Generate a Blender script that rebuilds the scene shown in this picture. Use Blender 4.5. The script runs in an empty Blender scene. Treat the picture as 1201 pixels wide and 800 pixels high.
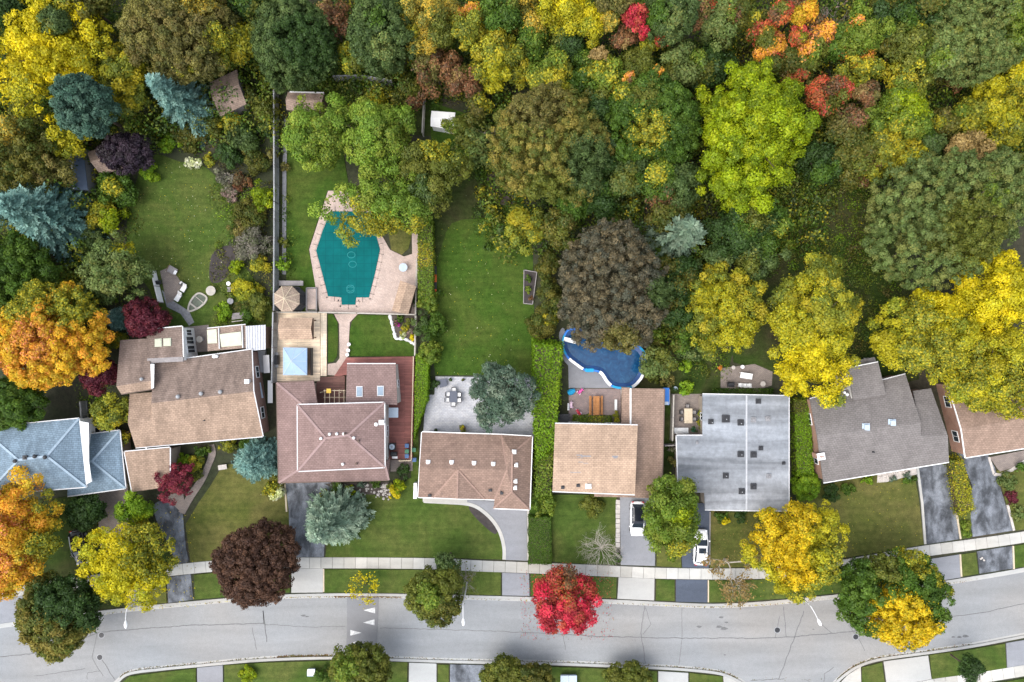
import bpy, bmesh, math, random
import numpy as np
from mathutils import Vector

random.seed(7)
RNG = np.random.default_rng(11)
SC = bpy.context.scene
COL = SC.collection
R = math.radians

# ---------------------------------------------------------------- camera, sky, sun, exposure
HC = 88.96                       # height of the drone camera above the ground
cam_d = bpy.data.cameras.new('camera')
cam = bpy.data.objects.new('camera', cam_d)
COL.objects.link(cam)
cam.location = (0, 0, HC)
cam.rotation_euler = (0, 0, 0)
cam_d.sensor_width = 36
cam_d.lens = 24
cam_d.clip_end = 6000
SC.camera = cam

SUN_EL, SUN_AZ = 60.0, 242.0     # azimuth measured clockwise from +y (top of the picture)
w = bpy.data.worlds.new('World')
SC.world = w
w.use_nodes = True
wn = w.node_tree
bg = wn.nodes['Background']
sky = wn.nodes.new('ShaderNodeTexSky')
sky.sky_type = 'NISHITA'
sky.sun_disc = False
sky.sun_elevation = R(SUN_EL)
sky.sun_rotation = R(SUN_AZ)
sky.air_density = 1.0
sky.dust_density = 3.0
hs = wn.nodes.new('ShaderNodeHueSaturation')
hs.inputs['Saturation'].default_value = 0.45
wn.links.new(sky.outputs[0], hs.inputs['Color'])
wn.links.new(hs.outputs[0], bg.inputs['Color'])
bg.inputs['Strength'].default_value = 0.15
sd = bpy.data.lights.new('sun', 'SUN')
sd.energy = 0.62
sd.angle = R(65)
sd.color = (1.0, 0.95, 0.88)
so = bpy.data.objects.new('sun', sd)
COL.objects.link(so)
a = R(SUN_AZ); e = R(SUN_EL)
to_sun = Vector((math.sin(a) * math.cos(e), math.cos(a) * math.cos(e), math.sin(e)))
so.rotation_euler = (-to_sun).to_track_quat('-Z', 'Y').to_euler()
so.location = to_sun * 200
SC.view_settings.view_transform = 'Standard'
SC.view_settings.look = 'None'
SC.view_settings.gamma = 1
SC.view_settings.use_curve_mapping = False
SC.view_settings.exposure = 1.36

# ---------------------------------------------------------------- plan coordinates -> metres
def P(px, py, z=0.0):
    k = (1 - z / HC) / 9.0
    return Vector(((px - 600.5) * k, (400 - py) * k, z))

def U(px, py, zp, zn):            # the plan point seen at height zp, moved to height zn
    v = P(px, py, zp); v.z = zn
    return v

# ---------------------------------------------------------------- materials
MATS = {}
def nodes(name):
    m = bpy.data.materials.new(name); m.use_nodes = True
    nt = m.node_tree
    return m, nt, nt.nodes['Principled BSDF']

def ramp(nt, fac, stops):
    r = nt.nodes.new('ShaderNodeValToRGB')
    els = r.color_ramp.elements
    while len(els) < len(stops): els.new(0.5)
    for el, (p, c) in zip(els, stops):
        el.position = p; el.color = (c[0], c[1], c[2], 1)
    nt.links.new(fac, r.inputs[0])
    return r.outputs[0]

def noise(nt, co, scale, detail=4, rough=0.6, dist=0.0):
    n = nt.nodes.new('ShaderNodeTexNoise')
    n.inputs['Scale'].default_value = scale
    n.inputs['Detail'].default_value = detail
    n.inputs['Roughness'].default_value = rough
    n.inputs['Distortion'].default_value = dist
    nt.links.new(co, n.inputs['Vector'])
    return n.outputs['Fac']

def mixc(nt, mode, fac, a, b):
    m = nt.nodes.new('ShaderNodeMix'); m.data_type = 'RGBA'; m.blend_type = mode
    def put(sock, v):
        if hasattr(v, 'is_output'): nt.links.new(v, sock)
        elif isinstance(v, (int, float)): sock.default_value = v
        else: sock.default_value = (v[0], v[1], v[2], 1)
    put(m.inputs['Factor'], fac); put(m.inputs['A'], a); put(m.inputs['B'], b)
    return m.outputs['Result']

def coords(nt, sx=1, sy=1, sz=1, rot=0):
    t = nt.nodes.new('ShaderNodeTexCoord')
    mp = nt.nodes.new('ShaderNodeMapping')
    mp.inputs['Scale'].default_value = (sx, sy, sz)
    mp.inputs['Rotation'].default_value = (0, 0, rot)
    nt.links.new(t.outputs['Object'], mp.inputs['Vector'])
    return mp.outputs[0]

def sc(c, k): return tuple(min(1, x * k) for x in c)

def plain(name, c, var=0.18, scale=2.0, rough=0.8, metal=0.0, fine=14.0, spec=0.3):
    if name in MATS: return MATS[name]
    m, nt, b = nodes(name)
    co = coords(nt)
    n1 = noise(nt, co, scale, 5); n2 = noise(nt, co, fine, 3)
    c1 = ramp(nt, n1, [(0.3, sc(c, 1 - var)), (0.7, sc(c, 1 + var))])
    c2 = ramp(nt, n2, [(0.3, (1 - var * .8,) * 3), (0.7, (1 + var * .2,) * 3)])
    nt.links.new(mixc(nt, 'MULTIPLY', 1.0, c1, c2), b.inputs['Base Color'])
    b.inputs['Roughness'].default_value = rough
    b.inputs['Metallic'].default_value = metal
    b.inputs['Specular IOR Level'].default_value = spec
    MATS[name] = m
    return m

def shingle(name, c, c2=None, rot=0.0, streak=0.25):
    m, nt, b = nodes(name)
    co = coords(nt, rot=rot)
    c2 = c2 or sc(c, 0.82)
    c2 = tuple((x + y) / 2 for x, y in zip(c, c2))
    br = nt.nodes.new('ShaderNodeTexBrick')
    br.inputs['Scale'].default_value = 1.0
    br.inputs['Brick Width'].default_value = 0.42
    br.inputs['Row Height'].default_value = 0.24
    br.inputs['Mortar Size'].default_value = 0.015
    br.inputs['Bias'].default_value = 0.0
    br.inputs['Color1'].default_value = (*sc(c, 1.12), 1)
    br.inputs['Color2'].default_value = (*c2, 1)
    br.inputs['Mortar'].default_value = (*sc(c, 0.5), 1)
    nt.links.new(co, br.inputs['Vector'])
    n1 = noise(nt, co, 0.45, 6, 0.65, 0.6); n2 = noise(nt, co, 3.2, 4, 0.7)
    cs = coords(nt, 1.2, 0.18, 1, rot)
    n3 = noise(nt, cs, 0.9, 4, 0.6)
    t1 = ramp(nt, n1, [(0.3, (.87, .86, .855)), (0.7, (1.1, 1.095, 1.09))])
    t2 = ramp(nt, n2, [(0.3, (0.87, 0.87, 0.87)), (0.75, (1.12, 1.12, 1.12))])
    t3 = ramp(nt, n3, [(0.35, (1 - streak,) * 3), (0.62, (1.06, 1.06, 1.06))])
    x = mixc(nt, 'MULTIPLY', 1.0, br.outputs['Color'], t1)
    x = mixc(nt, 'MULTIPLY', 1.0, x, t2)
    x = mixc(nt, 'MULTIPLY', 1.0, x, t3)
    nt.links.new(x, b.inputs['Base Color'])
    b.inputs['Roughness'].default_value = 0.92
    b.inputs['Specular IOR Level'].default_value = 0.2
    MATS[name] = m
    return m

def bricks(name, c1, c2, mort, bw=0.22, rh=0.075, ms=0.01, wall=True, rot=0.0, var=0.15):
    m, nt, b = nodes(name)
    t = nt.nodes.new('ShaderNodeTexCoord')
    if wall:                       # run the courses along walls of any direction
        sx = nt.nodes.new('ShaderNodeSeparateXYZ'); nt.links.new(t.outputs['Object'], sx.inputs[0])
        ad = nt.nodes.new('ShaderNodeMath'); nt.links.new(sx.outputs[0], ad.inputs[0]); nt.links.new(sx.outputs[1], ad.inputs[1])
        cb = nt.nodes.new('ShaderNodeCombineXYZ')
        nt.links.new(ad.outputs[0], cb.inputs[0]); nt.links.new(sx.outputs[2], cb.inputs[1])
        co = cb.outputs[0]
    else:
        co = coords(nt, rot=rot)
    br = nt.nodes.new('ShaderNodeTexBrick')
    br.inputs['Scale'].default_value = 1.0
    br.inputs['Brick Width'].default_value = bw
    br.inputs['Row Height'].default_value = rh
    br.inputs['Mortar Size'].default_value = ms
    br.inputs['Color1'].default_value = (*c1, 1); br.inputs['Color2'].default_value = (*c2, 1)
    br.inputs['Mortar'].default_value = (*mort, 1)
    nt.links.new(co, br.inputs['Vector'])
    n = noise(nt, t.outputs['Object'], 0.7, 5)
    n2 = noise(nt, t.outputs['Object'], 7.0, 3)
    tt = ramp(nt, n, [(0.3, (1 - var,) * 3), (0.7, (1 + var,) * 3)])
    t2 = ramp(nt, n2, [(0.3, (1 - var,) * 3), (0.7, (1 + var * .6,) * 3)])
    x = mixc(nt, 'MULTIPLY', 1.0, br.outputs['Color'], tt)
    nt.links.new(mixc(nt, 'MULTIPLY', 1.0, x, t2), b.inputs['Base Color'])
    b.inputs['Roughness'].default_value = 0.9
    MATS[name] = m
    return m

def grass(name, c, dry, amount=0.5, seed=0.0):
    m, nt, b = nodes(name)
    co = coords(nt)
    n1 = noise(nt, co, 0.16, 6, 0.62, 0.5)
    n2 = noise(nt, co, 1.3, 5, 0.7)
    n3 = noise(nt, co, 9.0, 3, 0.8)
    d = ramp(nt, n1, [(0.62 - amount * .5, (0, 0, 0)), (0.85 - amount * .4, (1, 1, 1))])
    x = mixc(nt, 'MIX', d, c, dry)
    t2 = ramp(nt, n2, [(0.28, (0.62, 0.66, 0.6)), (0.72, (1.28, 1.22, 1.15))])
    t3 = ramp(nt, n3, [(0.28, (0.55, 0.58, 0.55)), (0.75, (1.38, 1.34, 1.3))])
    x = mixc(nt, 'MULTIPLY', 1.0, x, t2); x = mixc(nt, 'MULTIPLY', 1.0, x, t3)
    nt.links.new(x, b.inputs['Base Color'])
    b.inputs['Roughness'].default_value = 0.95
    b.inputs['Specular IOR Level'].default_value = 0.1
    ns = noise(nt, coords(nt, .12, 1.6, 1, .35), 1.0, 3)
    x = mixc(nt, 'MULTIPLY', 1.0, x, ramp(nt, ns, [(.35, (.86, .88, .86)), (.65, (1.12, 1.1, 1.1))])); nt.links.new(x, b.inputs['Base Color'])
    bp = nt.nodes.new('ShaderNodeBump'); bp.inputs['Strength'].default_value = 0.6; bp.inputs['Distance'].default_value = 0.05
    nt.links.new(n3, bp.inputs['Height']); nt.links.new(bp.outputs[0], b.inputs['Normal'])
    MATS[name] = m
    return m

def paving(name, c, lanes=None, sharp=0.0, island=0.0, worn=0.25, speck=0.22, warm=(1.04, 1.0, 0.95), stretch=(0.35, 1.4)):
    m, nt, b = nodes(name)
    co = coords(nt); cs = coords(nt, stretch[0], stretch[1], 1)
    n1 = noise(nt, cs, 0.3, 5, 0.55, 0.4); n2 = noise(nt, co, 1.6, 5, 0.7); n3 = noise(nt, co, 16.0, 2, 0.7)
    n0 = noise(nt, co, 0.035, 3)
    x = ramp(nt, n1, [(0.32 + sharp, sc(c, 1 - worn)), (0.68 - sharp, sc(c, 1 + worn))])
    x = mixc(nt, 'MULTIPLY', 1.0, x, ramp(nt, n2, [(0.3, (1 - worn * .6,) * 3), (0.7, (1 + worn * .35,) * 3)]))
    x = mixc(nt, 'MULTIPLY', 1.0, x, ramp(nt, n3, [(0.3, (1 - speck,) * 3), (0.7, (1 + speck * .6,) * 3)]))
    x = mixc(nt, 'MULTIPLY', 1.0, x, ramp(nt, n0, [(0.4, (0.95, 1.0, 1.05)), (0.62, warm)]))
    if island:                     # neighbouring slabs differ a little
        gi = nt.nodes.new('ShaderNodeNewGeometry')
        x = mixc(nt, 'MULTIPLY', 1.0, x, ramp(nt, gi.outputs['Random Per Island'], [(0, (1 - island, 1 - island * 1.05, 1 - island * 1.2)), (1, (1 + island * .5,) * 3)]))
    nt.links.new(x, b.inputs['Base Color'])
    b.inputs['Roughness'].default_value = 0.85
    b.inputs['Specular IOR Level'].default_value = 0.3
    MATS[name] = m
    return m

def planks(name, c, width=0.14, rot=0.0, var=0.2):
    m, nt, b = nodes(name)
    co = coords(nt, rot=rot)
    br = nt.nodes.new('ShaderNodeTexBrick')
    br.inputs['Scale'].default_value = 1.0
    br.inputs['Brick Width'].default_value = 3.2
    br.inputs['Row Height'].default_value = width
    br.inputs['Mortar Size'].default_value = 0.012
    br.inputs['Color1'].default_value = (*sc(c, 1 + var), 1); br.inputs['Color2'].default_value = (*sc(c, 1 - var), 1)
    br.inputs['Mortar'].default_value = (*sc(c, 0.35), 1)
    nt.links.new(co, br.inputs['Vector'])
    cs = coords(nt, 0.6, 6, 1, rot)
    n = noise(nt, cs, 1.5, 5); n2 = noise(nt, coords(nt), 0.8, 4)
    x = mixc(nt, 'MULTIPLY', 1.0, br.outputs['Color'], ramp(nt, n, [(0.3, (0.8,) * 3), (0.7, (1.15,) * 3)]))
    x = mixc(nt, 'MULTIPLY', 1.0, x, ramp(nt, n2, [(0.3, (0.82,) * 3), (0.7, (1.12,) * 3)]))
    nt.links.new(x, b.inputs['Base Color'])
    b.inputs['Roughness'].default_value = 0.8
    MATS[name] = m
    return m

def glossy(name, c, rough=0.2, metal=0.0, coat=0.0):
    if name in MATS: return MATS[name]
    m, nt, b = nodes(name)
    n = noise(nt, coords(nt), 3.0, 3)
    nt.links.new(ramp(nt, n, [(0.3, sc(c, .92)), (0.7, sc(c, 1.06))]), b.inputs['Base Color'])
    b.inputs['Roughness'].default_value = rough; b.inputs['Metallic'].default_value = metal
    b.inputs['Coat Weight'].default_value = coat
    MATS[name] = m
    return m

def leafmat():
    m, nt, b = nodes('foliage')
    at = nt.nodes.new('ShaderNodeAttribute'); at.attribute_name = 'leaf'
    nt.nodes.remove(b)
    df = nt.nodes.new('ShaderNodeBsdfDiffuse'); tr = nt.nodes.new('ShaderNodeBsdfTranslucent')
    gl = nt.nodes.new('ShaderNodeBsdfGlossy'); gl.inputs['Roughness'].default_value = 0.45
    gl.inputs['Color'].default_value = (.8, .85, .9, 1)
    mx = nt.nodes.new('ShaderNodeMixShader'); mx.inputs[0].default_value = 0.28
    m2 = nt.nodes.new('ShaderNodeMixShader'); m2.inputs[0].default_value = 0.012
    nt.links.new(at.outputs['Color'], df.inputs['Color']); nt.links.new(at.outputs['Color'], tr.inputs['Color'])
    nt.links.new(df.outputs[0], mx.inputs[1]); nt.links.new(tr.outputs[0], mx.inputs[2])
    nt.links.new(mx.outputs[0], m2.inputs[1]); nt.links.new(gl.outputs[0], m2.inputs[2])
    nt.links.new(m2.outputs[0], nt.nodes['Material Output'].inputs['Surface'])
    return m
LEAF = leafmat()

M = {}
M['bark'] = plain('bark', (.10, .075, .055), .3, 3)
M['palebark'] = plain('pale_bark', (.42, .38, .33), .2, 3)
M['greybark'] = plain('grey_bark', (.27, .24, .22), .25, 3)
M['lawn'] = grass('lawn_grass', (.060, .100, .021), (.098, .114, .034), .40)
M['lush'] = grass('lush_grass', (.045, .092, .014), (.074, .100, .022), .38)
M['dry'] = grass('dry_grass', (.088, .106, .027), (.128, .122, .043), .55)
M['rough'] = grass('rough_grass', (.036, .062, .014), (.062, .056, .030), .38)
M['dirt'] = plain('bare_earth', (.075, .06, .05), .35, 1.5)
M['mulch'] = plain('mulch', (.05, .042, .04), .3, 2)
M['road'] = paving('worn_asphalt', (.258, .258, .255), worn=.11, speck=.2, stretch=(.22, 1.6))
M['hump'] = paving('hump_asphalt', (.20, .20, .205), worn=.08, speck=.2)
M['blacktop'] = paving('dark_asphalt', (.145, .152, .165), worn=.55, speck=.35, warm=(1, 1, 1), stretch=(2.2, 1.1), sharp=.07)
M['newtop'] = paving('fresh_asphalt', (.075, .088, .115), worn=.15, speck=.2, warm=(1, 1, 1))
M['greytop'] = paving('grey_asphalt', (.24, .24, .25), worn=.12, speck=.15, warm=(1, 1, 1))
M['conc'] = paving('concrete', (.40, .39, .365), worn=.08, speck=.1)
M['conc2'] = paving('pale_concrete', (.45, .437, .405), worn=.14, speck=.12, island=.16)
M['kerb'] = paving('kerb_concrete', (.37, .36, .335), worn=.14, speck=.15)
M['crack'] = plain('tar_seal', (.145, .145, .145), .3, 4)
M['paver'] = bricks('grey_pavers', (.46, .46, .47), (.38, .39, .42), (.25, .25, .26), .42, .21, .012, False)
M['pinkpaver'] = bricks('pink_pavers', (.50, .385, .325), (.42, .33, .285), (.30, .25, .22), .30, .15, .01, False, .6)
M['redpaver'] = bricks('reddish_pavers', (.30, .225, .205), (.24, .19, .18), (.16, .13, .12), .30, .15, .01, False)
M['brownpaver'] = bricks('brown_pavers', (.26, .215, .185), (.21, .175, .155), (.15, .13, .12), .26, .13, .01, False)
M['brick'] = bricks('red_brick', (.30, .14, .10), (.24, .11, .08), (.3, .27, .24))
M['orangebrick'] = bricks('orange_brick', (.38, .18, .11), (.32, .15, .09), (.36, .3, .26))
M['buffbrick'] = bricks('buff_brick', (.36, .29, .22), (.3, .24, .18), (.4, .37, .33))
M['siding'] = plain('pale_siding', (.62, .60, .56), .06, 1)
M['white'] = plain('white_paint', (.80, .80, .79), .05, 2)
M['cream'] = plain('cream_panel', (.52, .54, .42), .08, 2)
M['wornpaint'] = plain('worn_road_paint', (.60, .60, .59), .3, 3, fine=9)
M['trim'] = plain('painted_trim', (.62, .62, .62), .06, 2)
M['browntrim'] = plain('brown_trim', (.14, .10, .08), .1, 2)
M['glass'] = glossy('window_glass', (.03, .04, .05), .06)
M['skyglass'] = glossy('skylight_glass', (.26, .33, .40), .15)
M['dark'] = plain('dark_metal', (.035, .036, .04), .2, 3, .5)
M['grey'] = plain('grey_metal', (.30, .31, .32), .12, 3, .45)
M['paint_white'] = glossy('white_car_paint', (.82, .82, .82), .3, 0, .6)
M['paint_black'] = glossy('black_car_paint', (.012, .012, .015), .22, 0, .6)
M['rubber'] = plain('tyre_rubber', (.02, .02, .02), .2, 5)
M['lamp_lens'] = glossy('lamp_lens', (.75, .77, .8), .15)
M['redlens'] = glossy('red_lens', (.4, .01, .01), .2)
M['deckred'] = planks('red_deck_boards', (.235, .085, .07), .16, 0)
M['deckdark'] = planks('dark_deck_boards', (.16, .075, .06), .16, 0)
M['decktan'] = planks('tan_deck_boards', (.86, .68, .49), .15, 0)
M['deckpale'] = planks('pale_deck_boards', (.86, .70, .52), .15, math.pi / 2)
M['fence'] = planks('grey_fence_boards', (.33, .34, .345), .2, math.pi / 2)
M['fencepale'] = plain('pale_fence', (.42, .39, .34), .15, 2)
M['orangewood'] = planks('orange_wood', (.46, .20, .065), .13, math.pi / 2, .15)
M['palewood'] = plain('pale_wood', (.55, .46, .33), .12, 3)
M['brownwood'] = plain('brown_wood', (.20, .13, .09), .2, 3)
M['greywood'] = plain('weathered_wood', (.27, .25, .245), .18, 3)
M['r_blue'] = shingle('slate_blue_shingles', (.19, .262, .325), (.155, .215, .268), .1)
M['r_brown'] = shingle('lit_brown_shingles', (.33, .24, .178), (.26, .19, .143), .1)  # lit copy: sunlight on the street-side slopes put into the colour
M['r_brown2'] = shingle('shaded_brown_shingles', (.225, .172, .144), (.18, .138, .115), .1)  # shaded copy of the brown shingles, for slopes turned from the sun
M['r_pink'] = shingle('mauve_brown_shingles', (.228, .158, .144), (.205, .142, .13), 0, .08)
M['r_mix'] = shingle('mottled_brown_shingles', (.25, .172, .135), (.18, .125, .102), 0, .05)
M['r_tan'] = shingle('sandy_shingles', (.40, .29, .21), (.34, .243, .175), 0, .1)
M['r_tan2'] = shingle('dark_sandy_shingles', (.29, .205, .158), (.235, .168, .13), 0, .15)  # sandy shingles in a darker tone
M['r_grey'] = shingle('grey_shingles', (.185, .171, .164), (.17, .157, .152), .12, .05)
M['r_shed'] = shingle('worn_brown_shingles', (.30, .225, .18), (.23, .17, .14), .3)
M['membrane'] = paving('grey_roof_membrane', (.242, .249, .260), worn=.40, speck=.08, warm=(1, 1, 1), stretch=(.13, 1.5), sharp=.04)
M['corr'] = glossy('grey_corrugated', (.48, .49, .52), .5)
M['bluemetal'] = glossy('blue_grey_metal_roof', (.07, .10, .15), .4)
M['canopyblue'] = plain('blue_canvas', (.30, .42, .58), .06, 2)
M['poolcover'] = None
M['tealplastic'] = plain('turquoise_plastic', (.02, .30, .55), .1, 2)
M['bluevinyl'] = plain('blue_vinyl', (.035, .12, .30), .15, 2, .4)
M['brightblue'] = plain('bright_blue', (.03, .17, .55), .1, 2, .5)
M['pink'] = plain('pink_plastic', (.70, .10, .36), .1, 2, .4)
M['palepink'] = plain('pale_pink_plastic', (.75, .55, .65), .1, 2, .4)
M['redplastic'] = plain('red_plastic', (.48, .04, .06), .1, 2, .4)
M['orange'] = plain('orange_clay', (.62, .12, .03), .15, 2)
M['green_bin'] = plain('green_bin', (.04, .16, .09), .1, 2, .5)
M['blue_bin'] = plain('blue_bin', (.05, .12, .26), .1, 2, .5)
M['cushion'] = plain('white_cushion', (.78, .77, .76), .05, 4)
M['yellow'] = plain('yellow_plastic', (.62, .40, .05), .1, 2, .5)
M['stone'] = plain('pale_stone', (.50, .46, .42), .2, 4)
M['slate'] = plain('slate_stone', (.25, .25, .26), .25, 3)
M['ltblue'] = plain('pale_blue_metal', (.42, .50, .58), .08, 2, .5)

def cover_mat():
    m, nt, b = nodes('teal_safety_cover')
    co = coords(nt)
    br = nt.nodes.new('ShaderNodeTexBrick')
    br.offset = 0
    br.inputs['Scale'].default_value = 1; br.inputs['Brick Width'].default_value = 1.0; br.inputs['Row Height'].default_value = 1.0
    br.inputs['Mortar Size'].default_value = 0.035
    br.inputs['Color1'].default_value = (.003, .105, .105, 1); br.inputs['Color2'].default_value = (.003, .10, .102, 1)
    br.inputs['Mortar'].default_value = (.003, .08, .085, 1)
    nt.links.new(co, br.inputs['Vector'])
    n = noise(nt, co, .5, 4)
    x = mixc(nt, 'MULTIPLY', 1.0, br.outputs['Color'], ramp(nt, n, [(0.3, (.85,) * 3), (.7, (1.15,) * 3)]))
    nt.links.new(x, b.inputs['Base Color']); b.inputs['Roughness'].default_value = .9; b.inputs['Specular IOR Level'].default_value = .1
    return m
M['poolcover'] = cover_mat()
def water_mat():
    m, nt, b = nodes('pool_water')
    co = coords(nt)
    n = noise(nt, co, 1.6, 4, .6, 1.0)
    nt.links.new(ramp(nt, n, [(.3, (.004, .035, .10)), (.55, (.008, .058, .145)), (.75, (.02, .095, .20))]), b.inputs['Base Color'])
    b.inputs['Roughness'].default_value = .12
    bp = nt.nodes.new('ShaderNodeBump'); bp.inputs['Strength'].default_value = .25; bp.inputs['Distance'].default_value = .05
    nt.links.new(n, bp.inputs['Height']); nt.links.new(bp.outputs[0], b.inputs['Normal'])
    return m
M['water'] = water_mat()
def ground_mat():
    m, nt, b = nodes('woodland_floor')
    co = coords(nt)
    n1 = noise(nt, co, .12, 6, .6, .5); n2 = noise(nt, co, 1.8, 5, .75); n3 = noise(nt, co, 11, 3, .8)
    x = ramp(nt, n1, [(.36, (.026, .036, .012)), (.5, (.036, .040, .018)), (.66, (.052, .044, .028))])
    x = mixc(nt, 'MULTIPLY', 1, x, ramp(nt, n2, [(.3, (.55,) * 3), (.7, (1.4,) * 3)]))
    x = mixc(nt, 'MULTIPLY', 1, x, ramp(nt, n3, [(.3, (.5,) * 3), (.75, (1.6,) * 3)]))
    nt.links.new(x, b.inputs['Base Color']); b.inputs['Roughness'].default_value = .95
    return m
M['ground'] = ground_mat()

# ---------------------------------------------------------------- objects
ORG = {}
def put(o, loc, parent=None):
    COL.objects.link(o)
    if parent is not None:
        o.parent = parent
        o.location = Vector(loc) - ORG[parent.name]
    else:
        o.location = loc
    ORG[o.name] = Vector(loc)
    return o

def tag(o, label=None, cat=None, group=None, kind=None):
    if label: o['label'] = label
    if cat: o['category'] = cat
    if group: o['group'] = group
    if kind: o['kind'] = kind
    return o

def thing(name, label, cat, loc, group=None):
    o = bpy.data.objects.new(name, None)
    o.empty_display_size = .3
    put(o, Vector(loc))
    return tag(o, label, cat, group)

class MB:
    def __init__(s): s.v = []; s.f = []
    def poly(s, pts):
        n = len(s.v); s.v += [Vector(p) for p in pts]; s.f.append(list(range(n, n + len(pts)))); return s
    def prism(s, pts, z0, z1, bottom=False):
        pts = [Vector(p) for p in pts]
        if area2(pts) < 0: pts = pts[::-1]
        n = len(s.v); k = len(pts)
        s.v += [Vector((p.x, p.y, z0)) for p in pts] + [Vector((p.x, p.y, z1)) for p in pts]
        s.f.append([n + k + i for i in range(k)])
        if bottom: s.f.append([n + i for i in range(k)][::-1])
        for i in range(k):
            j = (i + 1) % k
            s.f.append([n + i, n + j, n + k + j, n + k + i])
        return s
    def box(s, c, size, rot=0.0, axes=None):
        c = Vector(c); hx, hy, hz = [d / 2 for d in size]
        ax = Vector((math.cos(rot), math.sin(rot), 0)); ay = Vector((-math.sin(rot), math.cos(rot), 0)); az = Vector((0, 0, 1))
        if axes: ax, ay, az = axes
        n = len(s.v)
        for dz in (-1, 1):
            for dx, dy in ((-1, -1), (1, -1), (1, 1), (-1, 1)):
                s.v.append(c + ax * dx * hx + ay * dy * hy + az * dz * hz)
        for f in ((3, 2, 1, 0), (4, 5, 6, 7), (0, 1, 5, 4), (1, 2, 6, 5), (2, 3, 7, 6), (3, 0, 4, 7)):
            s.f.append([n + i for i in f])
        return s
    def bar(s, p, q, w, h):
        p = Vector(p); q = Vector(q); d = q - p; L = d.length
        ax = d.normalized(); up = Vector((0, 0, 1))
        if abs(ax.z) > .98: up = Vector((0, 1, 0))
        ay = up.cross(ax).normalized(); az = ax.cross(ay)
        return s.box((p + q) / 2, (L, w, h), axes=(ax, ay, az))
    def tube(s, path, radii, n=8, cap=True):
        path = [Vector(p) for p in path]; rings = []
        for i, p in enumerate(path):
            d = (path[min(i + 1, len(path) - 1)] - path[max(i - 1, 0)]).normalized()
            up = Vector((0, 0, 1)) if abs(d.z) < .9 else Vector((1, 0, 0))
            ax = up.cross(d).normalized(); ay = d.cross(ax)
            r = radii[i] if hasattr(radii, '__len__') else radii
            st = len(s.v)
            for k in range(n):
                a = 2 * math.pi * k / n
                s.v.append(p + ax * math.cos(a) * r + ay * math.sin(a) * r)
            rings.append(st)
        for a, b in zip(rings, rings[1:]):
            for k in range(n):
                s.f.append([a + k, a + (k + 1) % n, b + (k + 1) % n, b + k])
        if cap:
            s.f.append([rings[0] + k for k in range(n)][::-1]); s.f.append([rings[-1] + k for k in range(n)])
        return s
    def cyl(s, c, r, h, n=20, r2=None):
        c = Vector(c)
        return s.tube([c, c + Vector((0, 0, h))], [r, r if r2 is None else r2], n)
    def dome(s, c, r, h, n=16, m=5):
        c = Vector(c)
        path = [c + Vector((0, 0, h * math.sin(math.pi / 2 * i / m))) for i in range(m + 1)]
        return s.tube(path, [max(r * math.cos(math.pi / 2 * i / m), .004) for i in range(m + 1)], n)
    def build(s, name, mat, parent=None, loc=None, smooth=False, up=False):
        base = ORG[parent.name] if parent is not None else Vector(loc if loc is not None else (0, 0, 0))
        me = bpy.data.meshes.new(name)
        me.from_pydata([tuple(v - base) for v in s.v], [], s.f)
        if up:
            bm = bmesh.new(); bm.from_mesh(me); bmesh.ops.recalc_face_normals(bm, faces=bm.faces); bm.to_mesh(me); bm.free()
        me.materials.append(mat)
        if smooth: me.polygons.foreach_set('use_smooth', [True] * len(me.polygons))
        me.update()
        o = bpy.data.objects.new(name, me)
        if parent is not None:
            COL.objects.link(o); o.parent = parent; ORG[o.name] = base.copy()
        else:
            put(o, base)
        return o

def area2(pts):
    return sum(pts[i].x * pts[(i + 1) % len(pts)].y - pts[(i + 1) % len(pts)].x * pts[i].y for i in range(len(pts)))

def sheet(name, pxs, mat, z, z0=0.0, kind='structure'):
    return tag(MB().prism([P(x, y) for x, y in pxs], z0, z).build(name, mat), kind=kind)

def bez(pts, n=6):                # smooth open curve through plan points
    out = []
    for i in range(len(pts) - 1):
        p0 = pts[max(i - 1, 0)]; p1 = pts[i]; p2 = pts[i + 1]; p3 = pts[min(i + 2, len(pts) - 1)]
        for k in range(n):
            t = k / n
            out.append(tuple(.5 * (2 * b + (c - a_) * t + (2 * a_ - 5 * b + 4 * c - d) * t * t + (3 * b - a_ - 3 * c + d) * t ** 3)
                             for a_, b, c, d in zip(p0, p1, p2, p3)))
    out.append(pts[-1])
    return out
def loop(pts, n=5):
    k = len(pts); out = []
    for i in range(k):
        p0, p1, p2, p3 = pts[i - 1], pts[i], pts[(i + 1) % k], pts[(i + 2) % k]
        for j in range(n):
            t = j / n
            out.append(tuple(.5 * (2 * b + (c - a_) * t + (2 * a_ - 5 * b + 4 * c - d) * t * t + (3 * b - a_ - 3 * c + d) * t ** 3)
                             for a_, b, c, d in zip(p0, p1, p2, p3)))
    return out
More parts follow.
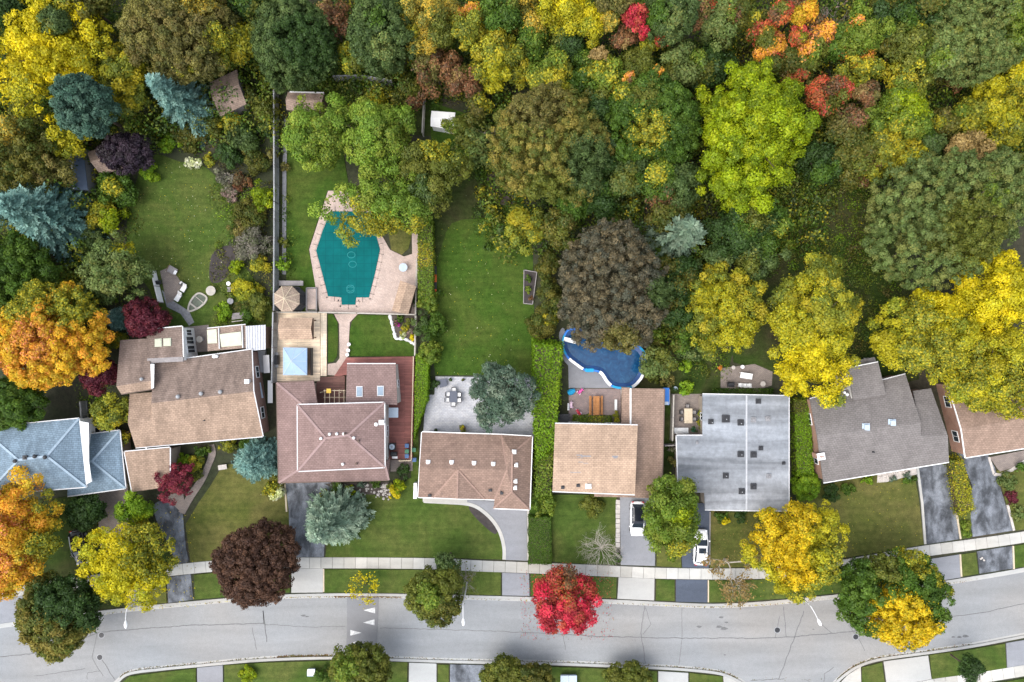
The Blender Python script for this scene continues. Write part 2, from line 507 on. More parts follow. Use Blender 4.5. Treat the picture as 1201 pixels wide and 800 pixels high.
def ribbon(mb, pts, wd, z0, z1):  # a raised strip along a world polyline
    pts = [Vector(p) for p in pts]
    for i, (p, q) in enumerate(zip(pts, pts[1:])):
        pass
    L = []; Rr = []
    for i, p in enumerate(pts):
        d = (pts[min(i + 1, len(pts) - 1)] - pts[max(i - 1, 0)]); d.z = 0; d.normalize()
        nn = Vector((-d.y, d.x, 0))
        L.append(p + nn * wd / 2); Rr.append(p - nn * wd / 2)
    n = len(mb.v); k = len(pts)
    for i in range(k):
        mb.v += [Vector((Rr[i].x, Rr[i].y, z0)), Vector((Rr[i].x, Rr[i].y, z1)), Vector((L[i].x, L[i].y, z1)), Vector((L[i].x, L[i].y, z0))]
    for i in range(k - 1):
        a_ = n + 4 * i; b = a_ + 4
        for j in range(3):
            mb.f.append([a_ + j, b + j, b + j + 1, a_ + j + 1][::-1])
    mb.f.append([n, n + 1, n + 2, n + 3]); e_ = n + 4 * (k - 1); mb.f.append([e_ + 3, e_ + 2, e_ + 1, e_])
    return mb
# ---------------------------------------------------------------- ground, road, paths, lawns
g = MB().poly([(-1800, -1800, 0), (1800, -1800, 0), (1800, 1800, 0), (-1800, 1800, 0)]).build('ground', M['ground'])
tag(g, kind='structure')

UP = bez([(-420, 800), (-200, 770), (-60, 745), (0, 733), (70, 724), (140, 715), (230, 706), (310, 699.5), (380, 697.3), (440, 697.3), (520, 698.7), (600, 700.8), (690, 703.2),
      (780, 707.3), (830, 709.3), (870, 708.2), (920, 704.5), (985, 698), (1050, 690.5), (1117, 681), (1201, 667), (1330, 642), (1600, 585)], 5)
LO1 = bez([(96, 1000), (104, 860), (118, 822), (138, 800), (153, 789.5), (190, 784.5), (234, 780.3), (309, 773.8), (390, 771.3), (460, 773.5), (540, 776), (640, 778), (700, 780), (780, 783.5),
       (820, 786.5), (845, 790), (863, 797), (878, 808), (886, 830), (890, 1000)], 5)
LO2 = bez([(962, 1000), (966, 830), (976, 806), (992, 790), (1010, 779.5), (1035, 772.5), (1090, 765), (1140, 757.5), (1201, 746), (1330, 722), (1600, 664)], 5)
road = UP + [(1600, 1000)]
# carriageway as one sheet: everything between the upper kerb and the lower kerbs, plus the side streets running out of view
poly = [P(x, y) for x, y in UP] + [P(x, y) for x, y in LO2[::-1]] + [P(x, y) for x, y in LO1[::-1]] + [P(-420, 1000)]
tag(MB().prism(poly, 0, .02).build('road', M['road']), kind='structure')
kb = MB()
for line in (UP, LO1, LO2):
    ribbon(kb, [P(x, y) for x, y in line], .34, 0, .135)
tag(kb.build('kerb', M['kerb']), kind='structure')
gt = MB()
for line, s in ((UP, 1), (LO1, -1), (LO2, -1)):
    ribbon(gt, [P(x, y + s * 2.6) for x, y in line], .30, 0, .026)
tag(gt.build('gutter_strip', M['conc']), kind='structure')

# speed hump with its painted triangles
sheet('speed_hump', [(407, 700.5), (444.5, 700.5), (442, 752), (440, 771), (405.5, 771), (407, 740)], M['hump'], .055)
for tri, lab in (([(426.5, 715.5), (440, 712.2), (440, 719.2)], 'white painted triangle on the speed hump nearest the yellow sapling'),
                 ([(426, 730), (439.3, 726.2), (439.3, 733.2)], 'middle white painted triangle on the speed hump'),
                 ([(411, 738.6), (424.3, 742), (411, 745.2)], 'white painted triangle on the speed hump pointing along the road away from the others'),
                 ([(410.5, 754.5), (418, 752), (418, 757.5)], 'white painted mark on the speed hump half hidden by the green tree')):
    mk = MB().prism([P(x, y) for x, y in tri], .055, .060).build('road_marking', M['wornpaint'])
    tag(mk, kind='structure')

# tar-sealed cracks in the carriageway
ck = MB()
def crack(pts, wd=.09, jit=.06):
    pp = []
    for (x0, y0), (x1, y1) in zip(pts, pts[1:]):
        n = max(2, int(math.hypot(x1 - x0, y1 - y0) / 5))
        for i in range(n):
            t = i / n
            pp.append(P(x0 + (x1 - x0) * t, y0 + (y1 - y0) * t) + Vector((random.uniform(-jit, jit), random.uniform(-jit, jit), 0)))
    pp.append(P(*pts[-1]))
    ribbon(ck, pp, wd, .015, .024)
crack([(0, 770), (45, 766), (120, 741), (220, 733.5), (310, 731)], .11)
crack([(310, 731), (309, 716), (313, 753)], .12)
crack([(296, 736), (301, 762)], .07)
crack([(310, 732), (360, 735.5), (405, 734.5)], .06)
crack([(446, 736.5), (540, 739), (600, 741), (662, 744)], .07)
crack([(662, 744), (700, 746.5), (800, 748.5), (880, 748.5), (935, 746.5), (985, 742), (1030, 737)], .10)
crack([(1105, 724), (1150, 719), (1201, 708)], .09)
crack([(121, 793), (108, 771), (114, 743)], .07); crack([(136, 799), (118, 771)], .1); crack([(40, 793), (60, 790), (100, 784)], .07)
crack([(102, 797), (103, 789), (118, 787)], .07)
crack([(661, 746), (663, 762)], .06); crack([(756, 710), (752, 742), (757, 782)], .08); crack([(800, 712), (800, 745), (796, 780)], .06)
crack([(757, 712), (763, 732), (754, 744)], .06)
crack([(915, 722), (911, 738), (909, 748)], .06); crack([(919, 711), (922, 747)], .08)
crack([(943, 716), (936, 735), (928, 757), (913, 797)], .1); crack([(958, 728), (975, 742)], .08)
crack([(995, 733), (1008, 750), (1014, 763)], .06); crack([(978, 782), (967, 790), (966, 800)], .08)
crack([(880, 798), (920, 796)], .08); crack([(945, 797), (955, 802)], .06)
crack([(0, 726), (15, 717), (28, 716)], .12); crack([(8, 731), (22, 718)], .1)
tag(ck.build('road_cracks', M['crack']), kind='structure')
pt = MB()
for (x, y, r) in [(843, 735, 2.5), (849, 737, 3), (846, 724, 2), (852, 730, 1.6), (820, 735, 2.2), (1125, 747, 2), (1132, 746, 2.6), (1118, 747, 1.6), (356, 722, 2), (360, 723, 1.5), (850, 768, 1.1), (954, 738, 1), (990, 713, 1.2)]:
    pt.prism([P(x + r * math.cos(k) * (1 + .3 * math.sin(3 * k + x)) * 1.4, y + r * math.sin(k) * .6) for k in [i * math.pi / 5 for i in range(10)]], .015, .0235)
tag(pt.build('road_patches', M['crack']), kind='structure')

# pavement in slabs
def slabs(name, line, wd, z, step=1.5, mat='conc2'):
    pp = [P(x, y) for x, y in bez(line, 8)]
    d = [0]
    for p, q in zip(pp, pp[1:]): d.append(d[-1] + (q - p).length)
    def at(s):
        for i in range(len(pp) - 1):
            if d[i + 1] >= s:
                t = (s - d[i]) / max(d[i + 1] - d[i], 1e-6)
                return pp[i].lerp(pp[i + 1], t)
        return pp[-1].copy()
    mb = MB(); s = 0
    while s + step < d[-1]:
        a_, b = at(s + .02), at(s + step - .02)
        dd = (b - a_).normalized(); nn = Vector((-dd.y, dd.x, 0)) * wd / 2
        mb.prism([a_ - nn, b - nn, b + nn, a_ + nn], 0, z)
        s += step
    tag(mb.build(name, M[mat]), kind='structure')
slabs('sidewalk', [(-160, 715), (-60, 703), (32, 691), (90, 683), (150, 675.5), (208, 668), (260, 663), (300, 660.5), (356, 660), (430, 660), (512, 661), (560, 663.5), (618, 665.5), (720, 669.8),
                   (780, 672.2), (860, 672.8), (920, 670.5), (984, 663.5), (1075, 647.5), (1140, 638.5), (1201, 629.5), (1350, 605)], 1.42, .13)
slabs('sidewalk', [(1030, 818), (1085, 804), (1140, 796), (1201, 786), (1350, 762)], 1.42, .13)
tag(MB().prism([P(*p) for p in [(848, 792.5), (858, 795.5), (868, 802), (878, 820), (850, 820)]], 0, .128).build('sidewalk', M['conc2']), kind='structure')
tag(MB().prism([P(*p) for p in [(980, 806), (994, 791), (1009, 781.5), (1010, 820), (976, 820)]], 0, .128).build('sidewalk', M['conc2']), kind='structure')

# driveways and their aprons
D = .10
sheet('driveway', [(-40, 705), (33, 698), (31, 727), (0, 732), (-40, 738)], M['greytop'], D)
sheet('driveway', [(112, 560), (150, 565), (152, 620), (170, 665), (170, 671), (140, 675), (118, 640)], M['brownpaver'], D)
sheet('driveway', [(150, 683), (172, 681), (176, 711), (150, 714)], M['greytop'], D)
sheet('driveway', loop([(181, 592), (190, 587), (201, 588), (210, 594), (214.5, 603), (216, 620), (219, 645), (221, 659), (207, 661.5), (203, 650), (195, 632), (187, 617), (182, 604)], 3), M['blacktop'], D)
sheet('driveway', [(196, 677), (224, 673), (227, 703), (198, 707)], M['blacktop'], D)
sheet('driveway', [(334, 560), (389, 560), (384, 600), (380, 653), (340, 653), (337, 600)], M['blacktop'], D)
sheet('driveway', [(342, 667), (379, 666.5), (379, 694.5), (342, 695)], M['conc'], D)
sheet('driveway', [(545, 586), (625, 590), (618, 605), (618, 657.5), (592, 656.5), (591.5, 641), (586, 622), (576, 607), (561, 595), (546, 591)], M['greytop'], D)
sheet('driveway', [(589, 671.5), (620.5, 672.5), (621, 698.7), (589, 698)], M['greytop'], D)
sheet('driveway', [(727, 580), (769, 580), (768, 663.5), (728, 662.5)], M['greytop'], D)
sheet('driveway', [(725.5, 676.8), (767.5, 678.6), (767, 704), (724, 702)], M['conc'], D)
sheet('driveway', [(796, 590), (833, 590), (831, 666), (800, 665.5)], M['newtop'], D)
sheet('driveway', [(792.5, 679.5), (829.5, 680), (829.5, 706.5), (792.5, 705.5)], M['newtop'], D)
sheet('driveway', [(1074, 540), (1110, 537), (1117, 580), (1125.5, 632), (1085, 638.5), (1080, 590)], M['blacktop'], D)
sheet('driveway', [(1087.5, 656), (1124.5, 650.2), (1126.5, 677), (1102, 680.8), (1090, 668)], M['greytop'], D)
sheet('driveway', [(1122, 530), (1158, 533), (1166, 548), (1178, 590), (1188, 622), (1140.5, 629.5), (1136, 600), (1140, 570), (1130, 545)], M['blacktop'], D)
sheet('driveway', [(1145.5, 646.5), (1186.5, 640), (1187.5, 666.5), (1148.5, 672.6)], M['blacktop'], D)
sheet('driveway', [(231.5, 783), (261.5, 780), (262, 830), (232, 830)], M['greytop'], D)
sheet('driveway', [(480, 777), (512, 778), (512, 830), (479, 830)], M['conc'], D)
sheet('driveway', [(528, 779), (582, 780), (582, 830), (528, 830)], M['blacktop'], D)
sheet('driveway', [(772, 787), (807, 789), (807, 830), (772, 830)], M['conc'], D)
sheet('driveway', [(1036, 775.5), (1088, 768.5), (1092, 796), (1040, 806)], M['conc'], D)
sheet('driveway', [(1179.5, 754), (1215, 748), (1218, 779), (1181, 785)], M['greytop'], D)

# lawns and beds
Lz = .115
def lawn(pts, mat='lawn', z=Lz, smooth=0, name='lawn'):
    return sheet(name, loop(pts, smooth) if smooth else pts, M[mat], z)
lawn([(262, 545), (326, 540), (335, 567), (339, 600), (340, 653.5), (300, 653.5), (256, 656), (224, 659.5), (218, 615), (233, 590), (247, 570)], 'dry')
lawn([(390, 575), (470, 568), (482, 560), (484, 500), (491, 500), (491, 583), (545, 592), (560, 597), (574, 608), (584, 623), (590, 641), (590, 656), (512, 653.7), (382, 653), (386, 605)], 'lawn')
lawn([(380.5, 667.5), (512, 668), (587.5, 671), (587.5, 698), (520, 696), (440, 694.8), (380.5, 694.8)], 'lawn')
lawn([(228, 674), (262, 670.5), (300, 668), (340.5, 667), (340.5, 694.5), (310, 696), (229, 703)])
lawn([(178, 681), (194.5, 678), (196, 706.5), (178, 708.5)], 'dry')
lawn([(621, 580), (723, 580), (722, 662), (660, 660), (650, 658.5), (621, 657.5)])
lawn([(622.5, 673), (723, 676.8), (722.5, 701.5), (622.5, 698.5)])
lawn([(769.5, 679), (791, 679.8), (791, 704.5), (769, 704)])
lawn([(831, 680.5), (870, 680.5), (920, 678), (984, 671), (1060, 658.5), (1086, 655), (1100, 680), (985, 695), (920, 701.5), (870, 705.2), (831, 706.3)])
lawn([(770, 580), (795, 580), (799, 665.5), (770, 663.8)], 'dry')
lawn([(834, 590), (926, 590), (960, 570), (1070, 545), (1077, 585), (1083, 638.5), (984, 655), (920, 662), (870, 665), (832.5, 665.5)], 'dry')
lawn([(834, 598), (900, 598), (905, 640), (895, 663), (833.5, 664.5)], 'dry', Lz + .006)
lawn([(1127, 650), (1144, 647.5), (1147, 672.8), (1128, 676)])
lawn([(1112, 545), (1121, 540), (1136, 565), (1139, 630), (1127, 632), (1118, 580)])
lawn([(1168, 552), (1215, 540), (1215, 619), (1190, 622), (1180, 590)], 'dry')
lawn([(1188.5, 640), (1230, 634), (1230, 660), (1189.5, 666)])
lawn([(60, 585), (111, 578), (113, 600), (118, 640), (137, 675), (80, 681), (30, 688), (-30, 694), (-30, 590)], 'rough')
lawn([(35, 700), (90, 692.5), (148, 684), (148, 711.5), (70, 721), (34, 726)], 'rough')
lawn([(153, 620), (175, 600), (184, 618), (200, 650), (203, 661), (172, 666)], 'rough')
lawn([(152, 793), (190, 788), (230, 783.5), (230.5, 830), (140, 830), (142, 802)])
lawn([(263.5, 780), (309, 777), (390, 774.5), (430, 775.5), (478, 776.5), (477, 830), (263.5, 830)])
lawn([(513.5, 779), (526.5, 779.5), (526.5, 830), (513.5, 830)])
lawn([(584, 780.5), (640, 781.5), (700, 783.5), (770.5, 787), (770.5, 830), (584, 830)])
lawn([(808.5, 789), (847, 793), (849, 830), (808.5, 830)])
lawn([(1010.5, 782.5), (1034, 776.5), (1038, 807), (1011, 816)])
lawn([(1090, 768), (1140, 761), (1178, 754.5), (1180, 785.5), (1093, 797.5)])
lawn([(1090, 809), (1180, 799), (1230, 790), (1230, 830), (1060, 830)])
# back gardens
lawn([(172, 186), (186, 181), (212, 190), (236, 193), (258, 212), (276, 240), (276, 275), (268, 290), (300, 330), (318, 384), (205, 388), (176, 340), (152, 305), (150, 250), (163, 205)], 'lawn', .05, 3)
sheet('soil_bed', loop([(250, 297), (262, 289), (274, 290), (276, 305), (268, 322), (258, 331), (247, 330), (246, 312)], 4), M['mulch'], .065)
lawn([(336, 150), (400, 165), (410, 222), (384, 224), (362, 292), (372, 345), (372, 366), (336, 366)], 'lush', .05)
lawn([(384.5, 369), (390, 368), (396, 378), (396.5, 400), (395.5, 418), (391, 424), (385, 425)], 'lush', .075)
lawn([(420, 369), (457, 370), (464, 398), (487, 401), (487, 418), (410.5, 418), (410, 390), (413, 377)], 'lush', .075)
lawn([(505, 120), (600, 150), (625, 300), (628, 440), (511, 440), (504, 400), (506, 280), (506, 200)], 'lush', .05)
lawn([(515, 205), (540, 195), (575, 190), (600, 215), (600, 240), (570, 255), (530, 262), (515, 300), (506, 320), (507, 240)], 'rough', .055, 3)
sheet('soil_bed', loop([(572, 205), (585, 202), (600, 225), (602, 240), (588, 240), (575, 228)], 4), M['dirt'], .062)
lawn([(728, 420), (795, 400), (860, 410), (850, 455), (800, 480), (780, 480), (780, 455), (728, 455)], 'rough', .05)
lawn([(880, 200), (970, 200), (1060, 250), (1078, 445), (1000, 462), (860, 425), (850, 330), (900, 290)], 'rough', .042)
lawn([(340, 70), (470, 70), (520, 120), (505, 160), (400, 150), (340, 140)], 'rough', .04)
lawn([(928, 455), (965, 455), (968, 560), (928, 565)], 'rough', .05)
lawn([(784, 456), (794, 456), (794, 512), (784, 575), (776, 575), (781, 456)], 'rough', .045)
lawn([(620, 585), (647, 585), (647, 663), (620, 662)], 'lush', Lz + .004)

# paths and patios
sheet('patio', [(385, 224), (426, 223), (440, 262), (457.5, 293), (474, 301), (483.5, 298), (483, 262), (490, 268), (491.5, 304), (489, 350), (488, 369), (375, 366), (370, 335), (363, 292.5)], M['pinkpaver'], .09)
sheet('path', [(392, 368.5), (398, 380), (398.5, 420), (394.5, 425.5), (384.5, 427), (384.5, 440), (399, 440.5), (407.5, 432), (407.5, 420), (409, 405), (410.5, 378), (420, 368)], M['pinkpaver'], .085)
lawn([(455, 270), (464, 262), (480, 262), (483, 276), (479, 292), (471, 299), (459, 293)], 'dry', .06)
sheet('flower_bed', [(458.5, 370), (487, 370), (487, 399.5), (465.5, 396.5)], M['dirt'], .085)
sheet('patio', [(511, 441.5), (627, 443), (627, 513), (496.5, 509), (499, 463), (509.5, 463)], M['paver'], .10)
sheet('patio', [(667, 455.8), (728, 455.8), (728, 500), (667, 500)], M['redpaver'], .09)
sheet('patio', [(666, 415), (690, 430), (728, 455), (667, 455.2)], M['greytop'], .08)
sheet('patio', [(845, 432), (885, 427), (906, 436), (905, 452), (880, 460), (845, 456)], M['brownpaver'], .06)
sheet('patio', [(788, 462), (826, 462), (826, 512), (788, 512)], M['brownpaver'], .06)
sheet('patio', [(188, 318), (200, 313), (214, 333), (206, 352), (196, 356)], M['brownpaver'], .075)
sheet('path', [(190, 340), (202, 352), (222, 365), (228, 378), (222, 382), (212, 368), (196, 360)], M['slate'], .07)
sheet('patio', [(213, 384), (245, 381), (245, 412), (213, 414)], M['brownpaver'], .06)
sheet('path', bez([(251.5, 521), (253.5, 532), (249, 545), (240, 565), (227, 585), (217, 603)], 4) + bez([(210, 600), (221, 578), (234, 560), (242, 543), (245, 532), (243, 522)], 4), M['brownpaver'], .125)
sheet('path', [(184, 580), (215, 578), (219, 596), (213, 601), (204, 592), (190, 586)], M['brownpaver'], .11)
kbd = MB(); ribbon(kbd, [P(x, y) for x, y in bez([(497, 587.5), (520, 588.8), (546, 590.5), (561, 595.5), (576, 608), (586, 623), (591, 641), (591.3, 656)], 5)], .45, 0, .15)
tag(kbd.build('driveway_edging', M['conc2']), kind='structure')
for seg, wd, mt in (([(619.5, 592), (619.3, 657)], .25, 'conc2'), ([(1075.5, 548), (1081, 590), (1084.5, 638)], .3, 'conc2'), ([(1111, 545), (1118, 582), (1126, 632)], .22, 'palewood'),
                    ([(1181, 592), (1188.5, 622)], .3, 'stone'), ([(1165, 556), (1172, 557), (1186, 551), (1215, 531)], .4, 'stone'), ([(1159, 536), (1165, 556)], .3, 'stone'),
                    ([(334.5, 568), (336.5, 600)], .2, 'palewood'), ([(830.5, 680), (830.5, 706)], .15, 'palewood'), ([(832.5, 600), (832, 662)], .15, 'greywood'),
                    ([(1187.5, 640), (1188.5, 667)], .2, 'palewood'), ([(1125.5, 650), (1127, 676)], .2, 'palewood'), ([(380, 667), (380, 694)], .15, 'palewood'), ([(336, 140), (334, 200), (333.5, 322)], .5, 'slate')):
    m_ = MB(); ribbon(m_, [P(x, y) for x, y in seg], wd, 0, .15); tag(m_.build('driveway_edging', M[mt]), kind='structure')
st = MB()
for i in range(10):
    x0 = 726; y0 = 586 + i * 5.6
    st.prism([P(x0 - 4 + random.uniform(-.4, .4), y0), P(x0 + 1, y0 + random.uniform(-.3, .3)), P(x0 + 1, y0 + 5), P(x0 - 4, y0 + 5)], 0, .135 + .01 * random.random())
tag(st.build('path', M['stone']), kind='structure')
sheet('path', [(1113, 470), (1121, 468), (1136, 530), (1128, 538), (1121, 530)], M['greytop'], .06)
sheet('path', [(1160, 536), (1201, 528), (1215, 527), (1200, 545), (1172, 553)], M['brownpaver'], .12)
sheet('rock_garden', [(1029, 549), (1073, 544), (1075, 556), (1040, 565), (1028, 566)], M['stone'], .125)
sheet('rock_garden', [(380, 567), (460, 565), (458, 585), (440, 580), (400, 578)], M['dirt'], .12)
sheet('soil_bed', loop([(551, 592), (560, 596), (572, 607), (583, 620), (580, 626), (566, 615), (552, 600)], 3), M['mulch'], .122)
sheet('front_walk', [(458, 539), (484, 539), (484, 552), (458, 553)], M['brownpaver'], .12)
sheet('patio', [(496, 588), (548, 590), (548, 584), (496, 580)], M['conc2'], .16)
# ---------------------------------------------------------------- houses
def vv(V, k):
    p = V[k]
    return p.copy() if isinstance(p, Vector) else P(*p)

def inset(pts, d):
    pts = [Vector(p) for p in pts]
    if area2(pts) < 0: pts = pts[::-1]
    out = []; k = len(pts)
    for i in range(k):
        a_, b, c = pts[i - 1], pts[i], pts[(i + 1) % k]
        d1 = (b - a_); d1.z = 0; d1.normalize(); d2 = (c - b); d2.z = 0; d2.normalize()
        n1 = Vector((-d1.y, d1.x, 0)); n2 = Vector((-d2.y, d2.x, 0))
        den = max(1 + n1.dot(n2), .35)
        out.append(Vector((b.x, b.y, 0)) + (n1 + n2) * d / den)
    return out

ROOFS = {}
def tri_h(tris, x, y):
    best = None
    for a_, b, c in tris:
        den = (b.y - c.y) * (a_.x - c.x) + (c.x - b.x) * (a_.y - c.y)
        if abs(den) < 1e-9: continue
        l1 = ((b.y - c.y) * (x - c.x) + (c.x - b.x) * (y - c.y)) / den
        l2 = ((c.y - a_.y) * (x - c.x) + (a_.x - c.x) * (y - c.y)) / den
        l3 = 1 - l1 - l2
        if min(l1, l2, l3) > -.02:
            z = l1 * a_.z + l2 * b.z + l3 * c.z
            if best is None or z > best: best = z
    return best

def roof(parent, V, faces, mat, th=.2, name='roof', gut=None, gmat='trim'):
    """faces: strings/lists of keys into V; top skin, underside and fascia as one mesh"""
    keys = []
    for f in faces:
        for k in f:
            if k not in keys: keys.append(k)
    pts = [vv(V, k) for k in keys]; ix = {k: i for i, k in enumerate(keys)}
    F = []
    for f in faces:
        idx = [ix[k] for k in f]
        if area2([pts[i] for i in idx]) < 0: idx = idx[::-1]
        F.append(idx)
    n = len(pts); v = pts + [p - Vector((0, 0, th)) for p in pts]
    allf = [list(f) for f in F] + [[i + n for i in f[::-1]] for f in F]
    cnt = {}
    for f in F:
        for a_, b in zip(f, f[1:] + f[:1]): cnt[(a_, b)] = 1
    edges = []
    for (a_, b) in cnt:
        if (b, a_) not in cnt:
            allf.append([a_, a_ + n, b + n, b]); edges.append((a_, b))
    mb = MB(); mb.v = v; mb.f = allf
    o = mb.build(name, mat, parent)
    tris = []
    for f in F:
        for i in range(1, len(f) - 1): tris.append((pts[f[0]], pts[f[i]], pts[f[i + 1]]))
    ROOFS[o.name] = tris
    if gut:
        gm = MB()
        for k1, k2 in gut:
            p, q = vv(V, k1), vv(V, k2)
            c = (pts[0] + pts[len(pts) // 2]) / 2
            d = (q - p); d.z = 0; d.normalize(); nn = Vector((-d.y, d.x, 0))
            mid = sum(pts, Vector()) / len(pts)
            if nn.dot((p + q) / 2 - mid) < 0: nn = -nn
            gm.bar(p + nn * .065 + Vector((0, 0, -.07)), q + nn * .065 + Vector((0, 0, -.07)), .11, .12)
        gm.build('gutter', M[gmat], o)
    return o

def walls(parent, corners, roofs, mat, ins=.4, zmax=None, windows=True, name='wall', storeys=(1.0,), skip=(), wmat='white'):
    """upright walls that rise to the underside of the roof above them"""
    base = inset([Vector((p.x, p.y, 0)) for p in corners], ins)
    tris = [t for r in roofs for t in ROOFS[r.name]]
    mb = MB(); k = len(base)
    for i in range(k):
        a_, b = base[i], base[(i + 1) % k]
        L = (b - a_).length; m = max(2, int(L / .5))
        prev = None
        for j in range(m + 1):
            p = a_.lerp(b, j / m)
            h = tri_h(tris, p.x, p.y)
            if h is None: h = zmax or 2.8
            h -= .21
            if zmax: h = min(h, zmax)
            cur = (Vector((p.x, p.y, 0)), Vector((p.x, p.y, h)))
            if prev: mb.poly([prev[0], cur[0], cur[1], prev[1]])
            prev = cur
        if windows and i not in skip and L > 2.2:
            d = (b - a_).normalized(); nrm = Vector((d.y, -d.x, 0))
            nw = max(1, int(L / 3.6))
            for z0 in storeys:
                for q in range(nw):
                    c = a_.lerp(b, (q + .5) / nw)
                    h = tri_h(tris, c.x, c.y) or 2.8
                    if z0 + 1.25 > h - .25: continue
                    wd = 1.5 if L > 6 else 1.0
                    window(parent, c + nrm * .03 + Vector((0, 0, z0 + .6)), d, nrm, wd, 1.15, wmat)
    o = mb.build(name, mat, parent)
    return o, base

def window(parent, c, d, nrm, wd, ht, wmat='white'):
    up = Vector((0, 0, 1)); f = MB(); t = .09
    for s in (-1, 1):
        f.box(c + d * s * (wd / 2 - t / 2), (t, .10, ht), axes=(d, nrm, up))
        f.box(c + up * s * (ht / 2 - t / 2), (wd - 2 * t - .004, .10, t), axes=(d, nrm, up))
    f.box(c, (.05, .075, ht - 2 * t - .004), axes=(d, nrm, up))
    fo = f.build('window', M[wmat], parent)
    MB().box(c - nrm * .008, (wd - 2 * t, .05, ht - 2 * t), axes=(d, nrm, up)).build('pane', M['glass'], fo)

def door(parent, c, d, nrm, wd=1.0, ht=2.05, mat='browntrim', name='door'):
    up = Vector((0, 0, 1))
    do = MB().box(c + nrm * .035 + up * ht / 2, (wd, .07, ht), axes=(d, nrm, up)).build(name, M[mat], parent)
    MB().box(c + nrm * .11 + d * (wd * .38) + up * 1.0, (.14, .08, .05), axes=(d, nrm, up)).build('handle', M['grey'], do)

def garage(parent, c, d, nrm, wd=2.6, mat='white'):
    up = Vector((0, 0, 1)); mb = MB()
    for k in range(4):
        mb.box(c + nrm * .03 + up * (.28 + k * .54), (wd, .06, .52), axes=(d, nrm, up))
    do = mb.build('garage_door', M[mat], parent)
    MB().box(c + nrm * .08 + up * .45, (.3, .05, .06), axes=(d, nrm, up)).build('handle', M['dark'], do)

def vent(ro, px, py, kind='box', mat='grey', s=.38):
    """a roof vent standing on the roof under the plan point"""
    tris = ROOFS[ro.name]
    z = 3.0
    for _ in range(6):
        p = P(px, py, z); h = tri_h(tris, p.x, p.y)
        if h is None: return
        z = h
    p = P(px, py, z); mb = MB()
    if kind == 'box':
        mb.box(p + Vector((0, 0, .02)), (s * 1.5, s * 1.5, .06)); mb.box(p + Vector((0, 0, .16)), (s * .8, s * .8, .26)); mb.box(p + Vector((0, 0, .32)), (s, s, .07))
    elif kind == 'pipe':
        mb.cyl(p - Vector((0, 0, .1)), .06, .5, 10); mb.cyl(p - Vector((0, 0, .02)), .13, .09, 10, .08)
    elif kind == 'mush':
        mb.cyl(p - Vector((0, 0, .1)), s * .42, .32, 14); mb.dome(p + Vector((0, 0, .22)), s * .62, .2, 14, 4)
    elif kind == 'curb':
        mb.box(p + Vector((0, 0, .08)), (s * 1.25, s * 1.25, .22)); mb.box(p + Vector((0, 0, .25)), (s * .55, s * .55, .16))
    mb.build('roof_vent', M[mat], ro)

def chimney(ro, px, py, z0, z1, sx, sy, mat, cap='stone', rot=0):
    p = P(px, py, z1)
    mb = MB().box((p.x, p.y, (z0 + z1) / 2), (sx, sy, z1 - z0), rot)
    mb.box((p.x, p.y, z1 + .05), (sx + .14, sy + .14, .1), rot)
    mb.cyl((p.x - sx * .2, p.y, z1 + .09), .1, .28, 10); mb.cyl((p.x + sx * .2, p.y, z1 + .09), .09, .22, 10)
    mb.build('chimney', M[mat], ro)

def slopebox(ro, quad, lift, name, mat):
    """a low box lying on the roof over the plan quad; follows the slope"""
    tris = ROOFS[ro.name]; pts = []
    for (x, y) in quad:
        z = 3.5
        for _ in range(6):
            p = P(x, y, z); h = tri_h(tris, p.x, p.y)
            if h is None: break
            z = h
        pts.append(P(x, y, z))
    mb = MB(); n = 4
    if area2(pts) < 0: pts = pts[::-1]
    mb.v = [p - Vector((0, 0, .12)) for p in pts] + [p + Vector((0, 0, lift)) for p in pts]
    mb.f = [[4, 5, 6, 7]] + [[i, (i + 1) % 4, 4 + (i + 1) % 4, 4 + i] for i in range(4)]
    return mb.build(name, M[mat], ro)

def skylight(ro, quad, mat='skyglass', frame='trim'):
    f = slopebox(ro, quad, .12, 'skylight', frame)
    cx = sum(q[0] for q in quad) / 4; cy = sum(q[1] for q in quad) / 4
    g_ = slopebox(ro, [(cx + (x - cx) * .8, cy + (y - cy) * .84) for x, y in quad], .16, 'skylight_glass', mat)

def ridge_cap(ro, V, pairs, mat, wd=.26):
    mb = MB()
    for a_, b in pairs: mb.bar(vv(V, a_) + Vector((0, 0, .015)), vv(V, b) + Vector((0, 0, .015)), wd, .05)
    mb.build('ridge_cap', mat, ro)

M['cap_pink'] = plain('mauve_ridge_caps', (.285, .20, .188), .12, 3)
M['cap_blue'] = plain('pale_blue_ridge_caps', (.28, .36, .43), .12, 3)
M['cap_mix'] = plain('brown_ridge_caps', (.285, .19, .15), .15, 3)
M['ltgrey'] = plain('light_grey_seam', (.42, .43, .45), .15, 3)
M['cap_grey'] = plain('grey_ridge_caps', (.235, .22, .215), .1, 3)

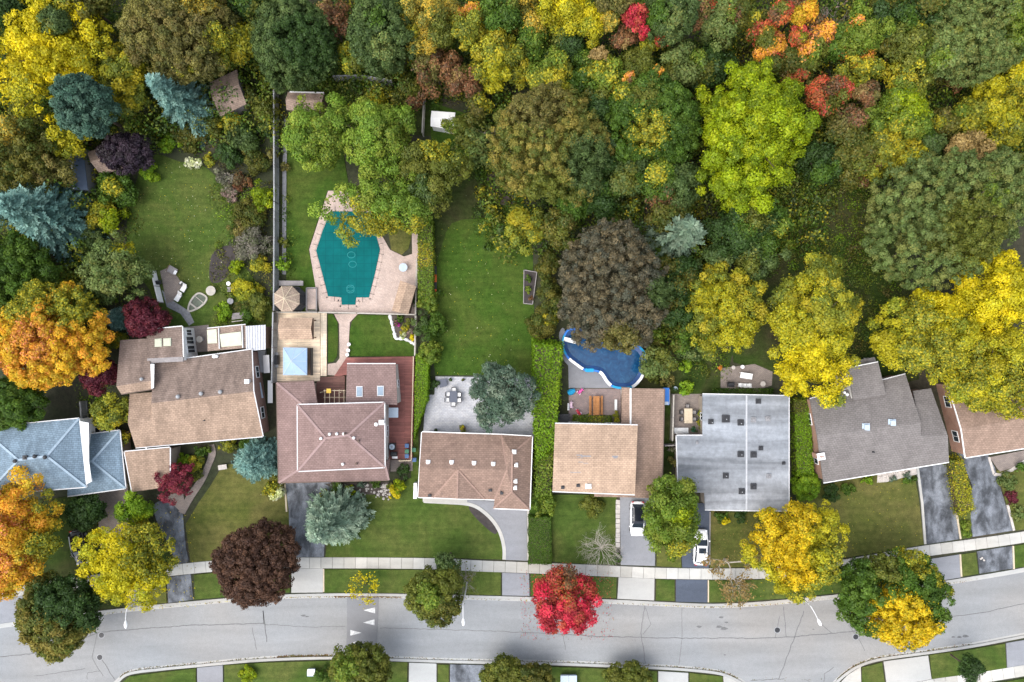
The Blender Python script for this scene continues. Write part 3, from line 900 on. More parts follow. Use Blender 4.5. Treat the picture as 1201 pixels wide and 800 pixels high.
# ---- slate-blue hipped house at the left edge of the picture
h = thing('house', 'two-storey house with slate-blue hipped roof and a white upper wall beside its lower wing', 'house', P(60, 540))
V = dict(a=(-22, 502, 5.4), b=(92.5, 491, 5.4), c=(101, 571, 5.4), d=(-16, 580, 5.4), r=(21.5, 539.5, 7.1), s=(55, 535, 7.1))
r0 = roof(h, V, ['absr', 'bcs', 'cdrs', 'dar'], M['r_blue'], gut=[('a', 'b'), ('b', 'c'), ('c', 'd')])
ridge_cap(r0, V, ['rs', 'bs', 'cs', 'ar', 'dr'], M['cap_blue'])
W = dict(e=(78, 513, 2.9), f=(140, 505, 2.9), g=(147, 572.6, 2.9), h=(79, 582, 2.9), i=(108, 541, 4.3), k=(80, 546, 4.3))
r1 = roof(h, W, ['efik', 'fgi', 'ghki'], M['r_blue'], gut=[('f', 'g'), ('g', 'h'), ('e', 'f')])
ridge_cap(r1, W, ['ki', 'fi', 'gi'], M['cap_blue'])
walls(h, [vv(V, k) for k in 'abcd'], [r0], M['white'], storeys=(1.0,), ins=.3)
walls(h, [vv(W, k) for k in 'efgh'], [r1], M['buffbrick'], skip=())
for x, y, k in ((19, 540.5, 'mush'), (30, 536.5, 'curb'), (42, 535, 'mush'), (54, 536, 'mush')): vent(r0, x, y, k, 'dark', .4)
MB().poly([P(93, 494, 5.42), P(104, 496, 5.3), P(104.5, 541, 5.3), P(107.5, 565, 5.3), P(101, 568, 5.42)]).build('white_flashing', M['white'], h)
c = U(128, 577, 2.9, 0) + Vector((0, .42, 0)); door(h, U(100, 579, 2.9, 0) + Vector((0, .45, 0)), Vector((.99, .12, 0)).normalized(), Vector((.12, -.99, 0)).normalized())

# ---- large tan-brown split-level house
h = thing('house', 'sprawling split-level house with tan-brown shingles, lean-to sheds behind and a small garage in front', 'house', P(235, 465))
V = dict(a=(180, 426, 3.2), b=(295, 410, 3.2), r=(177.5, 473, 5.2), s=(297, 459, 5.2), c=(308, 511.7, 3.2), d=(159, 525, 3.2), m=(150, 496.5, 4.28), n=(178, 491, 4.4),
         o=(178, 460, 3.3), q=(152, 462, 3.2))
rm = roof(h, V, [['a', 'b', 's', 'r']], M['r_brown2'], gut=[('a', 'b'), ('b', 's')], name='roof')
rs = roof(h, V, [['r', 's', 'c', 'd', 'm', 'n'], ['m', 'n', 'o', 'q']], M['r_brown'], gut=[('c', 'd'), ('s', 'c')])
walls(h, [vv(V, 'a'), vv(V, 'b'), vv(V, 'c'), vv(V, 'd'), vv(V, 'q'), P(179, 460, 3.2)], [rm, rs], M['brick'], ins=.25)
W = dict(a=(141, 399, 3.9), b=(173, 397, 3.9), c=(178, 446.5, 5.1), d=(136.4, 453, 5.1), e=(179, 456, 4.8), f=(142, 462, 4.8))
rw = roof(h, W, ['abcd'], M['r_brown2']); rw2 = roof(h, W, ['dcef'], M['r_brown'], gut=[('e', 'f')], gmat='browntrim')
walls(h, [vv(W, k) for k in 'abef'], [rw, rw2], M['white'], ins=.25, storeys=(1.0, 3.2))
X = dict(a=(172, 387, 3.5), b=(213.4, 383, 3.5), c=(214.5, 418.5, 4.7), d=(172.5, 420.5, 4.7), e=(215, 424, 4.35), f=(173, 426, 4.35))
rd = roof(h, X, ['abcd'], M['r_brown2'], gut=[('a', 'b'), ('b', 'c')], gmat='white'); rd2 = roof(h, X, ['dcef'], M['greywood'], name='roof')  # short slope in a paler grey: its sunlight is put into the colour
walls(h, [vv(X, k) for k in 'abef'], [rd, rd2], M['white'], ins=.12, windows=False)
MB().poly([P(176.5, 427, 5.2), P(181, 427, 5.1), P(180.5, 455, 5.1), P(177.5, 456, 5.2)]).build('white_flashing', M['white'], h)
skylight(rd, [(182, 397.5), (190, 397), (190.3, 406.5), (182, 407)], 'cream', 'cream'); skylight(rd, [(192, 397), (201, 396.3), (201, 405.8), (192.3, 406)], 'cream', 'cream')
G = dict(a=(146, 530, 3.5), b=(199, 525, 3.5), c=(199, 571, 2.7), d=(155, 577, 2.7))
rg = roof(h, G, ['abcd'], M['r_brown'], gut=[('a', 'b'), ('a', 'd'), ('b', 'c')], name='garage_roof')
wo, bs = walls(h, [vv(G, k) for k in 'abcd'], [rg], M['buffbrick'], ins=.3, windows=False, name='garage_wall')
garage(h, U(177, 574.3, 2.7, 0) + Vector((.05, .31, 0)), Vector((.99, .13, 0)).normalized(), Vector((.13, -.99, 0)).normalized(), 2.9)
up = Vector((0, 0, 1))
# band of tall windows in the wall that looks onto the back yard
wp = U(213.4, 383, 3.5, 0) + Vector((-.10, 0, 0)); wq = U(215, 424, 4.35, 0) + Vector((-.10, 0, 0)); wd_ = (wq - wp).normalized(); wn_ = Vector((-wd_.y, wd_.x, 0))
for t, w_, zz, hh in ((.17, .85, 1.75, 1.5), (.40, 1.05, 1.75, 2.1), (.66, 1.05, 1.75, 2.1)):
    window(h, wp.lerp(wq, t) + wn_ * .05 + up * zz, wd_, wn_, w_, hh)
# lean-to roofs along the back
L = dict(a=(243, 385.5, 2.5), b=(288, 381, 2.5), c=(290, 408, 2.95), d=(243.5, 412, 2.95))
rl = roof(h, L, ['abcd'], M['r_shed'], name='lean_to_roof', th=.12, gut=[('a', 'b')])
walls(h, [vv(L, k) for k in 'abcd'], [rl], M['brownwood'], ins=.2, name='lean_to_wall', windows=False)
slopebox(rl, [(243.2, 387), (254.3, 386), (255, 402.5), (244, 403)], .10, 'skylight', 'cream')
slopebox(rl, [(258.5, 392), (283, 389), (284.5, 405), (260.5, 407)], .22, 'skylight', 'cream')
slopebox(rl, [(260, 394), (281, 391.5), (281, 393), (260, 395.5)], .27, 'skylight_bar', 'white')
slopebox(rl, [(256.6, 385), (257.6, 385), (258.6, 409), (257.6, 409)], .25, 'rail', 'trim'); slopebox(rl, [(284, 382), (285, 382), (286, 408), (285, 408)], .25, 'rail', 'trim')
K = dict(a=(288, 382.5, 2.7), b=(311.5, 381, 2.7), c=(311.5, 410, 3.0), d=(288.5, 412, 3.0))
rk = roof(h, K, ['abcd'], M['corr'], name='corrugated_roof', th=.06)
cr = MB()
for i in range(8):
    t = i / 7
    cr.bar(P(289 + 22 * t, 382.6 - 1.3 * t, 2.75), P(289.5 + 21.6 * t, 411.4 - 1.6 * t, 3.05), .10, .06)
cr.build('corrugation', M['corr'], rk)
walls(h, [vv(K, k) for k in 'abcd'], [rk], M['brownwood'], ins=.2, name='lean_to_wall', windows=False)
for x, y in ((209.5, 464), (236.5, 460.5), (259, 458.5)): vent(rm, x, y + 1, 'mush', 'grey', .42)
vent(rm, 252, 418, 'mush', 'white', .4); vent(rm, 255, 418, 'mush', 'white', .34); vent(rs, 240, 493, 'pipe', 'dark')
vent(rw, 141.5, 428, 'mush', 'grey', .4); vent(rw, 145, 447, 'mush', 'grey', .3); vent(rw, 167, 444.5, 'mush', 'grey', .36)
chimney(rm, 289.5, 447.5, 4, 5.3, .4, .4, 'white')

# ---- mauve-brown hipped two-storey house beside the pool garden
h = thing('house', 'two-storey house with mauve-brown hipped roof, a lower roof skirt round it and a red deck', 'house', P(392, 512))
V = dict(a=(349, 475, 5.5), b=(450.5, 472.4, 5.5), c=(451, 548, 5.5), d=(349.4, 552.5, 5.5), r=(382, 514, 7.1), s=(408.5, 510.5, 7.1))
r0 = roof(h, V, ['absr', 'bcs', 'cdrs', 'dar'], M['r_pink'], gut=[('d', 'a'), ('d', 'c'), ('b', 'c'), ('a', 'b')], gmat='trim')
ridge_cap(r0, V, ['rs', 'bs', 'cs', 'ar', 'dr'], M['cap_pink'])
walls(h, [vv(V, k) for k in 'abcd'], [r0], M['siding'], ins=.35, storeys=(1.0, 3.75))
n_ = lambda x, y, dx, dy: U(x, y, 5.5, 3.9) + Vector((dx, dy, 0))
W = dict(l=(324.5, 449, 2.8), m=(368, 447, 2.8), o=(327, 566, 2.8), p=(456, 563, 2.8), q=(457, 537.5, 2.8),
         i=n_(349, 475, .3, -.3), j=n_(349.4, 552.5, .3, .3), k=n_(451, 548, -.3, .3), t=U(368.2, 474.3, 5.5, 3.9) + Vector((0, -.3, 0)))
rl = roof(h, W, [list('lijo'), list('ojkp'), list('lmti'), list('pkq')], M['r_pink'], name='lower_roof', gut=[('l', 'o'), ('o', 'p'), ('l', 'm')], gmat='browntrim')
ridge_cap(rl, W, ['li', 'oj', 'pk'], M['cap_pink'])
walls(h, [vv(W, 'l'), vv(W, 'm'), P(368, 480, 2.8), P(452, 480, 2.8), vv(W, 'p'), vv(W, 'o')], [rl], M['buffbrick'], ins=.4, zmax=2.6)
garage(h, U(362, 566, 2.8, 0) + Vector((0, .36, 0)), Vector((1, .02, 0)).normalized(), Vector((.02, -1, 0)).normalized(), 4.6)
A = dict(a=(407, 427, 2.9), b=(464, 427, 2.9), c=(466, 475, 4.1), d=(405.5, 473, 4.1))
ra = roof(h, A, ['abcd'], M['r_pink'], name='family_room_roof', gut=[('a', 'b')], gmat='trim')
walls(h, [vv(A, k) for k in 'abcd'], [ra], M['siding'], ins=.12, name='family_room_wall', storeys=(.9,))
skylight(ra, [(418, 453), (425.5, 453), (425.5, 465.5), (418, 465.5)]); skylight(ra, [(442.5, 452.5), (450.3, 452.5), (450.3, 464.5), (442.5, 464.5)])
for x, y in ((377, 514), (387, 509), (395.5, 508.6), (403.5, 508.6), (415.3, 513.3), (402.5, 544)): vent(r0, x, y, 'mush', 'white', .3)
for x, y in ((421, 517), (418.5, 543.5), (436, 546.3), (404.5, 508.5)): vent(r0, x, y, 'mush', 'browntrim', .26)
vent(r0, 441.5, 497.5, 'mush', 'white', .4); chimney(r0, 447.5, 495.5, 5.6, 6.4, .5, .45, 'white')
MB().box(P(461.5, 484, 2.2), (1.2, 1.25, .12)).build('awning', M['ltblue'], h)

# ---- mottled brown bungalow
h = thing('house', 'brown bungalow with white roof vents, two little gables and a curved driveway', 'house', P(557, 550))
V = dict(a=(495, 507, 2.8), b=(588, 510, 2.8), c=(624, 512, 2.8), d=(621, 597.7, 2.8), e=(579, 596, 2.8), f=(580, 586, 2.8), g=(490.5, 583, 2.8),
         p=(492, 549, 4.7), q=(594.7, 551, 4.7), s=(600.5, 532, 4.5), t=(600, 577, 4.5), u=(537, 551, 4.72), w=(508, 583.6, 2.86), x=(568.4, 585.6, 2.86), v=(536.2, 585, 4.35))
r0 = roof(h, V, ['abqp', 'pqfg', 'bcs', 'bsq', 'qst', 'qtef', 'ted', 'cdts'], M['r_mix'], gut=[('a', 'b'), ('c', 'd'), ('d', 'e'), ('b', 'c'), ('a', 'g'), ('g', 'f')], gmat='white')
r1 = roof(h, V, ['uwv', 'uvx'], M['r_mix'], name='gable_roof', th=.05)
MB().poly([vv(V, 'w'), vv(V, 'x'), vv(V, 'v')]).build('gable_wall', M['siding'], h)
ridge_cap(r0, V, ['st', 'cs', 'dt', 'et', 'bq', 'fq'], M['cap_mix'], .22); ridge_cap(r1, V, ['uw', 'ux', 'uv'], M['cap_mix'], .2)
walls(h, [vv(V, k) for k in 'acdefg'], [r0], M['buffbrick'], ins=.35)
for x, y in ((502.2, 542), (529.8, 542.3), (556, 543.3), (578.5, 544.3), (603, 530), (605, 545.3), (604.2, 564.3), (603.8, 572)): vent(r0, x, y, 'box', 'white', .36)
for x, y in ((504, 580.6), (519.9, 578), (575, 574.6), (588.7, 578)): vent(r0, x, y, 'box', 'dark', .3)
wm = MB().prism([P(486.5, 565), P(490, 565), P(490, 583), P(486, 583)], 0, 1.0); wm.build('window_well', M['white'], h)
garage(h, U(600, 597, 2.8, 0) + Vector((0, .34, 0)), Vector((1, -.03, 0)).normalized(), Vector((-.03, -1, 0)).normalized(), 2.7)
door(h, U(566, 585.6, 2.8, 0) + Vector((0, .36, 0)), Vector((1, -.03, 0)).normalized(), Vector((-.03, -1, 0)).normalized())

# ---- sandy two-storey house by the kidney pool
h = thing('house', 'sandy-roofed two-storey house with a long single-storey wing, behind the parked white car', 'house', P(712, 535))
V = dict(a=(651, 497, 5.2), b=(748, 499, 5.2), c=(744.7, 580, 5.2), d=(648, 576, 5.2), p=(649.5, 537, 6.2), q=(746.3, 540, 6.2))
r0 = roof(h, V, ['abqp', 'pqcd'], M['r_tan'], gut=[('a', 'b'), ('c', 'd')], gmat='trim')
walls(h, [vv(V, k) for k in 'abcd'], [r0], M['siding'], ins=.3, storeys=(1.0, 3.4))
W = dict(a=(729, 455, 2.95), b=(739.5, 455.5, 3.5), c=(779, 456, 2.8), d=(776.5, 558, 2.8), e=(766, 584.5, 2.8), f=(739.5, 583.5, 3.5), g=(729, 505, 2.95), k=(739.5, 505, 3.5))
rl = roof(h, W, [['a', 'b', 'k', 'g'], ['b', 'c', 'd', 'e', 'f', 'k']], M['r_tan2'], name='wing_roof', gut=[('c', 'd'), ('a', 'b')], gmat='browntrim')
ridge_cap(rl, W, ['bk'], M['white'], .2)
walls(h, [vv(W, 'a'), vv(W, 'c'), vv(W, 'd'), vv(W, 'e'), P(735, 583, 2.8), P(733, 505, 2.8)], [rl], M['siding'], ins=.3, name='wing_wall')
S_ = dict(a=(697, 572, 3.0), b=(741, 573, 3.0), c=(741, 583.5, 2.75), d=(697, 582.5, 2.75))
rp = roof(h, S_, ['abcd'], M['r_tan2'], name='porch_roof', th=.12)
po = MB()
for x in (699, 719, 739): po.bar(U(x, 582, 2.75, 0), U(x, 582, 2.75, 2.62), .12, .12)
po.build('porch_post', M['white'], h)
garage(h, U(754, 584, 2.8, 0) + Vector((0, .3, 0)), Vector((1, 0, 0)), Vector((0, -1, 0)), 2.5)
door(h, U(688, 577, 5.2, 0) + Vector((0, .33, 0)), Vector((1, -.03, 0)).normalized(), Vector((-.03, -1, 0)).normalized())
for x, y in ((678, 569.3), (660, 571.5), (731, 577)): vent(r0, x, y, 'box', 'dark', .28)
vent(r0, 690, 569.5, 'box', 'white', .5)
pm = MB()                                   # weathered patches where shingles have lifted
def patch(x0, y0, x1, y1):
    pts = []
    for (x, y) in ((x0, y0), (x1, y0), (x1, y1), (x0, y1)):
        z = 6
        for _ in range(5):
            p = P(x, y, z); hh = tri_h(ROOFS[r0.name], p.x, p.y); z = hh if hh else z
        pts.append(P(x, y, z) + Vector((0, 0, .012)))
    pm.poly(pts)
for b in ((676, 533.2, 683, 534.4), (681, 534.3, 693, 535.8), (677, 536.6, 684, 537.2), (718, 534.5, 725, 536.3), (719.5, 536.4, 724, 537.6), (678, 541.6, 684, 542.3), (684, 543, 690, 543.7), (668.5, 553.6, 681, 554.4)): patch(*b)
pm.build('shingle_patch', M['slate'], r0)

# ---- flat-roofed house with grey membrane
h = thing('house', 'low house with a flat streaked grey membrane roof split by a pale centre seam', 'house', P(868, 530))
V = dict(a=(824, 462.5, 3.15), b=(875.5, 463.5, 3.5), c=(925, 464.6, 3.15), d=(925, 599, 3.15), e=(875.5, 598.5, 3.5), f=(827, 597.7, 3.15), g=(793.6, 511, 2.92), k=(796, 577, 2.92), l=(826, 578, 3.14), m=(824, 511, 3.15))
r0 = roof(h, V, [['a', 'b', 'e', 'f', 'l', 'm'], ['b', 'c', 'd', 'e'], ['m', 'l', 'k', 'g']], M['membrane'], gut=[('c', 'd'), ('d', 'e'), ('e', 'f'), ('a', 'b'), ('b', 'c'), ('g', 'm'), ('g', 'k')], gmat='trim')
ridge_cap(r0, V, ['be'], M['ltgrey'], .2)
walls(h, [vv(V, k) for k in 'acdflkgm'], [r0], M['buffbrick'], ins=.35)
for i, (x, y, s) in enumerate(((833.5, 494.5, .5), (851, 491, .75), (868.5, 495.5, .6), (868.5, 532.5, .6), (851, 557.8, .55), (869.7, 576, .58), (883.5, 533, .6), (892, 525.5, .42), (883.4, 570.3, .58), (889, 470.5, .5), (883.5, 492.3, .5), (900.2, 491, .48), (901.5, 558.2, .45), (918.8, 543, .3), (817.5, 519, .25))):
    vent(r0, x, y, 'curb', 'dark' if i not in (10, 11, 12, 14) else 'slate', s)
for x, y in ((834.5, 495.5), (851.2, 491.5), (869, 533), (868.5, 496.5), (851, 558), (869.5, 576.5)): vent(r0, x, y, 'pipe', 'grey')
door(h, U(848, 597.9, 3.15, 0) + Vector((0, .36, 0)), Vector((1, 0, 0)), Vector((0, -1, 0)))

# ---- grey-roofed house, tilted
h = thing('house', 'tilted house with plain grey shingles, a raised box dormer and brick end wall', 'house', P(1030, 500))
V = dict(a=(950, 468, 3.2), b=(1062, 439, 3.2), s=(1080, 496, 5.2), r=(958.5, 511, 5.2), t=(1080.3, 511, 4.65), v=(1111.6, 511, 4.2), w=(1113, 541.7, 3.2), x=(966, 566, 3.2), y=(1071, 458.5, 3.0), z=(1092, 455.5, 3.0))
r0 = roof(h, V, ['absr'], M['r_grey'], gut=[('a', 'b')]); r1 = roof(h, V, [['r', 's', 't', 'v', 'w', 'x'], ['y', 'z', 'v', 't']], M['r_grey'], gut=[('x', 'w')], gmat='white')
walls(h, [vv(V, k) for k in 'abwx'], [r0, r1], M['orangebrick'], ins=.22)
walls(h, [vv(V, 'y'), vv(V, 'z'), vv(V, 'w'), P(1082, 546, 3.2)], [r1], M['orangebrick'], ins=.25, name='wing_wall')
W = dict(a=(994.5, 432, 4.3), b=(1030, 425, 4.3), c=(1039.3, 463, 4.55), d=(1001, 469.5, 4.55))
rd = roof(h, W, ['abcd'], M['r_grey'], name='dormer_roof', gut=[('a', 'b')], gmat='white')
walls(h, [vv(W, k) for k in 'abcd'], [rd], M['siding'], ins=.15, name='dormer_wall', windows=False)
X = dict(a=(996, 424, 2.7), b=(1026, 419, 2.7), c=(1031, 435, 2.7), d=(1000, 441, 2.7))
roof(h, X, ['abcd'], M['greywood'], name='porch_roof', th=.12)
po = MB()
for k in 'ab':
    p = vv(X, k); po.bar((p.x, p.y - .2, 0), (p.x, p.y - .2, 2.58), .12, .12)
po.build('porch_post', M['white'], h)
chimney(r0, 963, 535.5, 3.0, 4.75, .7, .6, 'orangebrick', rot=.15); MB().box(P(963, 535.5, 4.87), (.95, .85, .12), .15).build('chimney_cap', M['white'], r0)
vent(r0, 1015.5, 501, 'box', 'ltblue', .62); vent(r0, 1046, 496, 'box', 'ltblue', .62); vent(r1, 1024, 530, 'pipe', 'dark'); vent(r0, 989.5, 460, 'mush', 'white', .3); vent(r0, 992.5, 462.5, 'mush', 'white', .36)
garage(h, U(1096, 543.5, 3.2, 0) + Vector((0, .3, 0)), Vector((.985, .17, 0)), Vector((.17, -.985, 0)), 2.6)
door(h, U(1050, 551.5, 3.2, 0) + Vector((0, .27, 0)), Vector((.985, .17, 0)), Vector((.17, -.985, 0)))

# ---- tan house at the right edge
h = thing('house', 'sandy-roofed house mostly hidden by the big yellow trees, with a brick side wall', 'house', P(1165, 490))
V = dict(a=(1112, 450, 3.0), b=(1215, 430, 3.0), s=(1222, 487, 4.8), r=(1128, 503.5, 4.8), c=(1225, 522, 3.0), d=(1132.6, 536.6, 3.0))
r0 = roof(h, V, ['absr', 'rscd'], M['r_tan2'], gut=[('c', 'd'), ('r', 'd'), ('a', 'r')], gmat='white')
walls(h, [vv(V, k) for k in 'abcd'], [r0], M['orangebrick'], ins=.25)
garage(h, U(1147, 534.4, 3.0, 0) + Vector((0, .28, 0)), Vector((.985, .16, 0)), Vector((.16, -.985, 0)), 2.3)

# ---- sheds and garden buildings
def shed(name, label, cat, quad, z, zr, mat, wmat, axis=0, ins=.12):
    """gabled roof on a plan quad a b c d; axis 0: ridge between the middles of ad and bc"""
    a_, b, c, d = [P(x, y, z) for x, y in quad]
    o = thing(name, label, cat, (a_ + b + c + d) / 4 - Vector((0, 0, z)))
    up_ = Vector((0, 0, zr - z))
    if axis == 0: m1 = (a_ + d) / 2 + up_; m2 = (b + c) / 2 + up_; Vd = dict(a=a_, b=b, c=c, d=d, m=m1, n=m2); F = ['abnm', 'mncd']
    else: m1 = (a_ + b) / 2 + up_; m2 = (d + c) / 2 + up_; Vd = dict(a=a_, b=b, c=c, d=d, m=m1, n=m2); F = ['amnd', 'mbcn']
    ro = roof(o, Vd, F, mat, th=.1)
    return o, ro, Vd
o, ro, Vd = shed('shed', 'small garden shed with worn two-tone brown gabled roof and a vent, beside a blue spruce', 'shed', [(245.5, 97), (278, 81.5), (289, 122), (258.5, 137)], 2.4, 3.3, M['r_shed'], None)
walls(o, [Vd[k] for k in 'abcd'], [ro], M['greywood'], ins=.15, windows=False); vent(ro, 262, 105, 'box', 'dark', .5)
door(o, U(252, 118, 2.4, 0) + Vector((.2, 0, 0)), Vector((.2, -1, 0)).normalized(), Vector((-1, -.2, 0)).normalized(), .9, 1.9)
o, ro, Vd = shed('shed', 'brown-roofed shed half covered by the dark plum tree', 'shed', [(102, 178), (140, 168), (150, 196), (118, 205)], 2.4, 3.1, M['r_shed'], None)
walls(o, [Vd[k] for k in 'abcd'], [ro], M['brownwood'], ins=.15, windows=False)
o, ro, Vd = shed('shed', 'dark blue metal-roofed shed with a white ridge pole under the trees', 'shed', [(76, 172), (97, 172), (103, 223), (78, 224)], 2.2, 2.9, M['bluemetal'], None, 1)
walls(o, [Vd[k] for k in 'abcd'], [ro], M['grey'], ins=.1, windows=False)
ridge_cap(ro, Vd, ['mn'], M['white'], .16)
o, ro, Vd = shed('shed', 'low brown-roofed shed beside the long grey fence, tucked under the dark green tree', 'shed', [(337.5, 108), (381, 109), (377, 131), (336, 129)], 2.3, 2.9, M['r_shed'], None)
walls(o, [Vd[k] for k in 'abcd'], [ro], M['brownwood'], ins=.15, windows=False)
MB().bar(P(340, 108, 2.36), P(380, 109, 2.36), .16, .14).build('gutter', M['trim'], o)
o, ro, Vd = shed('shed', 'small white shed roof showing between the olive trees behind the lawn', 'shed', [(506, 130), (534, 132), (533, 153), (505, 148)], 2.2, 2.5, M['white'], None)
walls(o, [Vd[k] for k in 'abcd'], [ro], M['white'], ins=.12, windows=False)
# pavilion on the tan deck
def posts(o, pts, z, w_=.12, mat='brownwood', name='post'):
    for p in pts:
        MB().bar((p.x, p.y, .3), (p.x, p.y, z), w_, w_).build(name, M[mat], o)
o, ro, Vd = shed('gazebo', 'pavilion with a sandy shingled gable roof on the tan wooden deck', 'gazebo', [(328, 373), (366.5, 373), (366.5, 398), (328, 398.5)], 2.6, 3.3, M['r_tan'], None)
posts(o, inset([Vd[k] for k in 'abcd'], .25), 2.55)
MB().prism([P(362.5, 373, 2.5), P(367.5, 373, 2.5), P(367.5, 398, 2.5), P(362.5, 398, 2.5)], 2.25, 2.44, True).build('shade_strip', M['brownwood'], o)  # dark strip standing in for the shade along the pavilion roof's edge
o, ro, Vd = shed('cabana', 'poolside cabana with a weathered sandy gable roof turned at an angle', 'cabana', [(469.5, 329), (488, 336), (478.5, 369), (459.5, 364.5)], 2.5, 3.2, M['r_tan'], None, 1)
posts(o, inset([Vd[k] for k in 'abcd'], .2), 2.45)
bw = inset([Vd[k] for k in 'abcd'], .2)
bwall = MB().prism([bw[1], bw[2], bw[2] + Vector((.08, .02, 0)), bw[1] + Vector((.08, .02, 0))], .09, 2.3); bwall.build('back_wall', M['brownwood'], o)
# octagonal gazebo with dark frame
c0 = P(336.5, 350.5, 2.7)
o = thing('gazebo', 'octagonal gazebo with a beige segmented roof and dark timber frame by the fence', 'gazebo', (c0.x, c0.y, .0))
ring = [c0 + Vector((1.72 * math.cos(R(22.5 + 45 * k)), 1.72 * math.sin(R(22.5 + 45 * k)), 0)) for k in range(8)]
mb = MB(); ap = c0 + Vector((0, 0, 1.0))
for k in range(8): mb.poly([ring[k], ring[(k + 1) % 8], ap])
for k in range(8): mb.poly([ring[k] - Vector((0, 0, .12)), ring[k], ring[(k + 1) % 8], ring[(k + 1) % 8] - Vector((0, 0, .12))])
M['r_beige'] = shingle('beige_cedar_shingles', (.34, .265, .205), (.28, .22, .17), .4, .12)
ro = mb.build('roof', M['r_beige'], o)
mb = MB()
for k in range(8): mb.bar(ring[k] + Vector((0, 0, .01)), ap + Vector((0, 0, .01)), .07, .05)
mb.build('ridge_cap', M['palewood'], ro)
for k in range(8):
    p = c0 + (ring[k] - c0) * .93
    MB().bar((p.x, p.y, 0), (p.x, p.y, 2.6), .11, .11).build('post', M['dark'], o)
for k in range(1, 8):
    p = c0 + (ring[k] - c0) * .93; q_ = c0 + (ring[(k + 1) % 8] - c0) * .93
    MB().bar((p.x, p.y, .9), (q_.x, q_.y, .9), .07, .07).bar((p.x, p.y, .3), (q_.x, q_.y, .3), .05, .05).build('railing', M['dark'], o)
MB().prism([c0 + (r_ - c0) * 1.1 for r_ in ring], 0, .28).build('floor', M['dark'], o)
rp_ = MB()
for i in range(6): rp_.prism([P(352 + i * 1.4, 343), P(353.1 + i * 1.4, 343), P(353.1 + i * 1.4, 357), P(352 + i * 1.4, 357)], 0, .26 - i * .03)
rp_.build('ramp', M['dark'], o)
# timber surround next to the gazebo
o = thing('garden_bench', 'grey timber potting bench against the fence above the octagonal gazebo', 'bench', P(342, 332))
MB().prism([P(327, 329, .8), P(355.5, 329.5, .8), P(355.5, 335, .8), P(327, 335, .8)], .72, .80, True).build('top', M['greywood'], o)
for x in (328, 354.5):
    for y in (330, 334.5): MB().bar(P(x, y), P(x, y) + Vector((0, 0, .72)), .08, .08).build('leg', M['greywood'], o)
o = thing('raised_bed', 'timber-edged raised bed with pale soil between the gazebo ramp and the pool patio', 'planter', P(366, 351))
MB().prism([P(361, 339), P(371, 339), P(371, 363), P(361, 363)], 0, .3).build('soil', M['pinkpaver'], o)
e_ = MB()
for p, q_ in (((360.5, 338), (372, 338)), ((372, 338), (372, 365)), ((372, 365), (360.5, 365)), ((360.5, 365), (360.5, 338))): e_.bar(P(*p) + Vector((0, 0, .22)), P(*q_) + Vector((0, 0, .22)), .14, .44)
e_.build('edging', M['greywood'], o)
# decks
o = thing('deck', 'tan wooden deck carrying a shingled pavilion and a blue canopy', 'deck', P(350, 405))
MB().prism([P(325, 367), P(376, 367), P(376, 447), P(325, 447)], .1, .32).build('boards', M['decktan'], o)
MB().prism([P(376.2, 367), P(383.5, 367), P(383.5, 441), P(376.2, 441)], 0, .2).build('step', M['deckpale'], o)
o = thing('deck', 'dark red wooden deck wrapped round the corner of the mauve-roofed house', 'deck', P(475, 470))
MB().prism([P(407.5, 419.2), P(486.5, 418), P(486, 470), P(484, 538), P(454, 538), P(454, 430), P(400, 441), P(393, 441)], .12, .45).build('boards', M['deckred'], o)
rl_ = MB()
for p, q_ in (((486.6, 418), (484, 538)), ((484, 538), (470, 538.5))):
    a_, b = P(*p), P(*q_)
    n_s = max(2, int((b - a_).length / 1.6))
    for i in range(n_s + 1):
        t = a_.lerp(b, i / n_s); rl_.bar(t, t + Vector((0, 0, 1.35)), .09, .09)
    rl_.bar(a_ + Vector((0, 0, 1.35)), b + Vector((0, 0, 1.35)), .1, .06)
rl_.build('railing', M['palewood'], o)
o = thing('deck', 'sunken dark brown deck in the corner between the house and its family room', 'deck', P(391, 458))
MB().prism([P(377, 442), P(405, 441), P(405, 474), P(372, 474), P(371, 450)], 0, .30).build('boards', M['deckdark'], o)
o = thing('pergola', 'small timber pergola frame over the dark brown deck corner', 'pergola', P(393, 465))
for x in (381, 404): MB().bar(P(x, 459), P(x, 459) + Vector((0, 0, 2.1)), .1, .1).build('post', M['palewood'], o)
e_ = MB()
e_.bar(P(379.5, 458, 2.1), P(405, 458, 2.1), .08, .12)
for i in range(5): e_.bar(P(381 + i * 5.6, 457, 2.18), P(381 + i * 5.6, 473, 2.18), .06, .08)
e_.bar(P(379.5, 466, 2.24), P(405, 466, 2.24), .05, .05)
e_.build('rafter', M['palewood'], o)
o = tag(MB().box(P(385.5, 458.5, 2.36), (.5, .5, .32)).box(P(385.5, 458.5, 2.54), (.56, .56, .06)).build('crate', M['yellow'], None, P(385.5, 458.5, 2.2)), 'yellow box sitting on the pergola frame', 'box')
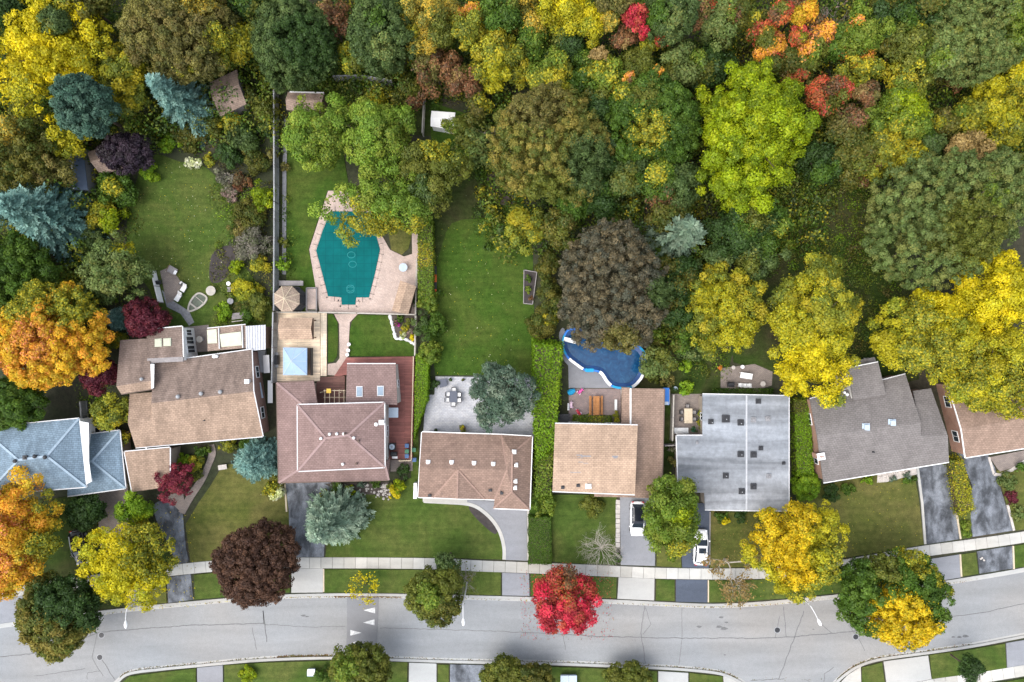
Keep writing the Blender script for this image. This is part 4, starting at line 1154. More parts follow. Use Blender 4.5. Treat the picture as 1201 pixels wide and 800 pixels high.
# blue canopy tent
o = thing('canopy', 'pale blue square canopy with a pyramid top on the tan deck', 'canopy', P(346, 424))
q4 = [P(332, 407.5, 2.3), P(360, 408, 2.3), P(360, 440, 2.3), P(332, 440, 2.3)]; ap = sum(q4, Vector()) / 4 + Vector((-.25, .1, .75))
mb = MB()
for i in range(4):
    mb.poly([q4[i], q4[(i + 1) % 4], ap]); mb.poly([q4[i] - Vector((0, 0, .22)), q4[i], q4[(i + 1) % 4], q4[(i + 1) % 4] - Vector((0, 0, .22))])
mb.build('canopy_top', M['canopyblue'], o)
mb = MB()
for i in range(4):
    mb.bar(q4[i] + Vector((0, 0, .015)), ap + Vector((0, 0, .015)), .07, .03)
    mb.bar((q4[i] + q4[(i + 1) % 4]) / 2 + Vector((0, 0, .015)), ap + Vector((0, 0, .015)), .04, .03)
mb.build('seam', M['ltblue'], o)
for p in inset(q4, .12): MB().bar((p.x, p.y, .32), (p.x, p.y, 2.28), .07, .07).build('pole', M['dark'], o)
o = thing('garden_sofa', 'brown slatted garden sofa half under the blue canopy', 'sofa', P(363, 424, .32))
MB().prism([P(361, 408), P(367, 408), P(367, 440), P(361, 440)], .55, .72, True).build('seat', M['brownwood'], o)
MB().prism([P(367.2, 408), P(368, 408), P(368, 440), P(367.2, 440)], .32, 1.15).build('backrest', M['dark'], o)
for y in (409.5, 438.5): MB().bar(P(362, y) + Vector((0, 0, .32)), P(362, y) + Vector((0, 0, .55)), .1, .1).build('leg', M['dark'], o)
o = thing('barbecue', 'black barbecue standing against the fence beside the blue canopy', 'barbecue', P(327.5, 422, .32))
MB().box(P(327, 422) + Vector((0, 0, .75)), (.55, 1.2, .5)).build('body', M['dark'], o)
MB().tube([P(327, 417) + Vector((0, 0, 1.05)), P(327, 427) + Vector((0, 0, 1.05))], .24, 12).build('lid', M['dark'], o)
for s in (-1, 1): MB().box(P(327, 422 + s * 7.2) + Vector((0, 0, .95)), (.5, .35, .05)).build('side_shelf', M['grey'], o)
for s in (-1, 1): MB().bar(P(327, 422 + s * 4.5) + Vector((0, 0, .32)), P(327, 422 + s * 4.5) + Vector((0, 0, .52)), .4, .06).build('leg', M['dark'], o)
# ---------------------------------------------------------------- fences
def fence(label, pts, ht=1.8, mat='fence', board=True, thick=.05, post='greywood', solid=True):
    w_ = [P(*p) for p in pts]
    o = thing('fence', label, 'fence', w_[0])
    pm_ = MB(); bm_ = MB()
    for a_, b in zip(w_, w_[1:]):
        L = (b - a_).length; n = max(1, round(L / 2.4)); d = (b - a_).normalized(); nn = Vector((-d.y, d.x, 0))
        for i in range(n):
            p = a_.lerp(b, i / n); q_ = a_.lerp(b, (i + 1) / n)
            if solid:
                k = max(3, int((q_ - p).length / .16))
                for j in range(k):
                    s = p.lerp(q_, (j + .06) / k); e = p.lerp(q_, (j + .94) / k); hh = ht - .05 + random.uniform(-.015, .015)
                    bm_.bar(s + Vector((0, 0, .05 + hh / 2)), e + Vector((0, 0, .05 + hh / 2)), thick * .5, hh)
            else:
                for hh in (.35, ht * .62, ht - .08): bm_.bar(p + Vector((0, 0, hh)), q_ + Vector((0, 0, hh)), .04, .10)
        for i in range(n + 1):
            p = a_.lerp(b, i / n); MB().bar(p, p + Vector((0, 0, ht + .12)), .11, .11).build('post', M[post], o)
        bm_.bar(a_ + nn * .045 + Vector((0, 0, ht - .12)), b + nn * .045 + Vector((0, 0, ht - .12)), .05, .09)
        bm_.bar(a_ + nn * .045 + Vector((0, 0, .4)), b + nn * .045 + Vector((0, 0, .4)), .05, .09)
        bm_.bar(a_ + Vector((0, 0, ht + .07)), b + Vector((0, 0, ht + .07)), .15, .03)
    bm_.build('boards', M[mat], o)
    return o
fence('long weathered grey board fence between the wild garden and the pool garden', [(327, 92), (327.5, 240), (327, 365)], 1.9)
fence('grey board fence running on from the octagonal gazebo down beside the tan deck', [(326.5, 367), (325, 448)], 2.0)
fence('dark board fence across the far end of the pool garden, under the dark green trees', [(395, 96), (425, 95), (462, 101)], 1.9, 'fence')
fence('thin post and rail fence beside the small white shed', [(499, 118), (497, 160)], 1.6, 'fencepale', solid=False, post='fencepale')
fence('pale low rail fence between the clipped hedge and the flower bed', [(490, 305), (488.5, 370), (487.6, 417)], 1.0, 'fencepale', solid=False, post='fencepale')
fence('pale low rail fence across the pool patio edge above the two small lawns', [(327, 366.6), (375, 366.8), (420, 367.6), (487, 369.4)], .9, 'fencepale', solid=False, post='fencepale')
fence('narrow white-topped fence between the sandy house and the side yard with the cream table', [(787, 462), (785.5, 515)], 1.5, 'fencepale')
fence('short pale fence across the gap beside the grey flat roof', [(777, 521), (793, 520)], 1.4, 'greywood')
fence('dark timber fence beside the slate-blue house', [(103, 470), (106, 503)], 1.6, 'fence')

# ---------------------------------------------------------------- pools
o = thing('swimming_pool', 'in-ground pool closed under a taut teal safety cover', 'pool', P(409, 300, .1))
cv = [(388, 248), (430, 248.5), (439, 268), (446, 293), (440, 321), (433, 349), (418, 349), (417, 357.5), (401, 357.5), (400.5, 349), (385, 347.5), (378, 320), (371, 294), (379, 270)]
MB().prism([P(*p) for p in cv], .085, .135).build('cover', M['poolcover'], o)
cb = MB()
cw = inset([P(*p) for p in cv], -.28)
k = len(cw)
for i in range(k):
    cb.bar(cw[i] + Vector((0, 0, .10)), cw[(i + 1) % k] + Vector((0, 0, .10)), .38, .06)
cb.build('coping', M['pinkpaver'], o)
an = MB(); ed = [P(*p) for p in cv]
for i in range(k):
    a_, b = ed[i], ed[(i + 1) % k]
    n = max(1, int((b - a_).length / 1.0)); d = (b - a_).normalized(); nn = Vector((d.y, -d.x, 0))
    if area2(ed) < 0: nn = -nn
    for j in range(n):
        c = a_.lerp(b, (j + .5) / n) + Vector((0, 0, .14)); an.bar(c - nn * .1, c + nn * .62, .05, .015)
an.build('strap', M['dark'], o)
for (x, y) in ((412, 299), (413.5, 310), (411, 340), (411, 338)):
    rg = MB(); pts = [P(x + 4.5 * math.cos(t), y + 3.6 * math.sin(t), .137) for t in [i * math.pi / 8 for i in range(17)]]
    ribbon(rg, pts, .07, .134, .139); rg.build('cover_ring', plain('faded_teal', (.02, .20, .20), .1), o)

kid = loop([(661, 393), (659, 406), (664.5, 419), (675, 428), (686, 435), (696, 435.5), (704.5, 438.5), (711, 448), (718, 454), (729, 456.2), (741.5, 454.8), (749, 449), (755, 440), (759.3, 426), (757, 414), (749, 405), (735, 400), (719, 403), (706, 401), (695, 391), (680, 384.5), (668, 385)], 4)
PZ = 1.15
kw = [P(x, y, PZ) for x, y in kid]
o = thing('swimming_pool', 'raised kidney-shaped pool of dark blue water with white rails under the brown tree', 'pool', P(705, 420))
out_ = inset([p.copy() for p in kw], 0); in_ = inset([p.copy() for p in kw], .72); in2 = inset([p.copy() for p in kw], .12)
k = len(out_)
mb = MB(); lg = MB(); dk = MB()
for i in range(k):
    j = (i + 1) % k
    mb.poly([out_[i], out_[j], out_[j] + up * PZ, out_[i] + up * PZ])
    mb.poly([out_[i] + up * PZ, out_[j] + up * PZ, in2[j] + up * PZ, in2[i] + up * PZ])
    lg.poly([in2[i] + up * PZ, in2[j] + up * PZ, in_[j] + up * .85, in_[i] + up * .85])
    dk.poly([in_[i] + up * .85, in_[j] + up * .85, in_[j] + up * .6, in_[i] + up * .6])
mb.build('wall', M['bluevinyl'], o); lg.build('liner', plain('blue_liner', (.028, .075, .21), .25, 1.2, .35), o); dk.build('waterline_band', plain('navy_band', (.008, .02, .07), .2), o)
MB().prism(in_, .55, .78).build('water', M['water'], o)
def rail(idx, mat, wd, name, z=PZ):
    r_ = MB(); ribbon(r_, [in2[i % k] for i in idx], wd, z - .02, z + .05); r_.build(name, M[mat], o)
def near(x, y): return min(range(k), key=lambda i: (kid[i][0] - x) ** 2 + (kid[i][1] - y) ** 2)
def rng_(a_, b):
    i, j = near(*a_), near(*b)
    return list(range(i, j + 1)) if j >= i else list(range(i, j + k + 1))
rail(list(range(k + 1)), 'brightblue', .26, 'rim', PZ - .03)
rail(rng_((667, 420), (684, 435)), 'white', .34, 'rail'); rail(rng_((703, 438), (717, 453)), 'white', .4, 'rail'); rail(rng_((741, 455), (754, 441)), 'white', .36, 'rail')
rail(rng_((686, 435), (697, 436)), 'tealplastic', .45, 'rim_panel'); rail(rng_((718, 454), (741, 455)), 'tealplastic', .3, 'rim_panel'); rail(rng_((755, 438), (752, 408)), 'tealplastic', .26, 'rim_panel'); rail(rng_((662, 392), (662, 416)), 'tealplastic', .26, 'rim_panel')
MB().bar(P(661.5, 397.5, PZ + .1), P(675.5, 401, PZ + .1), .55, .08).build('rail', M['white'], o)
pd = MB().prism([P(*p) for p in loop([(656, 390), (662, 386), (666, 415), (684, 436), (676, 436), (662, 424), (657, 408)], 3)], 0, .16); tag(pd.build('pool_surround', M['greytop']), kind='structure')

# ---------------------------------------------------------------- street furniture
def lamp(base, head, label):
    b = P(*base); hd = P(*head, 8.0)
    o = thing('street_lamp', label, 'street lamp', b, 'street lamps along the kerb')
    MB().tube([b, b + up * .4, b + up * 5, b + up * 7.3], [.13, .11, .085, .065], 10).build('pole', M['trim'], o)
    tp = b + up * 7.3; d = hd - tp; d.z = 0
    path = [tp - up * .05, tp + d * .06 + up * .35, tp + d * .3 + up * .62, tp + d * .65 + up * .74, tp + d * .92 + up * .72]
    MB().tube(path, [.06, .055, .05, .045, .045], 8).build('arm', M['trim'], o)
    dn = d.normalized(); nn = Vector((-dn.y, dn.x, 0)); L = []
    hb = MB(); c = tp + d * .86 + up * .74
    prof = [(0, .06, .05), (.15, .14, .09), (.45, .20, .11), (.75, .17, .09), (.92, .06, .04)]
    hb.tube([c + dn * t for t, _, _ in prof], [r for _, r, _ in prof], 10)
    hb.build('lamp_head', M['white'], o, smooth=True)
    MB().dome(c + dn * .5 - up * .24, .12, .08, 12, 3).build('lens', M['lamp_lens'], o)
lamp((188, 686), (147.7, 730), 'white curved street lamp below the bright yellow tree')
lamp((548, 683), (543.4, 727), 'white curved street lamp beside the round green boulevard tree')
lamp((920, 683), (960, 728), 'white curved street lamp leaning out beside the golden tree')
def manhole(x, y, label):
    o = thing('manhole_cover', label, 'manhole', P(x, y, .02), 'manhole covers in the road')
    MB().cyl(P(x, y, .015), .42, .016, 24).build('rim', M['grey'], o)
    m_ = MB().cyl(P(x, y, .02), .34, .019, 24)
    for i in range(-2, 3): m_.bar(P(x, y, .041) + Vector((-.24, i * .11, 0)), P(x, y, .041) + Vector((.24, i * .11, 0)), .05, .01)
    m_.build('lid', M['dark'], o)
manhole(911.7, 739, 'round dark manhole cover above the long centre crack in the road')
manhole(1003.6, 747, 'round dark manhole cover close to the half-yellow tree')
manhole(119, 745, 'round manhole cover beside the dark olive tree at the bend'); manhole(117, 771, 'round worn manhole cover where the cracks meet at the bend')
o = thing('utility_box', 'small pale utility box on the verge grass across the road', 'utility box', P(365, 788, .1))
MB().box(P(365, 788.5, .5), (.85, .7, .75)).build('body', M['ltblue'], o); MB().box(P(365, 788.5, .92), (.95, .8, .06)).build('lid', M['white'], o)
o = thing('utility_box', 'large pale blue box with a seam on the grass by the bottom edge', 'utility box', P(667, 800, .1))
MB().box(P(667, 801, .55), (2.0, 1.8, .9)).build('body', M['ltblue'], o); MB().box(P(667, 801, 1.04), (2.1, 1.9, .08)).build('lid', M['ltblue'], o)
MB().box(P(667, 801, 1.09), (.05, 1.9, .03)).build('seam', M['grey'], o)

# ---------------------------------------------------------------- cars
def loft(mb, secs):
    n = len(secs[0]); base = len(mb.v)
    for s in secs: mb.v += s
    for i in range(len(secs) - 1):
        for j in range(n - 1):
            a_ = base + i * n + j
            mb.f.append([a_, a_ + 1, a_ + n + 1, a_ + n])
    mb.f.append([base + j for j in range(n)][::-1]); mb.f.append([base + (len(secs) - 1) * n + j for j in range(n)])
def car(label, px, py, ang, paint, L=4.5, W=1.82, H=1.55, roofmat=None, sunroof=True, group=None):
    c = P(px, py, .6); c.z = .1
    o = thing('parked_car', label, 'car', c, group)
    fw = Vector((math.cos(ang), math.sin(ang), 0)); sd_ = Vector((-math.sin(ang), math.cos(ang), 0))
    T = lambda x, y, z: c + fw * x + sd_ * y + up * z
    hl = L / 2; b = MB(); secs = []
    # station: x, half width, belt height, top of bonnet/boot
    prof = [(-hl, .62, .60, .72), (-hl + .12, .80, .72, .90), (-hl + .5, .90, .82, .98), (-.9, .91, .86, .97), (.3, .91, .84, .95), (1.0, .90, .80, .97), (hl - .75, .88, .74, .93), (hl - .25, .80, .66, .80), (hl, .60, .52, .62)]
    k_ = W / 1.82
    for x, w_, bz, tz in prof:
        w_ *= k_
        zb = .22 if abs(x) < hl - .3 else .30
        pts = [(w_ * .86, zb), (w_, zb + .12), (w_, bz - .12), (w_ * .97, bz), (w_ * .84, tz - .03), (w_ * .5, tz + .015), (0, tz + .03)]
        sec = [T(x, y, z) for y, z in pts] + [T(x, -y, z) for y, z in pts[-2::-1]]
        secs.append(sec)
    loft(b, secs); b.build('body', paint, o, smooth=True)
    gl = MB(); secs = []
    for x, w_, z in ((-hl + .28, .70, .93), (-hl + .62, .70, H - .16), (-.7, .67, H - .03), (.1, .66, H - .04), (.45, .66, H - .14), (1.12, .74, .94)):
        w_ *= k_
        zb = .90
        secs.append([T(x, w_ * 1.14 if z > 1 else w_, zb), T(x, w_, z - .04), T(x, w_ * .8, z), T(x, 0, z + .01), T(x, -w_ * .8, z), T(x, -w_, z - .04), T(x, -w_ * 1.14 if z > 1 else -w_, zb)])
    loft(gl, secs); gl.build('windows', M['carglass'], o, smooth=False)
    rf = MB(); secs = []
    for x, w_, z in ((-hl + .60, .66, H - .14), (-.7, .66, H - .015), (.1, .65, H - .025), (.40, .64, H - .11)):
        w_ *= k_
        secs.append([T(x, w_ * 1.02, z - .05), T(x, w_ * .8, z + .015), T(x, 0, z + .025), T(x, -w_ * .8, z + .015), T(x, -w_ * 1.02, z - .05)])
    loft(rf, secs); ro = rf.build('roof', roofmat or paint, o)
    if sunroof: MB().prism([T(-.55, .46, 0), T(.12, .46, 0), T(.12, -.46, 0), T(-.55, -.46, 0)], H + .1, H + .128, True).build('sunroof', M['carglass'], ro)
    for s in (-1, 1):
      for a1, b1, w1, h1 in ((T(1.10, s * .80 * k_, .97), T(.38, s * .69 * k_, H - .10), .07, .06), (T(-.35, s * .80 * k_, .92), T(-.35, s * .685 * k_, H - .06), .08, .05), (T(-hl + .32, s * .76 * k_, .95), T(-hl + .62, s * .70 * k_, H - .15), .09, .06)):
        MB().bar(a1, b1, w1, h1).build('pillar', paint, o)
    for s in (-1, 1):
        MB().box(T(.92, s * (.93 * k_ + .06), .98), (.16, .2, .13), ang).build('mirror', paint, o)
        MB().box(T(hl - .22, s * .60 * k_, .68), (.34, .3, .13), ang).build('headlight', M['lamp_lens'], o)
        MB().box(T(-hl + .1, s * .62 * k_, .80), (.2, .28, .14), ang).build('tail_light', M['redlens'], o)
        for x in (hl - .88, -hl + .85):
            w_ = MB().tube([T(x, s * (.72 * k_), .33), T(x, s * (.92 * k_), .33)], .33, 18).build('wheel', M['rubber'], o)
            MB().tube([T(x, s * (.90 * k_), .33), T(x, s * (.935 * k_), .33)], .20, 14).build('rim', M['grey'], w_)
    MB().box(T(hl - .06, 0, .42), (.16, 1.1, .16), ang).build('bumper', M['dark'], o); MB().box(T(-hl + .06, 0, .42), (.16, 1.1, .16), ang).build('bumper', M['dark'], o)
    MB().bar(T(1.13, .6, .965), T(1.16, -.05, .975), .03, .02).build('wiper', M['dark'], o)
M['carglass'] = glossy('car_glass', (.012, .02, .03), .06)
M['blackroof'] = glossy('black_glass_roof', (.012, .014, .02), .1)
car('white car with black glass roof on the sandy house driveway, nose toward the street', 747.2, 608, R(-91), M['paint_white'], 4.5, 1.85, 1.6, M['blackroof'], False)
car('white car with a white roof and dark sunroof on the black driveway', 821.5, 641.5, R(88.5), M['paint_white'], 4.6, 1.84, 1.5)
car('black car parked under the bright yellow tree', 94, 641, R(-78), M['paint_black'], 4.5, 1.82, 1.5)

# ---------------------------------------------------------------- garden furniture
def chair(label, c, face, seat='cushion', frame='dark', group=None, name='garden_chair', s=1.0):
    c = Vector(c); o = thing(name, label, 'chair', c, group)
    f = Vector((math.cos(face), math.sin(face), 0)); r_ = Vector((-f.y, f.x, 0))
    MB().box(c + up * .44, (.5 * s, .5 * s, .07), face).build('seat', M[seat], o)
    MB().box(c - f * .27 * s + up * .68, (.06, .52 * s, .5), face).build('backrest', M[frame], o)
    for i in (-1, 1):
        MB().box(c + r_ * .29 * s * i + up * .62, (.5 * s, .05, .05), face).build('armrest', M[frame], o)
        for j in (-1, 1): MB().bar(c + r_ * .24 * s * i + f * .22 * s * j, c + r_ * .24 * s * i + f * .22 * s * j + up * .41, .05, .05).build('leg', M[frame], o)
    return o
def table(label, px, py, z, lx, ly, ht, mat, legmat, rot=0, name='garden_table', round_=False):
    c = P(px, py, 0); c.z = z
    o = thing(name, label, 'table', c)
    ax = Vector((math.cos(rot), math.sin(rot), 0)); ay = Vector((-ax.y, ax.x, 0))
    if round_:
        MB().cyl(c + up * (ht - .05), lx / 2, .05, 28).build('tabletop', M[mat], o); MB().cyl(c, .05, ht - .05, 10).build('pedestal', M[legmat], o); MB().cyl(c, .28, .05, 16).build('foot', M[legmat], o)
    else:
        MB().box(c + up * (ht - .03), (lx, ly, .06), rot).build('tabletop', M[mat], o)
        for i in (-1, 1):
            for j in (-1, 1):
                p = c + ax * (lx / 2 - .1) * i + ay * (ly / 2 - .1) * j; MB().bar(p, p + up * (ht - .06), .07, .07).build('leg', M[legmat], o)
    return o
M['slatetop'] = plain('slate_blue_tabletop', (.075, .085, .115), .1, 3, .4)
table('dark slate-topped dining table set with six white-cushioned chairs on the grey patio', 532.3, 464.8, .1, .95, 1.45, .74, 'slatetop', 'dark')
g6 = 'chairs round the dark patio table'
for (x, y, fc, lab) in ((532.6, 456.6, -90, 'white-cushioned chair at the head of the dark patio table nearest the lawn'), (532.2, 474, 90, 'white-cushioned chair at the end of the dark patio table nearest the house'),
                        (525.6, 462, 0, 'white-cushioned chair on the hedge side of the dark table, nearer the lawn'), (524.8, 468.6, 0, 'white-cushioned chair on the hedge side of the dark table, nearer the house'),
                        (539, 462.6, 180, 'white-cushioned chair on the conifer side of the dark table, nearer the lawn'), (539, 469, 180, 'white-cushioned chair on the conifer side of the dark table, nearer the house')):
    c = P(x, y); c.z = .1; chair(lab, c, R(fc), group=g6)
o = thing('fire_table', 'dark square fire table set askew on the grey patio', 'fire table', P(519.5, 449.5, .1))
MB().box(P(519.5, 449.5, .32), (.85, .85, .44), .2).build('base', M['slatetop'], o); MB().box(P(519.5, 449.5, .58), (1.0, 1.0, .07), .2).build('top', M['slatetop'], o)
def pot(label, x, y, z, r, col, mat='dark', plant=True, name='plant_pot'):
    c = P(x, y); c.z = z
    o = thing(name, label, 'plant pot', c)
    MB().tube([c, c + up * r * 1.5, c + up * r * 1.62], [r * .7, r, r * 1.05], 14).build('pot', M[mat], o)
    MB().cyl(c + up * r * 1.35, r * .9, .06 * r, 14).build('soil', M['mulch'], o)
    if plant: SHRUBS.append((o, c + up * r * 1.5, r * 1.6, col))
SHRUBS = []
pot('dark pot with dark foliage at the far patio edge near the fire table', 528.7, 445.2, .1, .2, 'DG'); pot('dark pot with olive foliage at the far patio edge', 543.5, 445.2, .1, .18, 'O')
pot('black pot on the patio beside the bungalow wall', 511.5, 504, .1, .22, 'DG'); pot('small pot with green foliage near the conifer on the grey patio', 565, 499, .1, .17, 'G')
pot('large planter of yellow-green grasses against the bungalow wall', 543, 501.5, .1, .4, 'YG', 'brownwood')
o = table('round pale patio table beside the covered pool', 474, 314.5, .09, 1.1, 1.1, .74, 'ltblue', 'grey', round_=True)
# picnic table
c = P(698.5, 475); c.z = .09
o = thing('picnic_table', 'orange-stained wooden picnic table with two benches on the reddish patio', 'picnic table', c)
mb = MB()
for i in range(5): mb.box(c + Vector((-.34 + i * .17, 0, .74)), (.155, 2.45, .045))
mb.build('tabletop', M['orangewood'], o)
for s in (-1, 1):
    mb = MB()
    for i in range(2): mb.box(c + Vector((s * (.66 + i * .15), 0, .44)), (.135, 2.45, .045))
    mb.build('bench', M['orangewood'], o)
for s in (-1, 1):
    for q_ in (-1, 1): MB().bar(c + Vector((q_ * .62, s * .85, 0)), c + Vector((q_ * .2, s * .85, .72)), .09, .05).build('leg', M['brownwood'], o)
    MB().bar(c + Vector((-.85, s * .80, .39)), c + Vector((.85, s * .80, .39)), .05, .09).build('crossbar', M['brownwood'], o)
# toys
o = thing('toy_slide', 'turquoise plastic toy slide on the reddish patio', 'toy', P(670, 460, .09))
MB().tube([P(667, 461, .25), P(670, 459.5, .42), P(674.5, 457.5, .5)], [.34, .44, .2], 12).build('chute', M['tealplastic'], o)
for x in (668, 673): MB().bar(P(x, 460, .09), P(x, 459.5, .4), .1, .3).build('leg', M['tealplastic'], o)
def tricycle(label, x, y, ang, mat):
    c = P(x, y); c.z = .09
    o = thing('ride_on_toy', label, 'toy', c)
    f = Vector((math.cos(ang), math.sin(ang), 0)); r_ = Vector((-f.y, f.x, 0))
    MB().tube([c - f * .4 + up * .3, c + up * .36, c + f * .4 + up * .42], [.14, .2, .1], 10).build('body', mat, o)
    MB().bar(c + f * .32 + r_ * .25 + up * .58, c + f * .32 - r_ * .25 + up * .58, .06, .06).build('handlebar', mat, o)
    for p in (c + f * .38, c - f * .32 + r_ * .25, c - f * .32 - r_ * .25): MB().tube([p + up * .16 - r_ * .05, p + up * .16 + r_ * .05], .16, 12).build('wheel', M['palepink'], o)
    MB().box(c - f * .35 + up * .5, (.06, .3, .3), ang).build('backrest', mat, o)
tricycle('bright pink ride-on toy near the turquoise slide', 680.5, 458.5, .8, M['pink']); tricycle('pale pink ride-on toy at the patio edge by the ivy hedge', 669.5, 474.5, 1.5, M['palepink']); tricycle('red ride-on toy beside the patio planting', 677.8, 483, 2.2, M['redplastic'])
o = thing('garden_chair', 'slim white folding chair leaning at the reddish patio edge by the hedge', 'chair', P(667, 477))
MB().box(P(667, 477, .45), (.2, .9, .06)).build('seat', M['white'], o); MB().box(P(666, 477, .8), (.06, .9, .7)).build('backrest', M['white'], o)
for s in (-1, 1): MB().bar(P(667, 477 + s * 3.5), P(667, 477 + s * 3.5) + up * .43, .05, .05).build('leg', M['white'], o)
o = thing('garden_bench', 'narrow white bench along the sandy wing wall', 'bench', P(722.3, 475, .09))
MB().box(P(722.3, 475, .5), (.32, 1.4, .06)).build('seat', M['white'], o)
for s in (-1, 1): MB().box(P(722.3, 475 + s * 5, .28), (.28, .08, .36)).build('leg', M['white'], o)
o = thing('storage_box', 'dark green storage box between the ivy hedge and the sandy house', 'box', P(661, 491))
MB().box(P(661, 491, .45), (1.5, 1.1, .9)).build('body', M['green_bin'], o); MB().box(P(661, 491, .95), (1.58, 1.18, .08)).build('lid', M['dark'], o)
o = thing('tarp_stack', 'bright blue tarpaulin-covered stack along the wing wall', 'stack', P(782, 470))
MB().box(P(782, 465, .6), (.6, 1.9, 1.2)).build('stack', M['greywood'], o)
MB().prism([P(778.5, 455, 1.3), P(785, 455, 1.3), P(785, 475, 1.3), P(778.5, 475, 1.3)], .7, 1.28).build('tarpaulin', M['brightblue'], o)
MB().box(P(781.8, 473, 1.31), (.5, .4, .06)).build('weight', M['ltblue'], o)
# side yard with cream table
table('cream wooden table in the narrow side yard by the grey flat roof', 805.5, 487, .06, 1.05, 1.9, .74, 'palewood', 'greywood')
gs = 'dark chairs round the cream side-yard table'
for x, y, fc, lab in ((798, 483, 0, 'dark chair on the fence side of the cream table, far end'), (798, 491, 0, 'dark chair on the fence side of the cream table, near end'), (813, 483, 180, 'dark chair on the house side of the cream table, far end'), (813, 491, 180, 'dark chair on the house side of the cream table, near end'), (805, 475.5, -90, 'dark chair at the planted end of the cream table')):
    c = P(x, y); c.z = .06; chair(lab, c, R(fc), 'greywood', 'dark', gs, s=.85)
o = thing('garden_bench', 'white slatted bench in the side yard against the grey roof step', 'bench', P(799, 504, .06))
mb = MB()
for i in range(4): mb.box(P(799, 502.3 + i * 1.2, .45), (1.85, .11, .05))
mb.build('seat', M['white'], o); MB().box(P(799, 507.6, .75), (1.85, .07, .5)).build('backrest', M['white'], o)
for s in (-1, 1): MB().box(P(799 + s * 7.2, 504.5, .25), (.08, .5, .38)).build('leg', M['white'], o)
for x, y, r, lab, m_ in ((812, 503.5, .3, 'round green garden pot beside the white side-yard bench', 'green_bin'), (791, 455.5, .28, 'grey round pot in the corner of the side yard', 'ltblue')):
    pot(lab, x, y, .06, r, 'DG', m_)
# patio behind the flat-roofed house
table('long white table on the brown patio under the yellow trees', 873, 440.5, .06, 1.55, .75, .74, 'white', 'white', -.15)
for x, y, fc, lab in ((866.5, 451, 90, 'white slatted chair farthest along on the brown patio'), (872, 451.5, 90, 'white slatted chair in the middle of the brown patio row'), (877, 451.5, 90, 'white slatted chair nearest the yellow tree on the brown patio')):
    c = P(x, y); c.z = .06; chair(lab, c, R(fc), 'white', 'white', 'white chairs on the brown patio', s=.85)
o = thing('barbecue', 'dark covered barbecue on the brown patio beside the white chairs', 'barbecue', P(857, 451, .06))
MB().box(P(857, 451, .5), (.7, .6, .8)).build('body', M['dark'], o); MB().tube([P(853.5, 451, .95), P(860.5, 451, .95)], .28, 12).build('lid', M['dark'], o)
for x, y, r, lab, m_, c_ in ((843.3, 431.3, .24, 'orange clay pot at the edge of the brown patio', 'orange', 'OR'), (859, 431, .24, 'grey stone pot at the edge of the brown patio', 'stone', 'GG'), (869.6, 430.2, .24, 'white pot at the edge of the brown patio', 'white', 'GG'), (893, 450, .33, 'wide pale stone pot near the yellow tree on the brown patio', 'stone', 'GG')):
    pot(lab, x, y, .06, r, c_, m_, plant=c_ != 'GG')
# wild garden, brown house
o = thing('garden_bench', 'weathered grey slatted bench beside the corrugated lean-to', 'bench', P(279, 372, .05))
mb = MB()
for i in range(5): mb.box(P(279, 367.5 + i * 1.5, .45), (1.55, .14, .05), .12)
mb.build('seat', M['greywood'], o); MB().box(P(279.6, 376.6, .7), (1.6, .1, .45), .12).build('backrest', M['fencepale'], o)
for s in (-1, 1): MB().box(P(279 + s * 6, 371, .25), (.08, .6, .36), .12).build('leg', M['greywood'], o)
table('grey octagonal garden table on the lawn beside the soil bed', 250, 341.5, .05, 1.25, 1.25, .7, 'fencepale', 'greywood', round_=True)
table('small round stone table among the pinkish stepping stones', 272, 353.5, .05, .8, .8, .5, 'slate', 'slate', round_=True)
o = thing('garden_bench', 'small grey bench with a white pot beside it near the yellow shrubs', 'bench', P(271, 338.5, .05))
MB().box(P(271, 338.5, .45), (1.0, .5, .06), .1).build('seat', M['greywood'], o); MB().box(P(271.4, 341.5, .65), (1.0, .07, .4), .1).build('backrest', M['greywood'], o)
for s in (-1, 1): MB().box(P(271 + s * 3.6, 338.5, .24), (.07, .42, .36), .1).build('leg', M['greywood'], o)
pot('white pot standing behind the small grey bench', 269.5, 333, .05, .26, 'GG', 'white', False)
o = thing('pond', 'pale-edged garden pond with green water on the lawn', 'pond', P(234, 352))
pr = loop([(222, 365), (223, 356), (229, 347), (235, 344), (243, 349), (240, 356), (232, 362)], 3)
MB().prism([P(*p) for p in pr], .05, .10).build('water', plain('pond_water', (.05, .075, .045), .5, 1.5, .3), o)
e_ = MB(); ribbon(e_, [P(*p) for p in pr + pr[:1]], .22, .05, .2); e_.build('stone_edge', M['fencepale'], o)
e_ = MB(); e_.bar(P(224, 356) + up * .17, P(232, 362) + up * .17, .2, .08); e_.bar(P(229, 347) + up * .17, P(240, 356) + up * .17, .08, .06); e_.build('crosspiece', M['fencepale'], o)
o = thing('garden_wall', 'thin white screen standing beside the brown garden patio', 'screen', P(187, 337))
a_, b = P(183, 318), P(192, 355)
MB().bar(a_ + up * .75, b + up * .75, .1, 1.3).build('panel', M['white'], o)
for t in (0, .5, 1): MB().bar(a_.lerp(b, t), a_.lerp(b, t) + up * 1.5, .12, .12).build('post', M['greywood'], o)
